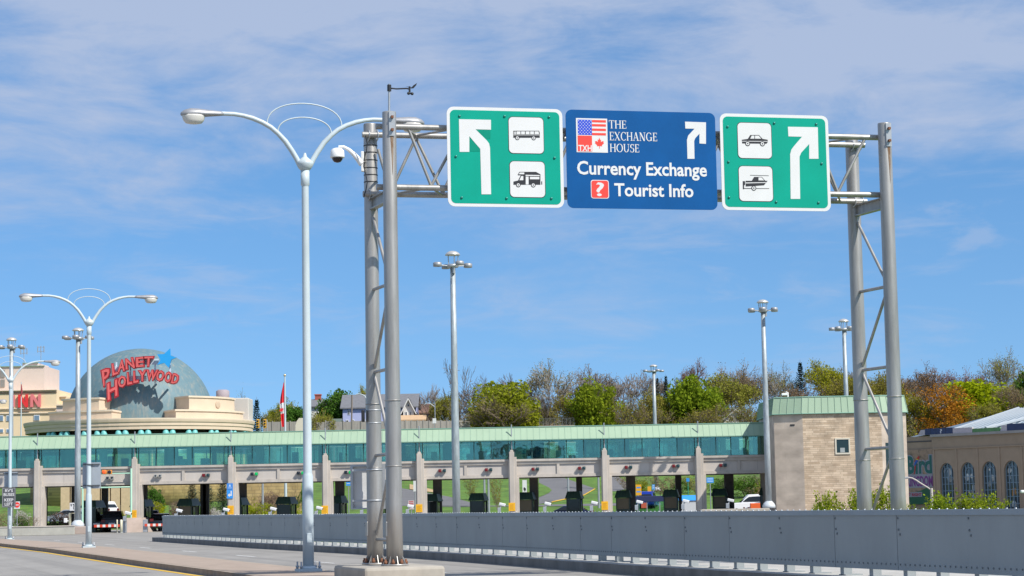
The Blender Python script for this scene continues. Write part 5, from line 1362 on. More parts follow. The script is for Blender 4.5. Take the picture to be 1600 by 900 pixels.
# ------------------------------------------------------------------ domed theme restaurant
cream_w = mat('cream_stucco', (.62, .50, .37), .85, noise=.05, scale=.8)
cream_trim = mat('pale_trim', (.66, .55, .42), .8, noise=.04, scale=.8); brown_trim = mat('brown_band', (.25, .17, .12), .9)  # dark brown strips for the cornice and the hotel wall
YP = 240.0
pc = at(219.5, 655, YP); xP = pc.x
ph = thing('dome_restaurant', 'cream rotunda with a big blue grey patina dome carrying red lettering', 'building', (xP, YP, 2.6))
dm = rust_streak_mat('blue_grey_patina', (.105, .185, .215), (.21, .235, .22), .50, 2.4, (1, 1, .14), .6)
nt = dm.node_tree
rd = 8.32; zc = at(219.5, 545, YP).z - rd
prof = [(rd, -2.5), (rd, 0)] + [(rd * math.cos(PI / 2 * i / 16), rd * math.sin(PI / 2 * i / 16)) for i in range(1, 16)] + [(.02, rd)]
dome = MB().lathe(prof, 64, (xP, YP, zc)).build('dome', dm, ph)
zr1 = at(219.5, 653.5, YP - 12.5).z; zr0 = at(219.5, 670.5, YP - 12.5).z
RR_ = (at(397, 665, YP).x - at(41, 665, YP).x) / 2; xR = (at(397, 665, YP).x + at(41, 665, YP).x) / 2
MB().lathe([(RR_ - .8, ground_z(0, 228) - .3), (RR_ - .8, zr0 - 2.6)], 72, (xR, YP, 0)).build('stone_base', ystone, ph)
drum = MB().lathe([(RR_ - .9, ground_z(0, 228) - .3), (RR_ - .9, zr0 + .1)], 72, (xR, YP, 0)).build('rotunda_wall', mat('dark_glazed_wall', (.03, .025, .02), .3), ph)
MB().lathe([(RR_ - .5, zr0), (RR_ - .22, zr0), (RR_ - .22, zr0 + .38), (RR_ - .14, zr0 + .40), (RR_ - .14, zr1 - .42), (RR_ - .05, zr1 - .38), (RR_, zr1 - .16), (RR_, zr1), (RR_ - .3, zr1 + .02)], 72, (xR, YP, 0), None, False).build('cornice', cream_w, ph)
MB().lathe([(RR_ - .217, zr0 + .40), (RR_ - .137, zr0 + .44)], 72, (xR, YP, 0), None, False).build('cornice_band', brown_trim, ph)
MB().lathe([(RR_ + .012, zr1 - .10), (RR_ + .012, zr1 + .03), (RR_ - .4, zr1 + .035)], 72, (xR, YP, 0), None, False).build('cornice_cap', cream_trim, ph)
teal = mat('teal_scallop', (.16, .50, .48), .5)
for k, px in enumerate((76, 101, 131, 163, 197, 232, 269, 302, 333, 358, 375)):
    f = max(-.98, min(.98, (at(px, 674, YP - 10).x - xR) / (RR_ - .2))); an = math.asin(f)
    for s in (-1, 1):
        aa = an + s * .030; c = (xR + math.sin(aa) * (RR_ - .5), YP - math.cos(aa) * (RR_ - .5), zr0 - .72)
        MB().ball(c, .40, 12, None, (1, 1, 1.9)).build('scallop', teal, ph)
def tier(px0, px1, py0, py1, Y, dy, rz, name='tier'):
    a = at(px0, py1, Y); b = at(px1, py0, Y); c = Vector(((a.x + b.x) / 2, Y + dy / 2, (a.z + b.z) / 2)); w = b.x - a.x
    zb = zr1 - .1
    o = MB().rbox((c.x, c.y, (zb + b.z) / 2), (w, dy, b.z - zb), rz, .02).build(name, cream_w, ph)
    MB().rbox((c.x, c.y, b.z - .10), (w + .22, dy + .22, .22), rz, .03).build('tier_cap', cream_trim, o)
    return c, w, b.z
def arc_tier(px0, px1, pytop, rad, deep):
    a0, a1 = (math.asin(max(-.99, min(.99, (at(p_, 645, YP - rad * .8).x - xR) / rad))) for p_ in (px0, px1)); zb = zr1 - .1; zt = at((px0 + px1) / 2, pytop, YP - rad * math.cos((a0 + a1) / 2)).z
    def wedge(r0, r1, u0, u1, z0, z1):
        n = 10; an = [u0 + (u1 - u0) * i / n for i in range(n + 1)]
        out = [(xR + r1 * math.sin(q), YP - r1 * math.cos(q)) for q in an] + [(xR + r0 * math.sin(q), YP - r0 * math.cos(q)) for q in reversed(an)]
        m_ = len(out); return MB().add([(x, y, z0) for x, y in out] + [(x, y, z1) for x, y in out], [(i, (i + 1) % m_, m_ + (i + 1) % m_, m_ + i) for i in range(m_)] + [(i, i + 1, m_ - 2 - i, m_ - 1 - i) for i in range(n)] + [(m_ + i, m_ + i + 1, 2 * m_ - 2 - i, 2 * m_ - 1 - i) for i in range(n)])
    o = wedge(rad - deep, rad, a0, a1, zb, zt - .2).build('tier', cream_w, ph)
    g = .12 / rad; wedge(rad - deep - .1, rad + .12, a0 - g, a1 + g, zt - .198, zt).build('tier_cap', cream_trim, o)
    return a0, a1, zt
arc_tier(74, 181, 641.5, RR_ - .9, 4.5); arc_tier(97, 160, 622, RR_ - 1.9, 3.5)
arc_tier(277, 373, 641, RR_ - .9, 4.5); a0, a1, zt_ = arc_tier(295, 355, 620, RR_ - 1.9, 3.5)
for q in ((a0 + a1) / 2,):
    d_ = Vector((math.sin(q), -math.cos(q), 0)); c = Vector((xR, YP, zt_ - .9)) + d_ * (RR_ - 1.9)
    MB().lathe([(.40, .0), (.40, .06), (.32, .08)], 16, (0, 0, 0), plane_M(c, (math.cos(q), math.sin(q), 0))).build('medallion', mat('stucco_medallion', (.50, .39, .28), .85), ph)
a = at(357, 653, 240); b = at(388.5, 621.5, 240)
MB().rbox(((a.x + b.x) / 2, 242, (zr1 - .2 + b.z) / 2), (b.x - a.x, 4, b.z - zr1 + .2), 0, .1).build('plant_box', mat('pale_plant_box', (.52, .49, .45), .7), ph)
c = at(348, 616, 237); MB().lathe([(.75, -1), (.75, .35), (.5, .5)], 14, c).build('roof_vent', mat('purple_grey_vent', (.33, .28, .3), .7), ph)
# the lettering: separate raised letters in two rows on an arc
YL = 230.5
letter_red = mat('letter_red', (.38, .018, .028), .45); letter_face = mat('letter_face_pink', (.66, .12, .115), .5, noise=.1, scale=3)
brk = mat('white_bracket', (.55, .70, .80), .5)
DC = lambda x, y: (150 + x / 10.0, 540 + y / 10.0)
def letter(ch, quad, shear_note=None):
    """quad: crop positions of the letter's corners, lower left, lower right, upper right, upper left"""
    me = text_mesh(ch, .07, 0, 0, 1.0, 2); mx_ = (quad[0][0] + quad[1][0]) / 2, (quad[2][0] + quad[3][0]) / 2; P = [DC(mx_[i // 2] + (q[0] - mx_[i // 2]) * 1.13, q[1]) for i, q in enumerate(quad)]
    xs = [v.co.x for v in me.vertices]; ys = [v.co.y for v in me.vertices]; x0, x1, y0, y1 = min(xs), max(xs), min(ys), max(ys)
    for (depth, sc, m_, nm) in ((0, 1.0, letter_red, 'letter'), (-.05, .78 if ch not in 'O' else .9, letter_face, 'letter_face')):
        mt = me if nm == 'letter' else text_mesh(ch, .012, 0, 0, 1.0, 2)
        vs = []
        for v in mt.vertices:
            u = (v.co.x - x0) / (x1 - x0); w = (v.co.y - y0) / (y1 - y0)
            px = (P[0][0] * (1 - u) + P[1][0] * u) * (1 - w) + (P[3][0] * (1 - u) + P[2][0] * u) * w
            py = (P[0][1] * (1 - u) + P[1][1] * u) * (1 - w) + (P[3][1] * (1 - u) + P[2][1] * u) * w
            vs.append(at(px, py, YL + depth))
        fs = [tuple(p.vertices) for p in mt.polygons]; n = len(vs); dv = Vector((0, .55 if nm == 'letter' else .045, 0))
        ec = {}
        for f in fs:
            for i in range(len(f)): e = (f[i], f[(i + 1) % len(f)]); ec[tuple(sorted(e))] = ec.get(tuple(sorted(e)), []) + [e]
        side = [(e[0][0], e[0][1], e[0][1] + n, e[0][0] + n) for e in ec.values() if len(e) == 1]
        mb = MB().add(vs + [v + dv for v in vs], fs + [tuple(i + n for i in reversed(f)) for f in fs] + side)
        if nm == 'letter': base = mb.build(nm, m_, sgn)
        else: mb.build(nm, m_, base)
sgn = thing('dome_lettering', 'two arched rows of red letters with pink faces standing off the dome', 'sign', at(218, 590, YL + .4))
for ch, q in (('P', ((115, 655), (165, 640), (235, 310), (75, 385))), ('L', ((255, 490), (355, 445), (300, 262), (238, 280))), ('A', ((330, 440), (450, 400), (440, 200), (362, 228))), ('N', ((462, 390), (612, 356), (568, 175), (455, 203))),
              ('E', ((618, 352), (748, 338), (745, 165), (615, 182))), ('T', ((765, 345), (850, 330), (900, 160), (750, 165))),
              ('H', ((180, 885), (335, 790), (330, 500), (170, 585))), ('O', ((345, 685), (475, 640), (455, 445), (340, 485))), ('L', ((483, 630), (570, 610), (535, 395), (480, 415))), ('L', ((578, 605), (665, 582), (640, 380), (580, 392))),
              ('Y', ((665, 572), (770, 560), (790, 368), (655, 385))), ('W', ((790, 560), (915, 555), (970, 372), (792, 370))), ('O', ((925, 560), (1040, 575), (1075, 385), (960, 378))), ('O', ((1060, 580), (1160, 595), (1190, 405), (1090, 395))), ('D', ((1165, 600), (1265, 612), (1305, 440), (1205, 425)))):
    letter(ch, q)
star = [(1155, 45), (1160, 150), (1255, 185), (1175, 220), (1135, 345), (1065, 270), (955, 300), (1005, 225), (955, 135), (1065, 130)]
vs = [at(*DC(*p), YL - .15) for p in star]; n = len(vs)
MB().add(vs + [v + Vector((0, .4, 0)) for v in vs], [tuple(range(n)), tuple(reversed(range(n, 2 * n)))] + [(i, n + i, n + (i + 1) % n, (i + 1) % n) for i in range(n)]).build('star', mat('bright_blue_star', (.02, .33, .75), .45), sgn)
m = MB()
for x0, y0, x1, y1 in ((740, 205, 980, 300), (520, 470, 790, 560), (300, 320, 350, 420), (180, 470, 330, 520)):
    a, b = at(*DC(x0, y1), YL + .7), at(*DC(x1, y0), YL + .7); m.bbox(a.x, b.x, YL + .62, YL + .72, a.z, b.z)
for x in (925, 1158, 540, 320):
    a, b = at(*DC(x - 11, 600), YL + .8), at(*DC(x + 11, 260), YL + .8); m.bbox(a.x, b.x, YL + .72, YL + .85, a.z, b.z).bbox(a.x, b.x, YL + .8, YL + 2.6, a.z + .3, a.z + .5)
m.build('support_frame', brk, sgn)

# ------------------------------------------------------------------ hotel on the left
YI = 300.0
yel_w = mat('cream_yellow_wall', (.74, .59, .38), .85, noise=.04, scale=.6); pk_w = mat('pinkish_wall', (.62, .51, .45), .85, noise=.04, scale=.6)
def block(par_, px0, px1, py0, z0, Y, dy, m_, name):
    a, b = at(px0, py0, Y), at(px1, py0, Y); return MB().bbox(a.x, b.x, Y, Y + dy, z0, (a.z + b.z) / 2).build(name, m_, par_), a.x, b.x, (a.z + b.z) / 2
hz = ground_z(0, 310) - .2
inn = thing('hotel', 'cream yellow hotel with a pinkish upper block and big red letters on its front', 'hotel', (at(40, 650, YI).x, YI, hz))
block(inn, -60, 88.5, 610, hz, YI, 14, yel_w, 'wall'); block(inn, -60, 69.5, 573, hz + 6, YI + 3, 10, pk_w, 'upper_wall'); block(inn, 35, 59.5, 567.5, hz + 6, YI + 4, 7, pk_w, 'upper_wall')
block(inn, 86, 103, 619.5, hz, YI + 2, 8, yel_w, 'side_wall'); block(inn, 88, 100, 633, hz, YI - 2, 5, pk_w, 'side_wall')
def strip(par_, px0, px1, py0, py1, Y, dy, m_, name):
    a, b = at(px0, py1, Y), at(px1, py0, Y); return MB().bbox(a.x, b.x, Y - dy, Y, a.z, b.z).build(name, m_, par_)
strip(inn, -60, 89.5, 609.5, 611.5, YI, .35, cream_trim, 'parapet_cap'); strip(inn, -60, 89, 613.5, 614.6, YI, .12, brown_trim, 'string_course'); strip(inn, -60, 88.5, 638, 639.5, YI, .25, cream_trim, 'string_course'); strip(inn, -60, 88.5, 645.5, 646.7, YI, .2, cream_trim, 'string_course')
strip(inn, -60, 70, 572, 573.5, YI + 3, .2, roof_dk, 'roof_edge'); strip(inn, 35, 60, 566.5, 568, YI + 4, .2, roof_dk, 'roof_edge'); strip(inn, 86, 104, 618.5, 620.5, YI + 2, .3, cream_trim, 'parapet_cap'); strip(inn, 88, 101, 632, 634, YI - 2, .3, cream_trim, 'parapet_cap')
for px0, px1, py0, py1, Y in ((-3, 5.5, 649, 658, YI), (10, 16, 649, 658, YI), (53, 62, 648.5, 657, YI), (10, 16, 670, 676, YI), (-3, 5.5, 670, 676, YI)):
    w = strip(inn, px0, px1, py0, py1, Y, .1, mat('white_window_frame', (.7, .72, .75), .5), 'window'); strip(w, px0 + .8, px1 - .8, py0 + .8, py1 - .8, Y - .1, .03, mat('hotel_glass', (.16, .24, .32), .1), 'pane')
for px0, px1, py0, py1 in ((1, 7.5, 578, 590), (1, 7.5, 593, 605)):
    w = strip(inn, px0, px1, py0, py1, YI + 3, .1, mat('grey_louvre', (.22, .21, .2), .8), 'window')
strip(inn, 30, 46, 640.8, 643.5, YI, .3, brown_trim, 'ledge_band')
lt = thing('hotel_lettering', 'big red block letters INN on the cream hotel wall', 'sign', at(44, 626, YI - .4))
red2 = mat('hotel_red', (.72, .03, .03), .5); red3 = mat('faded_hotel_red', (.70, .19, .19), .5)
def bigN(px0, px1, py0, py1, m_, ch='N'):
    M = plane_M((at(px0, py1, YI - .4).x, YI - .15, at(px0, py1, YI - .4).z), (1, 0, 0)); w = at(px1, 630, YI - .4).x - at(px0, 630, YI - .4).x; h = at(px0, py0, YI - .4).z - at(px0, py1, YI - .4).z; s = w * .26
    if ch == 'I': P = [[(0, 0), (w, 0), (w, h), (0, h)]]
    else: P = [[(0, 0), (s, 0), (s, h * .62), (w - s, 0), (w, 0), (w, h), (w - s, h), (w - s, h * .40), (s, h), (0, h)]]
    m = MB()
    for p in P: m.prism(p, M, .25)
    m.build('letter', m_, lt)
bigN(18.5, 22.8, 617.5, 636, red3, 'I'); bigN(28, 43.3, 616.5, 636.5, red2); bigN(47.3, 63.5, 616, 636, red3)
for px, py, lb in ((37.5, 552, 'smaller aerial cluster on the hotel roof'), (64, 549, 'larger aerial cluster on the edge of the hotel roof')):
    c = at(px, py, YI + 5); zb = at(px, 569, YI + 5).z; t = thing('aerial', lb, 'aerial', (c.x, YI + 5, zb))
    m = MB(); m.tube([(c.x, YI + 5, zb - .4), (c.x, YI + 5, c.z + .8)], .05, 6).tube([(c.x - .5, YI + 5, c.z), (c.x + .5, YI + 5, c.z)], .035, 6).tube([(c.x - .5, YI + 5, c.z + .6), (c.x + .5, YI + 5, c.z + .6)], .03, 6); m.build('mast', galv, t)
    m = MB()
    for dx in (-.45, 0, .45): m.rbox((c.x + dx, YI + 4.9, c.z + .3), (.12, .1, .95), 0, .02)
    m.build('panel_aerials', galv, t)
c = at(33, 655, 262); t = thing('flagpole', 'thin grey flagpole with a furled red flag before the hotel letters', 'flagpole', (c.x, 262, ground_z(0, 262)))
MB().tube([(c.x, 262, ground_z(0, 262)), (c.x, 262, at(33, 597, 262).z)], [.12, .05], 8).build('pole', lamp_paint, t)
a = at(33, 622, 262); b = at(33, 600, 262)
MB().tube([(c.x, 262, b.z), (c.x + .05, 262, (a.z + b.z) / 2), (c.x, 262, a.z)], [.05, .14, .04], 6).build('flag', mat('dark_red_flag', (.30, .05, .06), .8), t)

# ------------------------------------------------------------------ national flag on its pole
YF = 206.0
c = at(445.5, 660, YF); zt = at(445.5, 588, YF).z; zg = ground_z(0, YF)
t = thing('flagpole', 'tall pale flagpole with a gold ball behind the toll roof', 'flagpole', (c.x, YF, zg))
MB().tube([(c.x, YF, zg), (c.x, YF, zt)], [.16, .07], 10).build('pole', lamp_paint, t); MB().ball((c.x, YF, zt + .1), .13).build('finial', mat('gold_ball', (.6, .5, .3), .3, .6), t)
def flag_part(v0, v1, name, m_, par_):
    mb = MB(); nu, nv = 10, 16; vs = []; 
    ztop, zbot = at(445, 596, YF).z, at(445, 667, YF).z
    for j in range(nv + 1):
        f = v0 + (v1 - v0) * j / nv; z = ztop + (zbot - ztop) * f
        wd = .08 + .34 * math.sin(min(1, f * 1.55) * PI * .62) * (1 - .55 * max(0, f - .5) / .5)
        for i in range(nu + 1):
            g = i / nu; vs.append((c.x - .08 - wd * g, YF + .16 * math.sin(g * 8 + f * 3) * g, z - .25 * g * (1 - f)))
    fs = [(j * (nu + 1) + i, j * (nu + 1) + i + 1, (j + 1) * (nu + 1) + i + 1, (j + 1) * (nu + 1) + i) for j in range(nv) for i in range(nu)]
    mb.add(vs, fs, True); return mb.build(name, m_, par_)
fl = thing('flag', 'limp red and white national flag with a maple leaf hanging on the tall pole', 'flag', (c.x, YF, at(445, 620, YF).z))
fred = mat('flag_red', (.70, .02, .03), .8)
flag_part(0, .46, 'red_band', fred, fl); flag_part(.46, .70, 'white_band', mat('flag_white', (.75, .74, .74), .8), fl); flag_part(.70, 1.0, 'red_band', fred, fl)
z = at(445, 641, YF).z
MB().prism(maple(0, 0, .30), plane_M((c.x - .30, YF - .17, z), (.8, 0, .6), (-.6, 0, .8)), .012).build('maple_leaf', fred, fl)

# ------------------------------------------------------------------ houses and fences on the hill
white_w = mat('white_clapboard', (.66, .66, .64), .7, noise=.04, scale=2); lilac_w = mat('lilac_blue_siding', (.40, .44, .66), .75, noise=.05, scale=2, stretch=(.3, 1, 6)); slate_r = mat('grey_shingle', (.15, .155, .17), .9, noise=.15, scale=3)
dk_r = mat('black_shingle', (.04, .042, .05), .9, noise=.2, scale=3); brown_r = mat('brown_shingle', (.20, .11, .08), .9, noise=.2, scale=3); tan_r = mat('tan_shingle', (.50, .34, .20), .9, noise=.1, scale=3); win_m = mat('house_window', (.03, .035, .05), .1)
def house(name, label, px0, px1, py_e, py_r, Y, depth, wall_m, roof_mm, gable=False, wins=(), chimney=None, base=None):
    a, b = at(px0, py_e, Y), at(px1, py_e, Y); ze = (a.z + b.z) / 2; zr = at((px0 + px1) / 2, py_r, Y).z; zg = ground_z(0, Y) - .3; x0, x1 = a.x, b.x
    t = thing(name, label, 'house', ((x0 + x1) / 2, Y, zg)); o = .35
    if gable:
        xm = (x0 + x1) / 2
        MB().add([(x0, Y, zg), (x1, Y, zg), (x1, Y, ze), (xm, Y, zr - .1), (x0, Y, ze), (x0, Y + depth, zg), (x1, Y + depth, zg), (x1, Y + depth, ze), (xm, Y + depth, zr - .1), (x0, Y + depth, ze)],
                 [(0, 1, 2, 3, 4), (9, 8, 7, 6, 5), (0, 4, 9, 5), (1, 6, 7, 2), (4, 3, 8, 9), (3, 2, 7, 8)]).build('wall', wall_m, t)
        m = MB(); sl_ = (zr - ze) / (xm - x0)
        for s, xe in ((-1, x0), (1, x1)):
            xo = xe + s * o; zo = ze - o * sl_
            m.add([(xo, Y - o, zo), (xm, Y - o, zr), (xm, Y + depth + o, zr), (xo, Y + depth + o, zo), (xo, Y - o, zo + .2), (xm, Y - o, zr + .2), (xm, Y + depth + o, zr + .2), (xo, Y + depth + o, zo + .2)], [(0, 1, 2, 3), (4, 5, 6, 7), (0, 1, 5, 4), (2, 3, 7, 6), (0, 3, 7, 4)])
        rf = m.build('roof', roof_mm, t)
        m = MB()
        for s, xe in ((-1, x0), (1, x1)): xo = xe + s * o; m.tube([(xo, Y - o - .03, ze - o * sl_ + .05), (xm, Y - o - .03, zr + .05)], .09, 4)
        m.build('barge_board', white_w, rf)
    else:
        MB().bbox(x0, x1, Y, Y + depth, zg, ze).add([(x0, Y, ze), (x0, Y + depth, ze), (x0, Y + depth / 2, zr - .1)], [(0, 1, 2)]).add([(x1, Y, ze), (x1, Y + depth, ze), (x1, Y + depth / 2, zr - .1)], [(0, 1, 2)]).build('wall', wall_m, t)
        rf = MB().add([(x0 - o, Y - o, ze - .05), (x1 + o, Y - o, ze - .05), (x1 + o, Y + depth / 2, zr), (x0 - o, Y + depth / 2, zr), (x1 + o, Y + depth + o, ze - .05), (x0 - o, Y + depth + o, ze - .05),
                  (x0 - o, Y - o, ze + .12), (x1 + o, Y - o, ze + .12), (x1 + o, Y + depth / 2, zr + .17), (x0 - o, Y + depth / 2, zr + .17), (x1 + o, Y + depth + o, ze + .12), (x0 - o, Y + depth + o, ze + .12)],
                  [(0, 1, 2, 3), (3, 2, 4, 5), (6, 7, 8, 9), (9, 8, 10, 11), (0, 1, 7, 6), (5, 4, 10, 11), (0, 3, 9, 6), (3, 5, 11, 9), (1, 2, 8, 7), (2, 4, 10, 8)]).build('roof', roof_mm, t)
    for w in wins:
        f = strip(t, w[0], w[1], w[2], w[3], Y, .06, white_w, 'window'); strip(f, w[0] + .9, w[1] - .9, w[2] + .9, w[3] - .9, Y - .06, .03, win_m, 'pane')
    if chimney:
        c = at(chimney[0], chimney[1], Y + depth / 2); MB().rbox((c.x, Y + depth / 2, c.z - 1.2), (chimney[2], .7, 2.4), 0, .02).rbox((c.x, Y + depth / 2, c.z), (chimney[2] + .15, .85, .2), 0, .02).build('chimney', mat('red_brick_chimney', (.36, .10, .07), .9), rf)
    return t
house('house', 'lilac blue sided house with a large grey roof behind the gantry legs', 535.5, 650, 637.5, 615.5, 300, 8, lilac_w, slate_r, False, ((540.5, 545, 656, 664), (549, 553.5, 655.5, 664), (566, 571, 655, 664), (543.5, 547, 641, 648)))
house('house', 'narrow white gabled house with a black roof right of the gantry legs', 630, 646.5, 640, 623.5, 297, 7, white_w, dk_r, True, ((636, 640, 631, 636), (633, 636.5, 643, 650), (639, 642.5, 643, 650)))
house('house', 'low white house with a tan porch roof in front of the gabled one', 628, 662, 657, 649.5, 294, 4, white_w, tan_r, False, ((634, 639, 659, 664), (648, 652, 659, 664)))
house('house', 'brown roofed house between the white gable and the bare trees', 648, 676, 646, 631, 309, 7, mat('dull_brown_wall', (.24, .17, .13), .9), brown_r, False)
house('house', 'white house with a dark roof and red brick chimney beside the tall street lamp', 483, 500, 636, 624, 312, 6, white_w, slate_r, False, (), (497, 617, .9))
house('shed', 'low shed with a dull green roof left of the lilac house', 490, 529, 663, 655.5, 292, 4, white_w, mat('dull_green_roof', (.10, .13, .11), .9), False)
house('house', 'white gabled house half hidden in the olive trees beside the stone tower mast', 1131, 1168, 655, 641, 292, 7, white_w, slate_r, True, ((1140, 1147, 651, 657), (1150, 1157, 651, 657)))
house('house', 'small pale house peeping between bright green and olive trees', 1185, 1205, 655, 640, 315, 7, white_w, brown_r, True)
# timber fence
fm = mat('grey_timber', (.30, .28, .25), .9, noise=.25, scale=1.5, stretch=(4, 1, .3))
a = at(412, 663, 288); b = at(606, 662, 288); c_ = at(735, 661, 290)
fe = thing('timber_fence', 'long weathered grey timber fence along the hilltop behind the toll roof', 'fence', (a.x, 288, ground_z(0, 288)))
rnd = random.Random(3)
for p, q, top in ((a, b, 659.5), (b, c_, 659)):
    n = 14
    for k in range(n):
        u, v = p + (q - p) * (k / n), p + (q - p) * ((k + 1) / n); pxm = 0
        zt_ = u.z + .32 + rnd.uniform(-.06, .06)
        MB().box(((u.x + v.x) / 2, (u.y + v.y) / 2, (ground_z(0, 288) + zt_) / 2), ((v - u).length - .06, .06, zt_ - ground_z(0, 288)), math.atan2((v - u).y, (v - u).x)).build('fence_panel', fm, fe)
        MB().box((u.x, u.y - .06, (ground_z(0, 288) + zt_ + .12) / 2), (.14, .1, zt_ + .12 - ground_z(0, 288))).build('post', fm, fe)
# white rounded shelter end and traffic signals beside the flag
a = at(463.5, 672, 283); b = at(477, 654, 283); t = thing('white_shelter', 'white rounded shelter end standing against the timber fence', 'shelter', (a.x, 283, ground_z(0, 283)))
z0 = ground_z(0, 283) - .2; w = b.x - a.x; P = [(0, z0), (w, z0), (w, b.z), (w * .45, b.z), (w * .2, b.z - .4), (w * .05, b.z - 1.0)]
MB().prism(P, plane_M((a.x, 283, 0), (1, 0, 0)), 2.0).build('shell', mat('cream_shell', (.62, .56, .46), .7), t)
for px, lb in ((403, 'amber traffic signal nearest the dome, by the dark spruce'), (414, 'amber traffic signal beside the limp flag')):
    c = at(px, 662, 262); t = thing('traffic_signal', lb, 'traffic signal', (c.x, 262, ground_z(0, 262)), 0, 'amber traffic signals behind the toll roof')
    MB().tube([(c.x + .25, 262, ground_z(0, 262)), (c.x + .25, 262, c.z + .5)], .07, 6).build('pole', galv, t)
    h = MB().rbox(c, (.34, .3, 1.1), 0, .04).build('housing', mat('amber_housing', (.72, .38, .02), .5), t)
    m = MB()
    for k in (-.33, 0, .33): m.lathe([(.11, 0), (.12, .03)], 12, (0, 0, 0), plane_M((c.x, 261.85, c.z + k), (1, 0, 0)))
    m.build('lenses', sig_dk, h)
post_sign(676, 681.5, 653.5, 661.5, 284, sign_white, 'white hillside sign below the bare twisted tree')
# chain link fence
a = at(843, 668, 286); b = at(897, 666, 286); zt_ = at(870, 653.5, 286).z; zg = ground_z(0, 286)
t = thing('chain_link_fence', 'grey chain link fence on a low wall between the bright green trees', 'fence', ((a.x + b.x) / 2, 286, zg))
m = MB(); n = 9
for k in range(n + 1): x = a.x + (b.x - a.x) * k / n; m.tube([(x, 286, zg), (x, 286, zt_)], .022, 6)
m.tube([(a.x, 286, zt_), (b.x, 286, zt_)], .016, 6); m.build('posts', mat('dull_fence_post', (.16, .17, .17), .6), t)
m = MB(); x = a.x
while x < b.x:
    h_ = zt_ - a.z
    for s in (-1, 1):
        x1 = x + s * .5 * h_
        m.tube([(x, 286, a.z), (min(max(x1, a.x), b.x), 286, a.z + min(abs(min(max(x1, a.x), b.x) - x) / .5, h_))], .006, 3, False)
    x += .16
o = m.build('wire_mesh', galv, t)
MB().bbox(a.x - .2, b.x + .2, 285.8, 286.3, zg, at(870, 665, 286).z).build('base_wall', mat('pinkish_block', (.45, .35, .28), .9), t)
solo(MB().tube([(at(500, 650, 296).x, 296, ground_z(0, 296)), (at(548, 650, 296).x, 296, ground_z(0, 296)), (at(550, 617, 296).x, 296, at(550, 617, 296).z)][1:], .12, 6), 'utility_pole', mat('weathered_pole', (.20, .17, .14), .9), 'leaning wooden utility pole against the lilac house', 'pole', (at(548, 650, 296).x, 296, ground_z(0, 296)))
p0 = at(560, 620, 298); t = thing('road_lamp', 'hilltop road lamp arching over the lilac house roof', 'street lamp', (p0.x + 2, 290, ground_z(0, 290)))
P = [at(x, y, 290) for x, y in ((572, 622), (570, 619), (566, 616.5), (561, 615.5), (556, 616.5))]
MB().tube([(P[0].x, 290, ground_z(0, 290)), P[0]], .09, 8).build('pole', galv, t); MB().tube(P, .07, 6).build('arm', lamp_paint, t)
p0 = at(679.5, 650, 291); t = thing('road_lamp', 'hilltop road lamp arching towards the white gabled house', 'street lamp', (p0.x, 291, ground_z(0, 291)))
P = [at(x, y, 291) for x, y in ((679.5, 636), (677, 634), (672, 630.5), (667, 630), (663, 632))]
MB().tube([(P[0].x, 291, ground_z(0, 291)), (P[0].x, 291, at(679.5, 629, 291).z)], .07, 8).build('pole', galv, t); MB().tube(P, .05, 6).build('arm', lamp_paint, t)

# ------------------------------------------------------------------ brown building with arched windows
brown_w = mat('brown_brick_wall', (.36, .27, .19), .9, noise=.08, scale=1.0, bump=.1); brown_p = mat('brown_pilaster', (.37, .278, .197), .9, noise=.08, scale=1.0)
A0 = at(1457, 720, 197); dB = Vector((math.cos(R(-54)), math.sin(R(-54)), 0)); nB = Vector((dB.y, -dB.x, 0))
def tB(px): p = on_plane(px, 740, Vector((A0.x, A0.y, 0)), nB); return (p - Vector((A0.x, A0.y, 0))).dot(dB)
def zB(px, py): return on_plane(px, py, Vector((A0.x, A0.y, 0)), nB).z
MBp = lambda t_: plane_M((A0.x + dB.x * t_, A0.y + dB.y * t_, 0), dB)
bk = thing('brown_building', 'long brown building with tall arched windows beyond the stone tower', 'building', (A0.x, A0.y, 0))
zW = (zB(1470, 684) + zB(1590, 674)) / 2; M0 = MBp(0)
def bB(t0, t1, z0, z1, w0, w1, name, m_, par_=bk):
    return MB().bbox(t0, t1, z0, z1, w0, w1, M0).build(name, m_, par_)
tend = tB(1600) + 16; ta = tB(1405)
# wall with arched openings: built as piers, spandrels above arches
wins = [tB(x) for x in (1479, 1511.7, 1545.3, 1580)]; pit = wins[1] - wins[0]; wins += [wins[3] + pit * 1.02, wins[3] + pit * 2.05, wins[3] + 3.1 * pit]
hw = pit * .33; zsp = zB(1545, 737.5); 
prev = 0.0; m = MB()
for w in wins:
    m.bbox(prev, w - hw, 0, zW, -.5, 0, M0); prev = w + hw
    arc = [(w - hw * math.cos(PI * i / 14), zsp + hw * 1.15 * math.sin(PI * i / 14)) for i in range(15)]
    for i in range(14):
        m.prism([arc[i], arc[i + 1], (arc[i + 1][0], zW), (arc[i][0], zW)], M0 @ Matrix.Translation((0, 0, -.5)), .5)
m.bbox(prev, tend, 0, zW, -.5, 0, M0); m.build('front_wall', brown_w, bk)
bB(ta, -.02, 0, zB(1440, 681.5), -1.2, -.6, 'side_wall', brown_w); bB(-.02, tend, 0, zW - .02, -9, -8.5, 'rear_wall', brown_w)
for t0 in (0.0,): bB(-.02, .3, 0, zW - .03, -8.5, -.5, 'end_wall', brown_w)
bB(ta, tend, zW - .4, zW - .3, -8.4, -.55, 'flat_roof', mat('dark_roof_felt', (.08, .08, .085), .9))
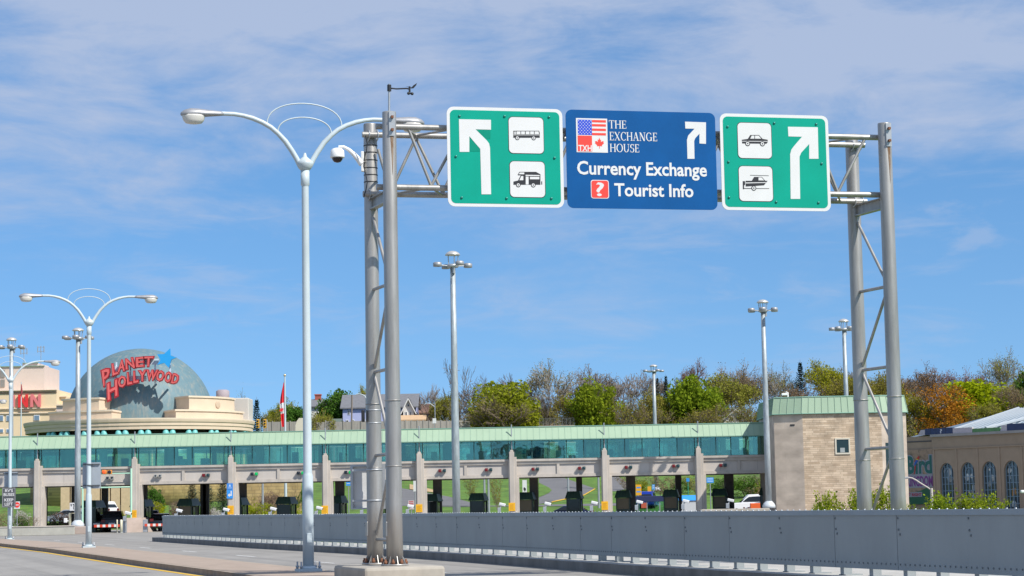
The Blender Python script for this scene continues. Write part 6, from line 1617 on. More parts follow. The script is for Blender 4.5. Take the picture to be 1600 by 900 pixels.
bB(0, tend, zW - .02, zW + .22, -.5, .22, 'cornice', mat('grey_brown_cornice', (.34, .32, .30), .8, noise=.1, scale=2)); bB(0, tend, zB(1545, 698) - .05, zB(1545, 698) + .05, 0, .10, 'string_course', brown_p)
for i in range(len(wins) - 1):
    c = (wins[i] + wins[i + 1]) / 2; bB(c - .10, c + .10, 0, zB(1545, 699), 0, .06, 'pilaster', brown_p)
bB(.1, .3, 0, zB(1545, 699), 0, .05, 'pilaster', brown_p)
bgl = mat('arched_window_glass', (.05, .065, .07), .03, 0, noise=.0, spec=.8); frm = mat('blue_grey_window_frame', (.22, .32, .40), .5)
blob = mat('reflection_pale', (.40, .42, .40), .8, noise=.9, scale=1.2); bronze = mat('interior_amber', (.4, .2, .06), .8)
for k, w in enumerate(wins):
    g = MB().bbox(w - hw, w + hw, 0, zsp + hw * 1.2, -.32, -.30, M0).build('window', bgl, bk)
    m = MB()
    for u in (-hw + .05, -hw * .5, 0, hw * .5, hw - .05): m.bbox(w + u - .03, w + u + .03, 0, zsp + (hw * 1.1 if abs(u) < .01 else .8 * hw if abs(u) < hw * .6 else .1), -.296, -.22, M0)
    z = .3
    while z < zsp + .1: m.bbox(w - hw, w + hw, z - .025, z + .025, -.292, -.235, M0); z += .62
    for rr in (hw * .96, hw * .5): m.tube([M0 @ Vector((w + rr * math.cos(PI * i / 12), zsp + rr * 1.15 * math.sin(PI * i / 12), -.25)) for i in range(13)], .035, 5)
    for a_ in (50, 90, 130): m.tube([M0 @ Vector((w + hw * .5 * math.cos(R(a_)), zsp + hw * .57 * math.sin(R(a_)), -.25)), M0 @ Vector((w + hw * .95 * math.cos(R(a_)), zsp + hw * 1.1 * math.sin(R(a_)), -.25))], .03, 5)
    m.build('glazing_bars', frm, g)
    rnd = random.Random(k + 5); m = MB()
    for j in range(5):
        u, v = rnd.uniform(-.75, .6) * hw, rnd.uniform(.6, zsp + .3); s = rnd.uniform(.12, .4)
        m.prism([(w + u + s * math.cos(q) * rnd.uniform(.5, 1.1), v + s * 1.3 * math.sin(q) * rnd.uniform(.5, 1.1)) for q in [2 * PI * i / 8 for i in range(8)]], M0 @ Matrix.Translation((0, 0, -.2985)), .001 + .0006 * j)
    m.build('painted_reflection', blob, g)  # pale patches painted on the panes stand for reflections in the glass
    if k == 3: MB().prism([(w - .25, 1.55), (w - .05, 1.5), (w + .1, 1.8), (w + .25, 1.6), (w + .2, 2.3), (w - .2, 2.25)], M0 @ Matrix.Translation((0, 0, -.2945)), .002).build('amber_display', bronze, g)
# roof hoardings
navy_h = mat('navy_hoarding', (.025, .04, .11), .5, noise=.15, scale=2); pale_h = mat('pale_lilac_hoarding', (.48, .43, .45), .6, noise=.08); green_h = mat('green_hoarding', (.10, .24, .09), .7, noise=.2, scale=2)
zh = zW + .22
def hoard(px0, px1, m_, h, wedge=0):
    t0, t1 = tB(px0), tB(px1)
    P = [(t0, zh), (t1, zh), (t1, zh + h), (t0 + (wedge or 0) * (t1 - t0), zh + h)]
    return MB().prism(P, M0 @ Matrix.Translation((0, 0, -.6)), .25).build('roof_hoarding', m_, bk)
hoard(1432, 1443.5, pale_h, .5, .45)
o = hoard(1443.7, 1487, navy_h, .58); hoard(1487.2, 1517.5, pale_h, .50); hoard(1518, 1561, green_h, .36); hoard(1561.3, 1572, pale_h, .52, .3); hoard(1572.2, 1640, navy_h, .62)
m = MB(); add_text(m, '?', (tB(1467), zh + .08, tB(1470.5), zh + .48), M0 @ Matrix.Translation((0, 0, -.345)), .003, .02); m.build('roof_glyph', sign_white, o)
m = MB()
for px in (1452, 1461, 1476): m.bbox(tB(px) - .015, tB(px) + .015, zh, zh + .58, -.349, -.343, M0)
m.build('hoarding_joint', sign_black, o)
# bird attraction banner on the set back wall
e = dB.copy(); nb = Vector((e.y, -e.x, 0)); bp = Vector((A0.x, A0.y, 0)) - nb * .45
def bn(px, py): return on_plane(px, py, bp, nb)
q0 = bn(1412, 796); zb_, zt_ = bn(1440, 788).z, bn(1440, 702).z
M = plane_M((q0.x, q0.y, zb_), e); Mi = M.inverted(); uvb = lambda px, py: ((Mi @ bn(px, py)).x, (Mi @ bn(px, py)).y)
W_, H_ = uvb(1457.5, 740)[0], zt_ - zb_
t = thing('banner', 'tall bird attraction banner with teal and purple lettering on the brown building', 'banner', q0)
MB().bbox(0, W_, 0, H_, -.08, 0, M).build('board', rust_streak_mat('sandy_jungle_print', (.36, .25, .17), (.17, .13, .09), .5, 1.4, (1, 1, 1), .7), t)
MB().bbox(W_ + .0, W_ + .28, -.3, H_ + .05, -.5, .0, M).build('black_edge', sign_black, t)
def poly_uv(pts): return [uvb(*p) for p in pts]
MB().prism(poly_uv([(1412, 788), (1457, 788), (1457, 764), (1448, 762), (1440, 766), (1428, 770), (1412, 768)]), M, .004).build('jungle_print', rust_streak_mat('green_print', (.025, .12, .06), (.02, .05, .08), .55, 2, (1, 1, 1), .7), t)
CF = lambda x, y: (1410 + x / 8.567, 695 + y / 8.571)
def tb(mb, s, x0, y0, x1, y1, t_, off=.03):
    t_ = t_ * 3
    a, b = uvb(*CF(x0, y1)), uvb(*CF(x1, y0)); add_text(mb, s, (a[0], a[1], b[0], b[1]), M, t_, off)
white_o = mat('lettering_outline', (.30, .30, .34), .6)
m = MB(); tb(m, 'B', 62, 136, 162, 402, .006, .10); tb(m, 'rd', 218, 125, 402, 398, .006, .09); tb(m, 'i', 160, 215, 215, 402, .006, .09); m.prism(poly_uv([CF(78, 398), CF(408, 392), CF(410, 570), CF(78, 578)]), M, .016); m.prism(poly_uv([CF(85, 638), CF(265, 630), CF(265, 695), CF(85, 700)]), M, .016); m.build('letter_outline', white_o, t)
m = MB(); tb(m, 'B', 70, 150, 155, 392, .010, .04); tb(m, 'rd', 226, 138, 392, 388, .010, .03); tb(m, 'ı', 180, 250, 205, 392, .010, .03); m.build('lettering', mat('teal_print', (.02, .13, .115), .6), t)
m = MB(); tb(m, 'KINGDOM', 62, 412, 405, 562, .010, .03); m.build('lettering', mat('purple_print', (.20, .04, .22), .6), t)
m = MB(); tb(m, 'AT RIGHT', 58, 645, 258, 690, .010, .03); m.build('lettering', mat('crimson_print', (.40, .02, .06), .6), t)
# scarlet parrot perched where the dot of the i would be
m = MB().prism(poly_uv([CF(*p) for p in ((205, 165), (222, 148), (230, 165), (222, 190), (205, 225), (185, 260), (178, 330), (168, 395), (160, 395), (166, 320), (165, 250), (172, 205))]), M, .044)
b_ = m.build('parrot', mat('scarlet_print', (.45, .04, .03), .6), t)
MB().prism(poly_uv([CF(*p) for p in ((185, 200), (215, 205), (200, 235), (180, 270), (165, 290), (165, 245))]), M, .050).build('parrot_wing', mat('parrot_blue', (.02, .10, .40), .6), b_)
MB().prism(poly_uv([CF(*p) for p in ((188, 185), (220, 192), (214, 206), (184, 200))]), M, .056).build('parrot_band', mat('parrot_yellow', (.6, .42, .03), .6), b_)
# curved lamp in front of it
p = at(1456, 790, 150); t = thing('road_lamp', 'small pale lamp post with a bent arm before the bird banner', 'street lamp', (p.x, 150, 0))
P = [at(x, y, 150) for x, y in ((1455.5, 766), (1450, 762), (1440, 756), (1431, 750), (1425, 747), (1419, 746))]
lp2 = mat('pale_beige_pole', (.46, .42, .37), .6)
MB().tube([(P[0].x, 150, 0), (P[0].x, 150, P[0].z + .15)], .10, 8).build('pole', lp2, t); MB().tube(P, .05, 6).build('arm', lp2, t); q = P[-1]
MB().rbox((q.x - .3, 150, q.z - .02), (.7, .25, .14), 0, .04).build('lamp_head', lamp_head, t)
p = at(1603, 768, 120); t = thing('road_lamp', 'pale lamp head reaching in at the frame edge before the arched windows', 'street lamp', (p.x + 1.5, 120, 0))
MB().tube([(p.x + 1.6, 120, 0), (p.x + 1.6, 120, p.z - .2)], .1, 8).build('pole', lp2, t); MB().tube([(p.x + 1.6, 120, p.z - .25), (p.x + 1.2, 120, p.z), (p.x + .1, 120, p.z + .02)], .05, 6).build('arm', lp2, t)
MB().rbox((p.x, 120, p.z), (.62, .26, .17), 0, .05).build('lamp_head', white_m, t)
# pale blue standing seam roof behind
gh = thing('seamed_roof_hall', 'hall with a sloped pale blue standing seam metal roof behind the brown building', 'building', (at(1560, 665, 212).x, 212, 0))
ridge = [at(1592, 638.5, 222), at(1700, 634, 222)]; eave = [at(1491, 672, 208), at(1700, 668, 208)]
mb = MB(); r0, r1, e0, e1_ = ridge[0], ridge[1], eave[0], eave[1]
mb.add([e0, e1_, r1, r0, (e0.x, 236, e0.z), (e1_.x, 236, e1_.z)], [(0, 1, 2, 3), (3, 2, 5, 4), (0, 3, 4)])
rf = mb.build('roof', mat('pale_blue_metal_roof', (.17, .23, .28), .45, .2, noise=.05), gh)
m = MB()
for k in range(24):
    f = k / 24; a = e0 + (e1_ - e0) * f; b = r0 + (r1 - r0) * f
    m.tube([a + Vector((0, 0, .05)), b + Vector((0, 0, .05))], .07, 4)
m.tube([e0 + Vector((0, 0, .08)), r0 + Vector((0, 0, .08))], .12, 5).tube([at(1540, 669, 207.5), at(1612, 651, 214)], .16, 5)
m.build('roof_ribs', mat('white_roof_rib', (.40, .44, .47), .4), rf)
MB().bbox(e0.x + .5, e1_.x, 208.3, 235.5, 0, e0.z - .1).build('wall', brown_w, gh)
# ------------------------------------------------------------------ trees and shrubs
def skeleton(seed, levels=(5, 3, 3, 4, 3), trunk=.24, spread=.55, up=.25, ratio=.74, wob=.16, lean=0.0, r0=.022):
    rnd = random.Random(seed); segs = []; tips = []
    def rv(): return Vector((rnd.uniform(-1, 1), rnd.uniform(-1, 1), rnd.uniform(-1, 1)))
    def grow(p, d, L_, r, lv):
        n = 3 if lv < 2 else 2
        for i in range(n):
            d = (d + rv() * wob + Vector((0, 0, up * .12))).normalized()
            q = p + d * (L_ / n); r2 = r * (1 - .30 / n * (i + 1) * .6)
            segs.append((p, q, r, r2, lv)); p, r = q, r2
            if lv >= 2 and i < n - 1 and lv < len(levels):
                k = rv(); e = (d + k * .8).normalized(); grow(p, e, L_ * .55, r * .5, min(lv + 2, len(levels)))
        if lv >= len(levels): tips.append((p, d)); return
        for k in range(levels[lv]):
            a = 2 * PI * (k + rnd.random() * .7) / levels[lv]; o = d.orthogonal().normalized(); b = d.cross(o)
            s = spread * rnd.uniform(.55, 1.25)
            e = (d + (o * math.cos(a) + b * math.sin(a)) * s + Vector((0, 0, up * .3))).normalized()
            grow(p, e, L_ * ratio * rnd.uniform(.75, 1.15), r * .62, lv + 1)
    grow(Vector((0, 0, 0)), Vector((lean, 0, 1)).normalized(), trunk, r0, 0)
    h = max(q.z for _, q, *_ in segs); xs_ = sorted(abs(q.x) for _, q, *_ in segs); w = xs_[int(len(xs_) * .98)] * 2
    S = lambda v: Vector((v.x / w, v.y / w, v.z / h))
    segs = [(S(p), S(q), r, r2, lv) for p, q, r, r2, lv in segs]; tips = [(S(p), d) for p, d in tips]
    return segs, tips
def branch_mesh(segs, rmin=.0016, maxlv=9):
    mb = MB()
    for p, q, r, r2, lv in segs:
        if lv > maxlv: continue
        d = (q - p)
        if d.length < 1e-5: continue
        d = d.normalized(); a = d.orthogonal().normalized(); b = d.cross(a); n = 6 if lv < 2 else 3
        r, r2 = max(r, rmin), max(r2, rmin * .8)
        vs = [p + (a * math.cos(2 * PI * k / n) + b * math.sin(2 * PI * k / n)) * r for k in range(n)] + [q + (a * math.cos(2 * PI * k / n) + b * math.sin(2 * PI * k / n)) * r2 for k in range(n)]
        mb.add(vs, [(k, (k + 1) % n, n + (k + 1) % n, n + k) for k in range(n)], n > 3)
    return mb
def leaves_mesh(pts, size, rnd, n=1, jit=.02, flat=.3):
    mb = MB(); vs = []; fs = []
    for p in pts:
        for _ in range(n):
            c = p + Vector((rnd.gauss(0, jit), rnd.gauss(0, jit), rnd.gauss(0, jit)))
            u = Vector((rnd.uniform(-1, 1), rnd.uniform(-1, 1), rnd.uniform(-.6, .6))).normalized(); v = u.orthogonal().normalized()
            v = (v * math.cos(rnd.uniform(0, 6.3)) + u.cross(v) * math.sin(rnd.uniform(0, 6.3))).normalized()
            s = size * rnd.uniform(.6, 1.35); o = len(vs)
            vs += [c - u * s, c + v * s * .6, c + u * s, c - v * s * .6]; fs.append((o, o + 1, o + 2, o + 3))
    mb.v = vs; mb.f = fs; mb.sm = [False] * len(fs)
    return mb
def clump_points(seed, nclump=70, per=75, z0=.50, rz=.46, rx=.5, cr=(.10, .17), low=-.75):
    """leaf positions gathered in clumps over the crown, thicker towards the outside of each clump"""
    rnd = random.Random(seed); pts = []
    for i in range(nclump):
        while True:
            d = Vector((rnd.gauss(0, 1), rnd.gauss(0, 1), rnd.gauss(0, 1))).normalized()
            if d.z > low: break
        k = rnd.uniform(.55, .92) if rnd.random() < .8 else rnd.uniform(.2, .6)
        c = Vector((d.x * rx * k, d.y * rx * k, z0 + d.z * rz * k)); r = rnd.uniform(*cr)
        for _ in range(per):
            e = Vector((rnd.gauss(0, 1), rnd.gauss(0, 1), rnd.gauss(0, 1))).normalized() * r * rnd.uniform(.45, 1.0) ** .5
            e.z *= .8; pts.append(c + e)
    return pts
barks = {'grey': mat('grey_bark', (.20, .17, .145), .95, noise=.2, scale=4), 'brown': mat('brown_bark', (.165, .125, .09), .95, noise=.2, scale=4), 'red': mat('reddish_twigs', (.17, .085, .065), .95, noise=.2, scale=4), 'pale': mat('pale_bark', (.26, .23, .19), .95, noise=.2, scale=4)}
lf = {'bright': leaf_mat('bright_spring_leaf', (.235, .29, .022), .3, .45), 'lime': leaf_mat('lime_leaf', (.36, .40, .012), .25, .45), 'olive': leaf_mat('olive_bud_leaf', (0.256, 0.238, 0.043), .35, .35), 'green': leaf_mat('mid_green_leaf', (0.085, 0.177, 0.027), .35, .35),
      'orange': leaf_mat('rusty_bud_leaf', (0.403, 0.183, 0.022), .35, .35), 'brown': leaf_mat('brown_bud', (0.244, 0.171, 0.091), .35, .25), 'mauve': leaf_mat('mauve_bud', (0.244, 0.165, 0.128), .3, .25), 'dark': leaf_mat('dark_needles', (0.022, 0.045, 0.028), .4, .1), 'blue': leaf_mat('blue_spruce_needles', (0.045, 0.075, 0.065), .4, .1),
      'yellow': leaf_mat('yellow_green_bud', (0.305, 0.305, 0.024), .35, .4), 'white': leaf_mat('white_blossom', (0.520, 0.500, 0.460), .2, .3), 'hedge': leaf_mat('fresh_hedge_leaf', (.25, .30, .022), .3, .4)}
def make_tree(kind, seed):
    """an Empty with trunk and crown in a unit box: width 1, height 1"""
    rnd = random.Random(seed * 7 + 1); t = thing('tree', 'x', 'tree', (0, 0, 0))
    bark, lk, mode = {'bare': ('grey', 'brown', 'thin'), 'barered': ('red', 'mauve', 'thick'), 'baregrey': ('grey', 'mauve', 'none'), 'barepale': ('pale', 'olive', 'thin'), 'twiggy': ('brown', 'olive', 'thick'), 'brownish': ('brown', 'brown', 'thick'),
                      'olive': ('brown', 'olive', 'full'), 'bright': ('brown', 'bright', 'dense'), 'lime': ('brown', 'lime', 'dense'), 'green': ('brown', 'green', 'dense'), 'orange': ('brown', 'orange', 'mid'), 'yellow': ('grey', 'yellow', 'full'), 'gaunt': ('grey', 'brown', 'none')}[kind]
    if kind == 'gaunt': segs, tips = skeleton(seed, (3, 2, 3, 3, 2), .42, .62, .12, .80, .26, .1, .030)
    elif mode == 'none': segs, tips = skeleton(seed, (5, 3, 3, 4, 3), .20, .50, .35, .76, .14)
    elif mode in ('dense', 'mid'): segs, tips = skeleton(seed, (5, 3, 3, 3), .22, .6, .2, .74, .15)
    else: segs, tips = skeleton(seed, (5, 3, 3, 4, 3), .16, .58, .28, .78, .15)
    branch_mesh(segs, .0028 if mode in ('dense', 'mid') else .0034, 3 if mode == 'dense' else 9).build('trunk', barks[bark], t, fix=False)
    tp = [p for p, d in tips]
    if mode == 'dense': mb = leaves_mesh(clump_points(seed, 100, 100), .024, rnd, 1, .004)
    elif mode == 'mid': mb = leaves_mesh(clump_points(seed, 60, 55), .019, rnd, 1, .006); m2 = leaves_mesh(tp, .016, rnd, 3, .02); o = len(mb.v); mb.v += m2.v; mb.f += [tuple(i + o for i in f) for f in m2.f]; mb.sm += m2.sm
    elif mode == 'full': mb = leaves_mesh(tp, .0150, rnd, 10, .030)
    elif mode == 'thick': mb = leaves_mesh(tp, .0115, rnd, 4, .026)
    elif mode == 'thin': mb = leaves_mesh(tp, .0100, rnd, 3, .02)
    else: mb = None
    if mb: mb.build('crown', lf[lk], t, fix=False)
    return t
def make_conifer(seed, lk):
    rnd = random.Random(seed); t = thing('conifer', 'x', 'tree', (0, 0, 0))
    MB().tube([(0, 0, 0), (0, 0, 1)], [.03, .004], 8).build('trunk', barks['brown'], t)
    vs = []; fs = []
    for k in range(34):
        z = .06 + .92 * k / 34; R_ = .5 * (1 - z) ** .85 * rnd.uniform(.8, 1.1) + .02; nb_ = 9 if z < .7 else 6
        for b in range(nb_):
            a = 2 * PI * (b + rnd.random()) / nb_; L_ = R_ * rnd.uniform(.7, 1.1); d = Vector((math.cos(a), math.sin(a), -.25 + .5 * z)).normalized(); s = d.cross(Vector((0, 0, 1))).normalized()
            for i in range(9):
                f = (i + 1) / 9; c = Vector((0, 0, z)) + d * L_ * f + Vector((0, 0, -.02 * math.sin(f * 3)))
                for q in (-1, 1):
                    e = (s * q * .9 + d * .5 + Vector((0, 0, rnd.uniform(-.5, .15)))).normalized(); ln = (.035 + .05 * R_ / .5) * (1.1 - f * .5) * rnd.uniform(.7, 1.2); w = d * .014
                    o = len(vs); vs += [c - w, c + w, c + e * ln + w * .4, c + e * ln - w * .4]; fs.append((o, o + 1, o + 2, o + 3))
    mb = MB(); mb.v = vs; mb.f = fs; mb.sm = [False] * len(fs); mb.build('crown', lf[lk], t, fix=False)
    return t
def make_shrub(seed, lk, twig='brown', dense=True, stems=True):
    rnd = random.Random(seed); t = thing('shrub', 'x', 'shrub', (0, 0, 0))
    segs = []
    for k in range(9):
        a = rnd.uniform(0, 6.3); p = Vector((rnd.uniform(-.12, .12), rnd.uniform(-.12, .12), 0)); d = Vector((math.cos(a) * .5, math.sin(a) * .5, 1)).normalized()
        for i in range(4):
            q = p + (d + Vector((rnd.uniform(-.3, .3), rnd.uniform(-.3, .3), 0))).normalized() * .21; segs.append((p, q, .009 - .0016 * i, .008 - .0016 * i, 2))
            for j in range(4):
                e = Vector((rnd.uniform(-1, 1), rnd.uniform(-1, 1), rnd.uniform(0, 1))).normalized(); segs.append((q, q + e * .16, .004, .002, 3)); segs.append((q + e * .16, q + e * .16 + (e + Vector((rnd.uniform(-.8, .8), rnd.uniform(-.8, .8), .3))).normalized() * .1, .0025, .0015, 3))
            p = q
    branch_mesh(segs, .003).build('stems', barks[twig], t, fix=False)
    if dense: pts = clump_points(seed, 50, 70, .48, .48, .5, (.09, .17), -.95); mb = leaves_mesh(pts, .022, rnd, 1, .008)
    else: mb = leaves_mesh([s[1] for s in segs if s[4] == 3], .020, rnd, 4, .035)
    mb.build('foliage', lf[lk], t, fix=False)
    return t
PROTO = {}
def get(kind, seed):
    k = (kind, seed)
    if k not in PROTO:
        if kind in ('spruce', 'bluespruce'): PROTO[k] = (make_conifer(seed, 'dark' if kind == 'spruce' else 'blue'), [])
        elif kind.startswith('shrub'):
            PROTO[k] = (make_shrub(seed, {'shrubgreen': 'green', 'shrubbright': 'hedge', 'shrubolive': 'olive', 'shrubbrown': 'brown', 'shrubwhite': 'white', 'shrublime': 'lime', 'shrubmauve': 'mauve'}[kind], 'brown', kind not in ('shrubolive', 'shrubbrown')), [])
        else: PROTO[k] = (make_tree(kind, seed), [])
    src, used = PROTO[k]
    if not used: used.append(1); return src
    return copy_tree(src)
def plant(kind, seed, px, pytop, wpx, Y, label, group=None, zbase=None, rz=None, name=None):
    p = at(px, pytop, Y); zg = ground_z(p.x, Y) - .05 if zbase is None else zbase
    o = get(kind, seed); h = p.z - zg; w = wpx * Y / F * {'bright': 1.28, 'lime': 1.25, 'orange': 1.25, 'green': 1.2, 'olive': 1.2, 'twiggy': 1.05, 'yellow': 1.15}.get(kind, 1.0)
    o.location = (p.x, Y, zg); o.rotation_euler = (0, 0, random.Random(px * 13 + seed).uniform(0, 6.28) if rz is None else rz); o.scale = (w, w, h)
    o['label'] = label
    if group: o['group'] = group
    elif 'group' in o: del o['group']
    if name: o.name = name
    return o
W = 'trees on the hill behind the toll building'
T = [
 ('gaunt', 2, 703, 559, 84, 300, 'tall bare tree with twisted limbs behind the big floodlight mast'),
 ('baregrey', 1, 664, 598, 46, 305, 'grey bare tree just right of the white gabled house'),
 ('olive', 1, 690, 611, 40, 296, 'olive budding tree below the twisted bare tree'),
 ('bright', 1, 787, 589, 90, 293, 'round bright green tree nearest the big floodlight mast'),
 ('twiggy', 1, 797, 617, 108, 288, 'wide twiggy olive tree in front of the round bright green tree'),
 ('baregrey', 2, 752, 583, 70, 318, 'grey bare crown showing above the round bright green tree'),
 ('barepale', 1, 868, 563, 92, 308, 'tall airy tree with pale buds right of the round bright green tree'),
 ('baregrey', 3, 855, 602, 60, 296, 'low grey bare tree above the chain link fence'),
 ('bright', 2, 926, 586, 66, 288, 'bright green tree just left of the distant mast, above the chain link fence'),
 ('olive', 2, 893, 612, 62, 292, 'olive tree at the right end of the chain link fence'),
 ('bare', 1, 948, 569, 84, 320, 'brown bare tree behind the two bright green crowns near the mast'),
 ('baregrey', 4, 988, 582, 88, 298, 'wide mauve grey bare tree beside the distant mast'),
 ('twiggy', 2, 972, 612, 74, 288, 'twiggy olive tree at the foot of the mauve bare tree'),
 ('olive', 3, 1032, 606, 54, 286, 'tan olive bushy tree just right of the distant mast'),
 ('spruce', 1, 1040, 584, 30, 316, 'small dark spruce tip just right of the distant mast head'),
 ('spruce', 2, 1027, 587, 24, 318, 'tiny dark spruce tip behind the distant mast head'),
 ('barered', 1, 1073, 561, 52, 322, 'reddish bare round crown standing above the bright green trees'),
 ('bright', 3, 1076, 580, 84, 287, 'large bright green tree between the distant mast and the hidden white house'),
 ('olive', 4, 1128, 586, 76, 298, 'olive green tree over the half hidden white gabled house'),
 ('bare', 2, 1148, 559, 82, 318, 'brown bare tree topping the wooded hill left of the stone tower mast'),
 ('brownish', 1, 1172, 574, 66, 306, 'russet budding tree left of the stone tower mast'),
 ('barepale', 2, 1216, 562, 62, 312, 'pale bare tree just right of the stone tower mast'),
 ('spruce', 3, 1250, 562, 46, 310, 'tall dark spruce behind the stone tower roof'),
 ('green', 1, 1212, 630, 54, 284, 'low green tree between the mast and the stone tower'),
 ('yellow', 1, 1288, 562, 72, 312, 'yellowish budding tree above the stone tower roof'),
 ('brownish', 2, 1250, 592, 74, 300, 'brown budding tree at the foot of the tall spruce'),
 ('bare', 3, 1334, 568, 74, 318, 'brown bare tree behind the right pair of gantry legs'),
 ('olive', 5, 1318, 590, 70, 300, 'olive tree behind the mast at the stone tower'),
 ('olive', 6, 1376, 582, 66, 304, 'olive tree seen between the right pair of gantry legs'),
 ('brownish', 3, 1432, 566, 72, 318, 'dull brown wooded crown just right of the gantry'),
 ('barered', 2, 1468, 570, 74, 322, 'reddish brown crown in the middle of the wood right of the gantry'),
 ('barered', 3, 1512, 574, 72, 324, 'reddish bare crown behind the lime green tree'),
 ('lime', 1, 1524, 590, 104, 300, 'domed lime green tree above the brown building'),
 ('orange', 1, 1478, 598, 84, 288, 'rusty orange tree in front of the lime green dome'),
 ('yellow', 2, 1428, 611, 50, 290, 'yellow green tree just right of the stone tower roof'),
 ('barepale', 3, 1568, 540, 74, 312, 'tall airy olive tree at the top of the wood on the far right'),
 ('brownish', 4, 1584, 598, 70, 296, 'brown budding tree right of the lime green dome'),
 ('green', 2, 1606, 566, 44, 304, 'dark green tree cut by the frame edge'),
 ('olive', 7, 1556, 630, 60, 284, 'olive tree at the right foot of the lime green dome'),
 ('brownish', 5, 1405, 590, 60, 310, 'brown tree behind the front right gantry leg'),
 ('bare', 1, 1030, 578, 70, 330, 'faint bare tree behind the distant mast'),
 ('bare', 2, 905, 577, 76, 332, 'faint bare tree far behind the bright green pair'),
 ('baregrey', 1, 815, 583, 76, 330, 'faint grey bare tree far behind the airy tree'),
 ('bare', 3, 1196, 576, 70, 332, 'faint brown bare tree far behind the stone tower mast'),
 ('baregrey', 2, 1388, 576, 80, 334, 'faint grey bare tree far behind the stone tower'),
 ('bare', 1, 1545, 588, 84, 334, 'faint brown bare tree far behind the airy olive tree'),
 ('twiggy', 3, 1010, 628, 70, 282, 'low twiggy thicket below the distant mast'),
 ('twiggy', 1, 1090, 630, 84, 280, 'low twiggy thicket below the large bright green tree'),
 ('olive', 1, 850, 628, 56, 300, 'small olive tree behind the chain link fence'),
 ('twiggy', 2, 1160, 624, 70, 286, 'twiggy tree right of the half hidden white house'),
 ('green', 3, 530, 603, 62, 306, 'mid green tree left of the lilac house'),
 ('olive', 3, 512, 640, 40, 289, 'low olive tree in front of the chimney house'),
 ('green', 4, 462, 630, 56, 298, 'dark olive green tree right of the limp flag'),
 ('yellow', 3, 436, 622, 46, 304, 'light yellow green tree behind the limp flag'),
 ('yellow', 1, 571, 602, 26, 316, 'yellow green crown behind the lilac house roof, left of the gantry legs'),
 ('bright', 2, 603, 606, 30, 318, 'bright green crown seen between the gantry legs over the lilac house'),
 ('olive', 2, 425, 640, 40, 294, 'small olive tree below the limp flag'),
 ('barepale', 2, 376, 606, 44, 262, 'thin bare tree above the pale plant box of the dome building'),
 ('baregrey', 3, 650, 622, 40, 312, 'low grey bare tree behind the white gabled house'),
 ('baregrey', 4, 716, 622, 50, 292, 'low mauve bare tree behind the big mast pole'),
]
for k, s, px, py, w, Y, lb in T: plant(k, s, px, py, w, Y, lb, W)
plant('spruce', 4, 401, 620, 44, 272, 'dark spruce just right of the dome building', W)
plant('bluespruce', 5, 322, 741, 46, 206, 'blue grey spruce in the bay left of the pillar with the blue sign', 'spruces seen through the bays')
plant('bluespruce', 6, 348, 740, 40, 205, 'blue grey spruce hard against the pillar with the blue sign', 'spruces seen through the bays')
plant('bluespruce', 5, 300, 744, 36, 210, 'partly hidden blue grey spruce behind the tan windowed booth', 'spruces seen through the bays')
plant('green', 2, 240, 757, 28, 207, 'clipped green tree behind the gate, right of the island pillar', None)
plant('shrublime', 1, 244, 778, 34, 203, 'yellow green bush below the clipped green tree')
S_ = [
 ('shrubbrown', 1, 12, 797, 34, 159.5, 'brown twiggy shrub behind the low wall at the frame edge'), ('shrubgreen', 1, 34, 801, 30, 160, 'green shrub behind the low wall under the white blossom'), ('shrubwhite', 1, 34, 792, 30, 163, 'white flowering shrub beside the no entry sign'),
 ('shrubbrown', 2, 48, 806, 22, 160.5, 'small brown shrub against the first toll pillar'), ('shrubgreen', 2, 84, 814, 34, 176, 'low green shrub in the bay right of the first pillar'), ('shrubmauve', 1, 96, 796, 36, 182, 'mauve twiggy shrub before the yellow stone building'),
 ('shrubwhite', 1, 337, 789, 22, 188, 'pale blossoming shrub before the blue spruces'), ('shrubmauve', 1, 276, 776, 26, 198, 'mauve shrub left of the tan windowed booth'), ('shrubgreen', 1, 312, 788, 40, 190, 'low green shrub beside the tan windowed booth'),
 ('shrublime', 1, 404, 781, 50, 203, 'clipped lime hedge before the stone wall, left half'), ('shrublime', 2, 452, 779, 40, 203.5, 'clipped lime hedge before the stone wall, right half'), ('shrubmauve', 2, 420, 765, 40, 211, 'mauve bare shrub against the stone wall'),
 ('shrubolive', 2, 390, 772, 24, 209, 'olive shrub at the left end of the stone wall'), ('shrubgreen', 2, 466, 756, 46, 214, 'green shrub over the end of the stone wall'),
 ('shrubbrown', 1, 990, 742, 44, 232, 'brown thicket right of the side road'), ('shrubbright', 1, 1002, 745, 26, 228, 'yellow green shrub above the amber sign'), ('shrubbrown', 2, 1040, 742, 56, 226, 'bare brown thicket behind the kiosk'),
 ('shrubgreen', 1, 1066, 744, 40, 232, 'green shrub behind the tiny blue sign'), ('shrubolive', 1, 1100, 743, 52, 226, 'bare pale thicket behind the last pillar'), ('shrubgreen', 2, 1130, 741, 50, 230, 'dark green shrub behind the last rear pier'),
 ('shrubgreen', 1, 1168, 738, 60, 224, 'large dark green shrub above the white pickup'), ('shrubbright', 2, 1200, 738, 46, 222, 'fresh green shrub beside the stone tower'), ('shrubbrown', 1, 1178, 760, 50, 212, 'dark brown thicket behind the white pickup'),
 ('shrubolive', 2, 735, 742, 26, 228, 'thin bare shrub on the grass behind the mast booth'), ('shrubolive', 1, 779, 742, 26, 214, 'pale bare shrub between mast and sixth pillar'),
]
for k, s, px, py, w, Y, lb in S_: plant(k, s, px, py, w, Y, lb, 'shrubs around the toll plaza', rz=None)
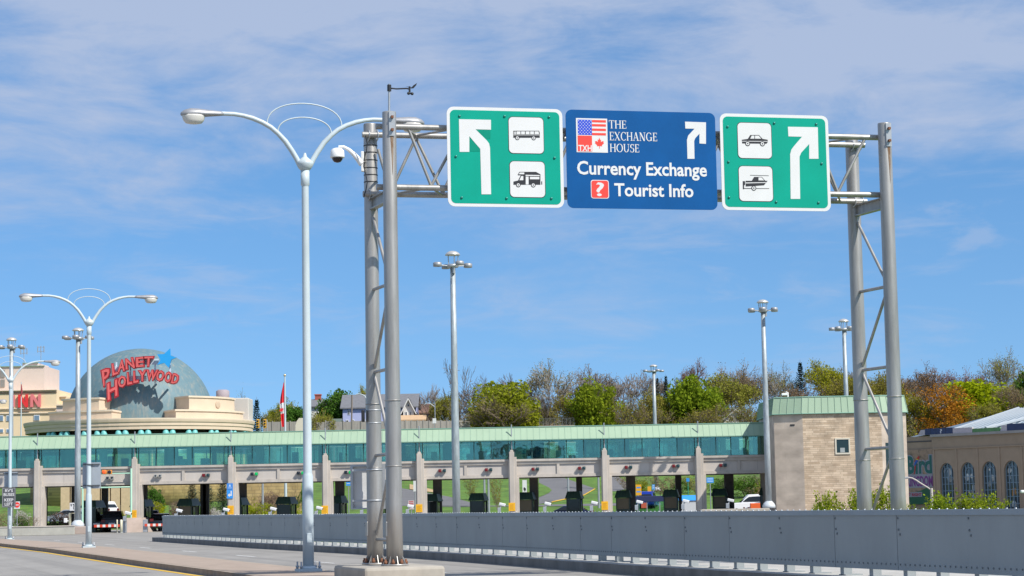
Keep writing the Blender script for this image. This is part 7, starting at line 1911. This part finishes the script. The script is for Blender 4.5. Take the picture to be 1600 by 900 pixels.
H_ = [('shrubbright', 3, 1318, 765, 64, 66, 'fresh green bush behind the parapet under the stone tower window'), ('shrubbright', 4, 1366, 762, 60, 64, 'fresh green bush between the right pair of gantry legs'),
      ('shrubbright', 3, 1434, 786, 44, 70, 'small fresh green bush below the bird banner'), ('shrubbright', 4, 1494, 771, 76, 68, 'wide fresh green bush below the first arched windows'), ('shrubbright', 5, 1536, 775, 66, 67, 'fresh green bush below the middle arched windows'), ('shrubbright', 3, 1284, 786, 40, 69, 'low fresh green bush at the left foot of the stone tower front')]
def airy_bush(seed):
    rnd = random.Random(seed); t = thing('bush', 'x', 'bush', (0, 0, 0)); segs = []
    for k in range(12):
        a = rnd.uniform(0, 6.3); p = Vector((0, 0, 0)); d = Vector((math.cos(a) * .55, math.sin(a) * .55, 1)).normalized()
        for i in range(5):
            q = p + (d + Vector((rnd.uniform(-.3, .3), rnd.uniform(-.3, .3), 0))).normalized() * .18; segs.append((p, q, .006, .005, 2))
            for j in range(3):
                e = Vector((rnd.uniform(-1, 1), rnd.uniform(-1, 1), rnd.uniform(-.1, 1))).normalized(); r = q
                for m_ in range(3): s = r + (e + Vector((rnd.uniform(-.4, .4), rnd.uniform(-.4, .4), rnd.uniform(-.2, .3)))).normalized() * .075; segs.append((r, s, .003, .002, 3)); r = s
            p = q
    branch_mesh(segs, .002).build('stems', barks['brown'], t, fix=False)
    leaves_mesh([s[1] for s in segs if s[4] == 3 or s[1].z > .4], .025, rnd, 9, .035).build('foliage', lf['hedge'], t, fix=False)
    return t
PB = {}
for k, s, px, py, w, Y, lb in H_:
    if s not in PB: o = airy_bush(s); PB[s] = o
    else: o = copy_tree(PB[s])
    p = at(px, py, Y); ww = w * Y / F * 1.1; o.location = (p.x, Y, -.15); o.scale = (ww, ww, p.z + .15); o.rotation_euler = (0, 0, px * .7)
    o['label'] = lb; o['group'] = 'fresh green bushes behind the parapet'

# ------------------------------------------------------------------ the tangle of undergrowth below the trees
def undergrowth(seed, lk, bark, n, px0, px1, y0, y1, hlo, hhi, leaves):
    rnd = random.Random(seed); vs = []; fs = []; lv = []
    for i in range(n):
        Y = rnd.uniform(y0, y1); px = rnd.uniform(px0, px1); p = at(px, 660, Y); b = Vector((p.x, Y, ground_z(p.x, Y) - .1)); h = rnd.uniform(hlo, hhi)
        for k in range(rnd.randint(4, 7)):
            d = Vector((rnd.uniform(-.55, .55), rnd.uniform(-.4, .4), 1)).normalized(); q = b.copy(); L_ = h * rnd.uniform(.6, 1.0); r = .045
            for j in range(4):
                d = (d + Vector((rnd.uniform(-.3, .3), rnd.uniform(-.3, .3), .05))).normalized(); e = q + d * (L_ / 4); s = d.orthogonal().normalized(); o = len(vs)
                vs += [q - s * r, q + s * r, e + s * r * .75, e - s * r * .75]; fs.append((o, o + 1, o + 2, o + 3)); r *= .75
                for m_ in range(3):
                    g = (d * .6 + Vector((rnd.uniform(-1, 1), rnd.uniform(-1, 1), rnd.uniform(-.1, .9)))).normalized(); f = e + g * L_ * rnd.uniform(.12, .3); w = g.orthogonal().normalized() * .018; o = len(vs)
                    vs += [e - w, e + w, f + w * .6, f - w * .6]; fs.append((o, o + 1, o + 2, o + 3))
                    if j > 0: lv += [e + (f - e) * rnd.random() for _ in range(leaves)]
                q = e
    mb = MB(); mb.v = vs; mb.f = fs; mb.sm = [False] * len(fs)
    o = mb.build('undergrowth_stems', barks[bark], None, (0, 300, 0), fix=False)
    tag(o, kind='stuff'); o.name = 'undergrowth'
    o2 = leaves_mesh(lv, .17, rnd, 1, .15).build('undergrowth', lf[lk], None, (0, 300, 0), fix=False); tag(o2, kind='stuff')
undergrowth(1, 'olive', 'brown', 230, 640, 1640, 286, 322, 2.5, 4.6, 3)
undergrowth(2, 'brown', 'grey', 230, 640, 1640, 292, 336, 3.5, 6.5, 2)
undergrowth(3, 'green', 'brown', 40, 415, 640, 290, 312, 1.2, 2.6, 4)
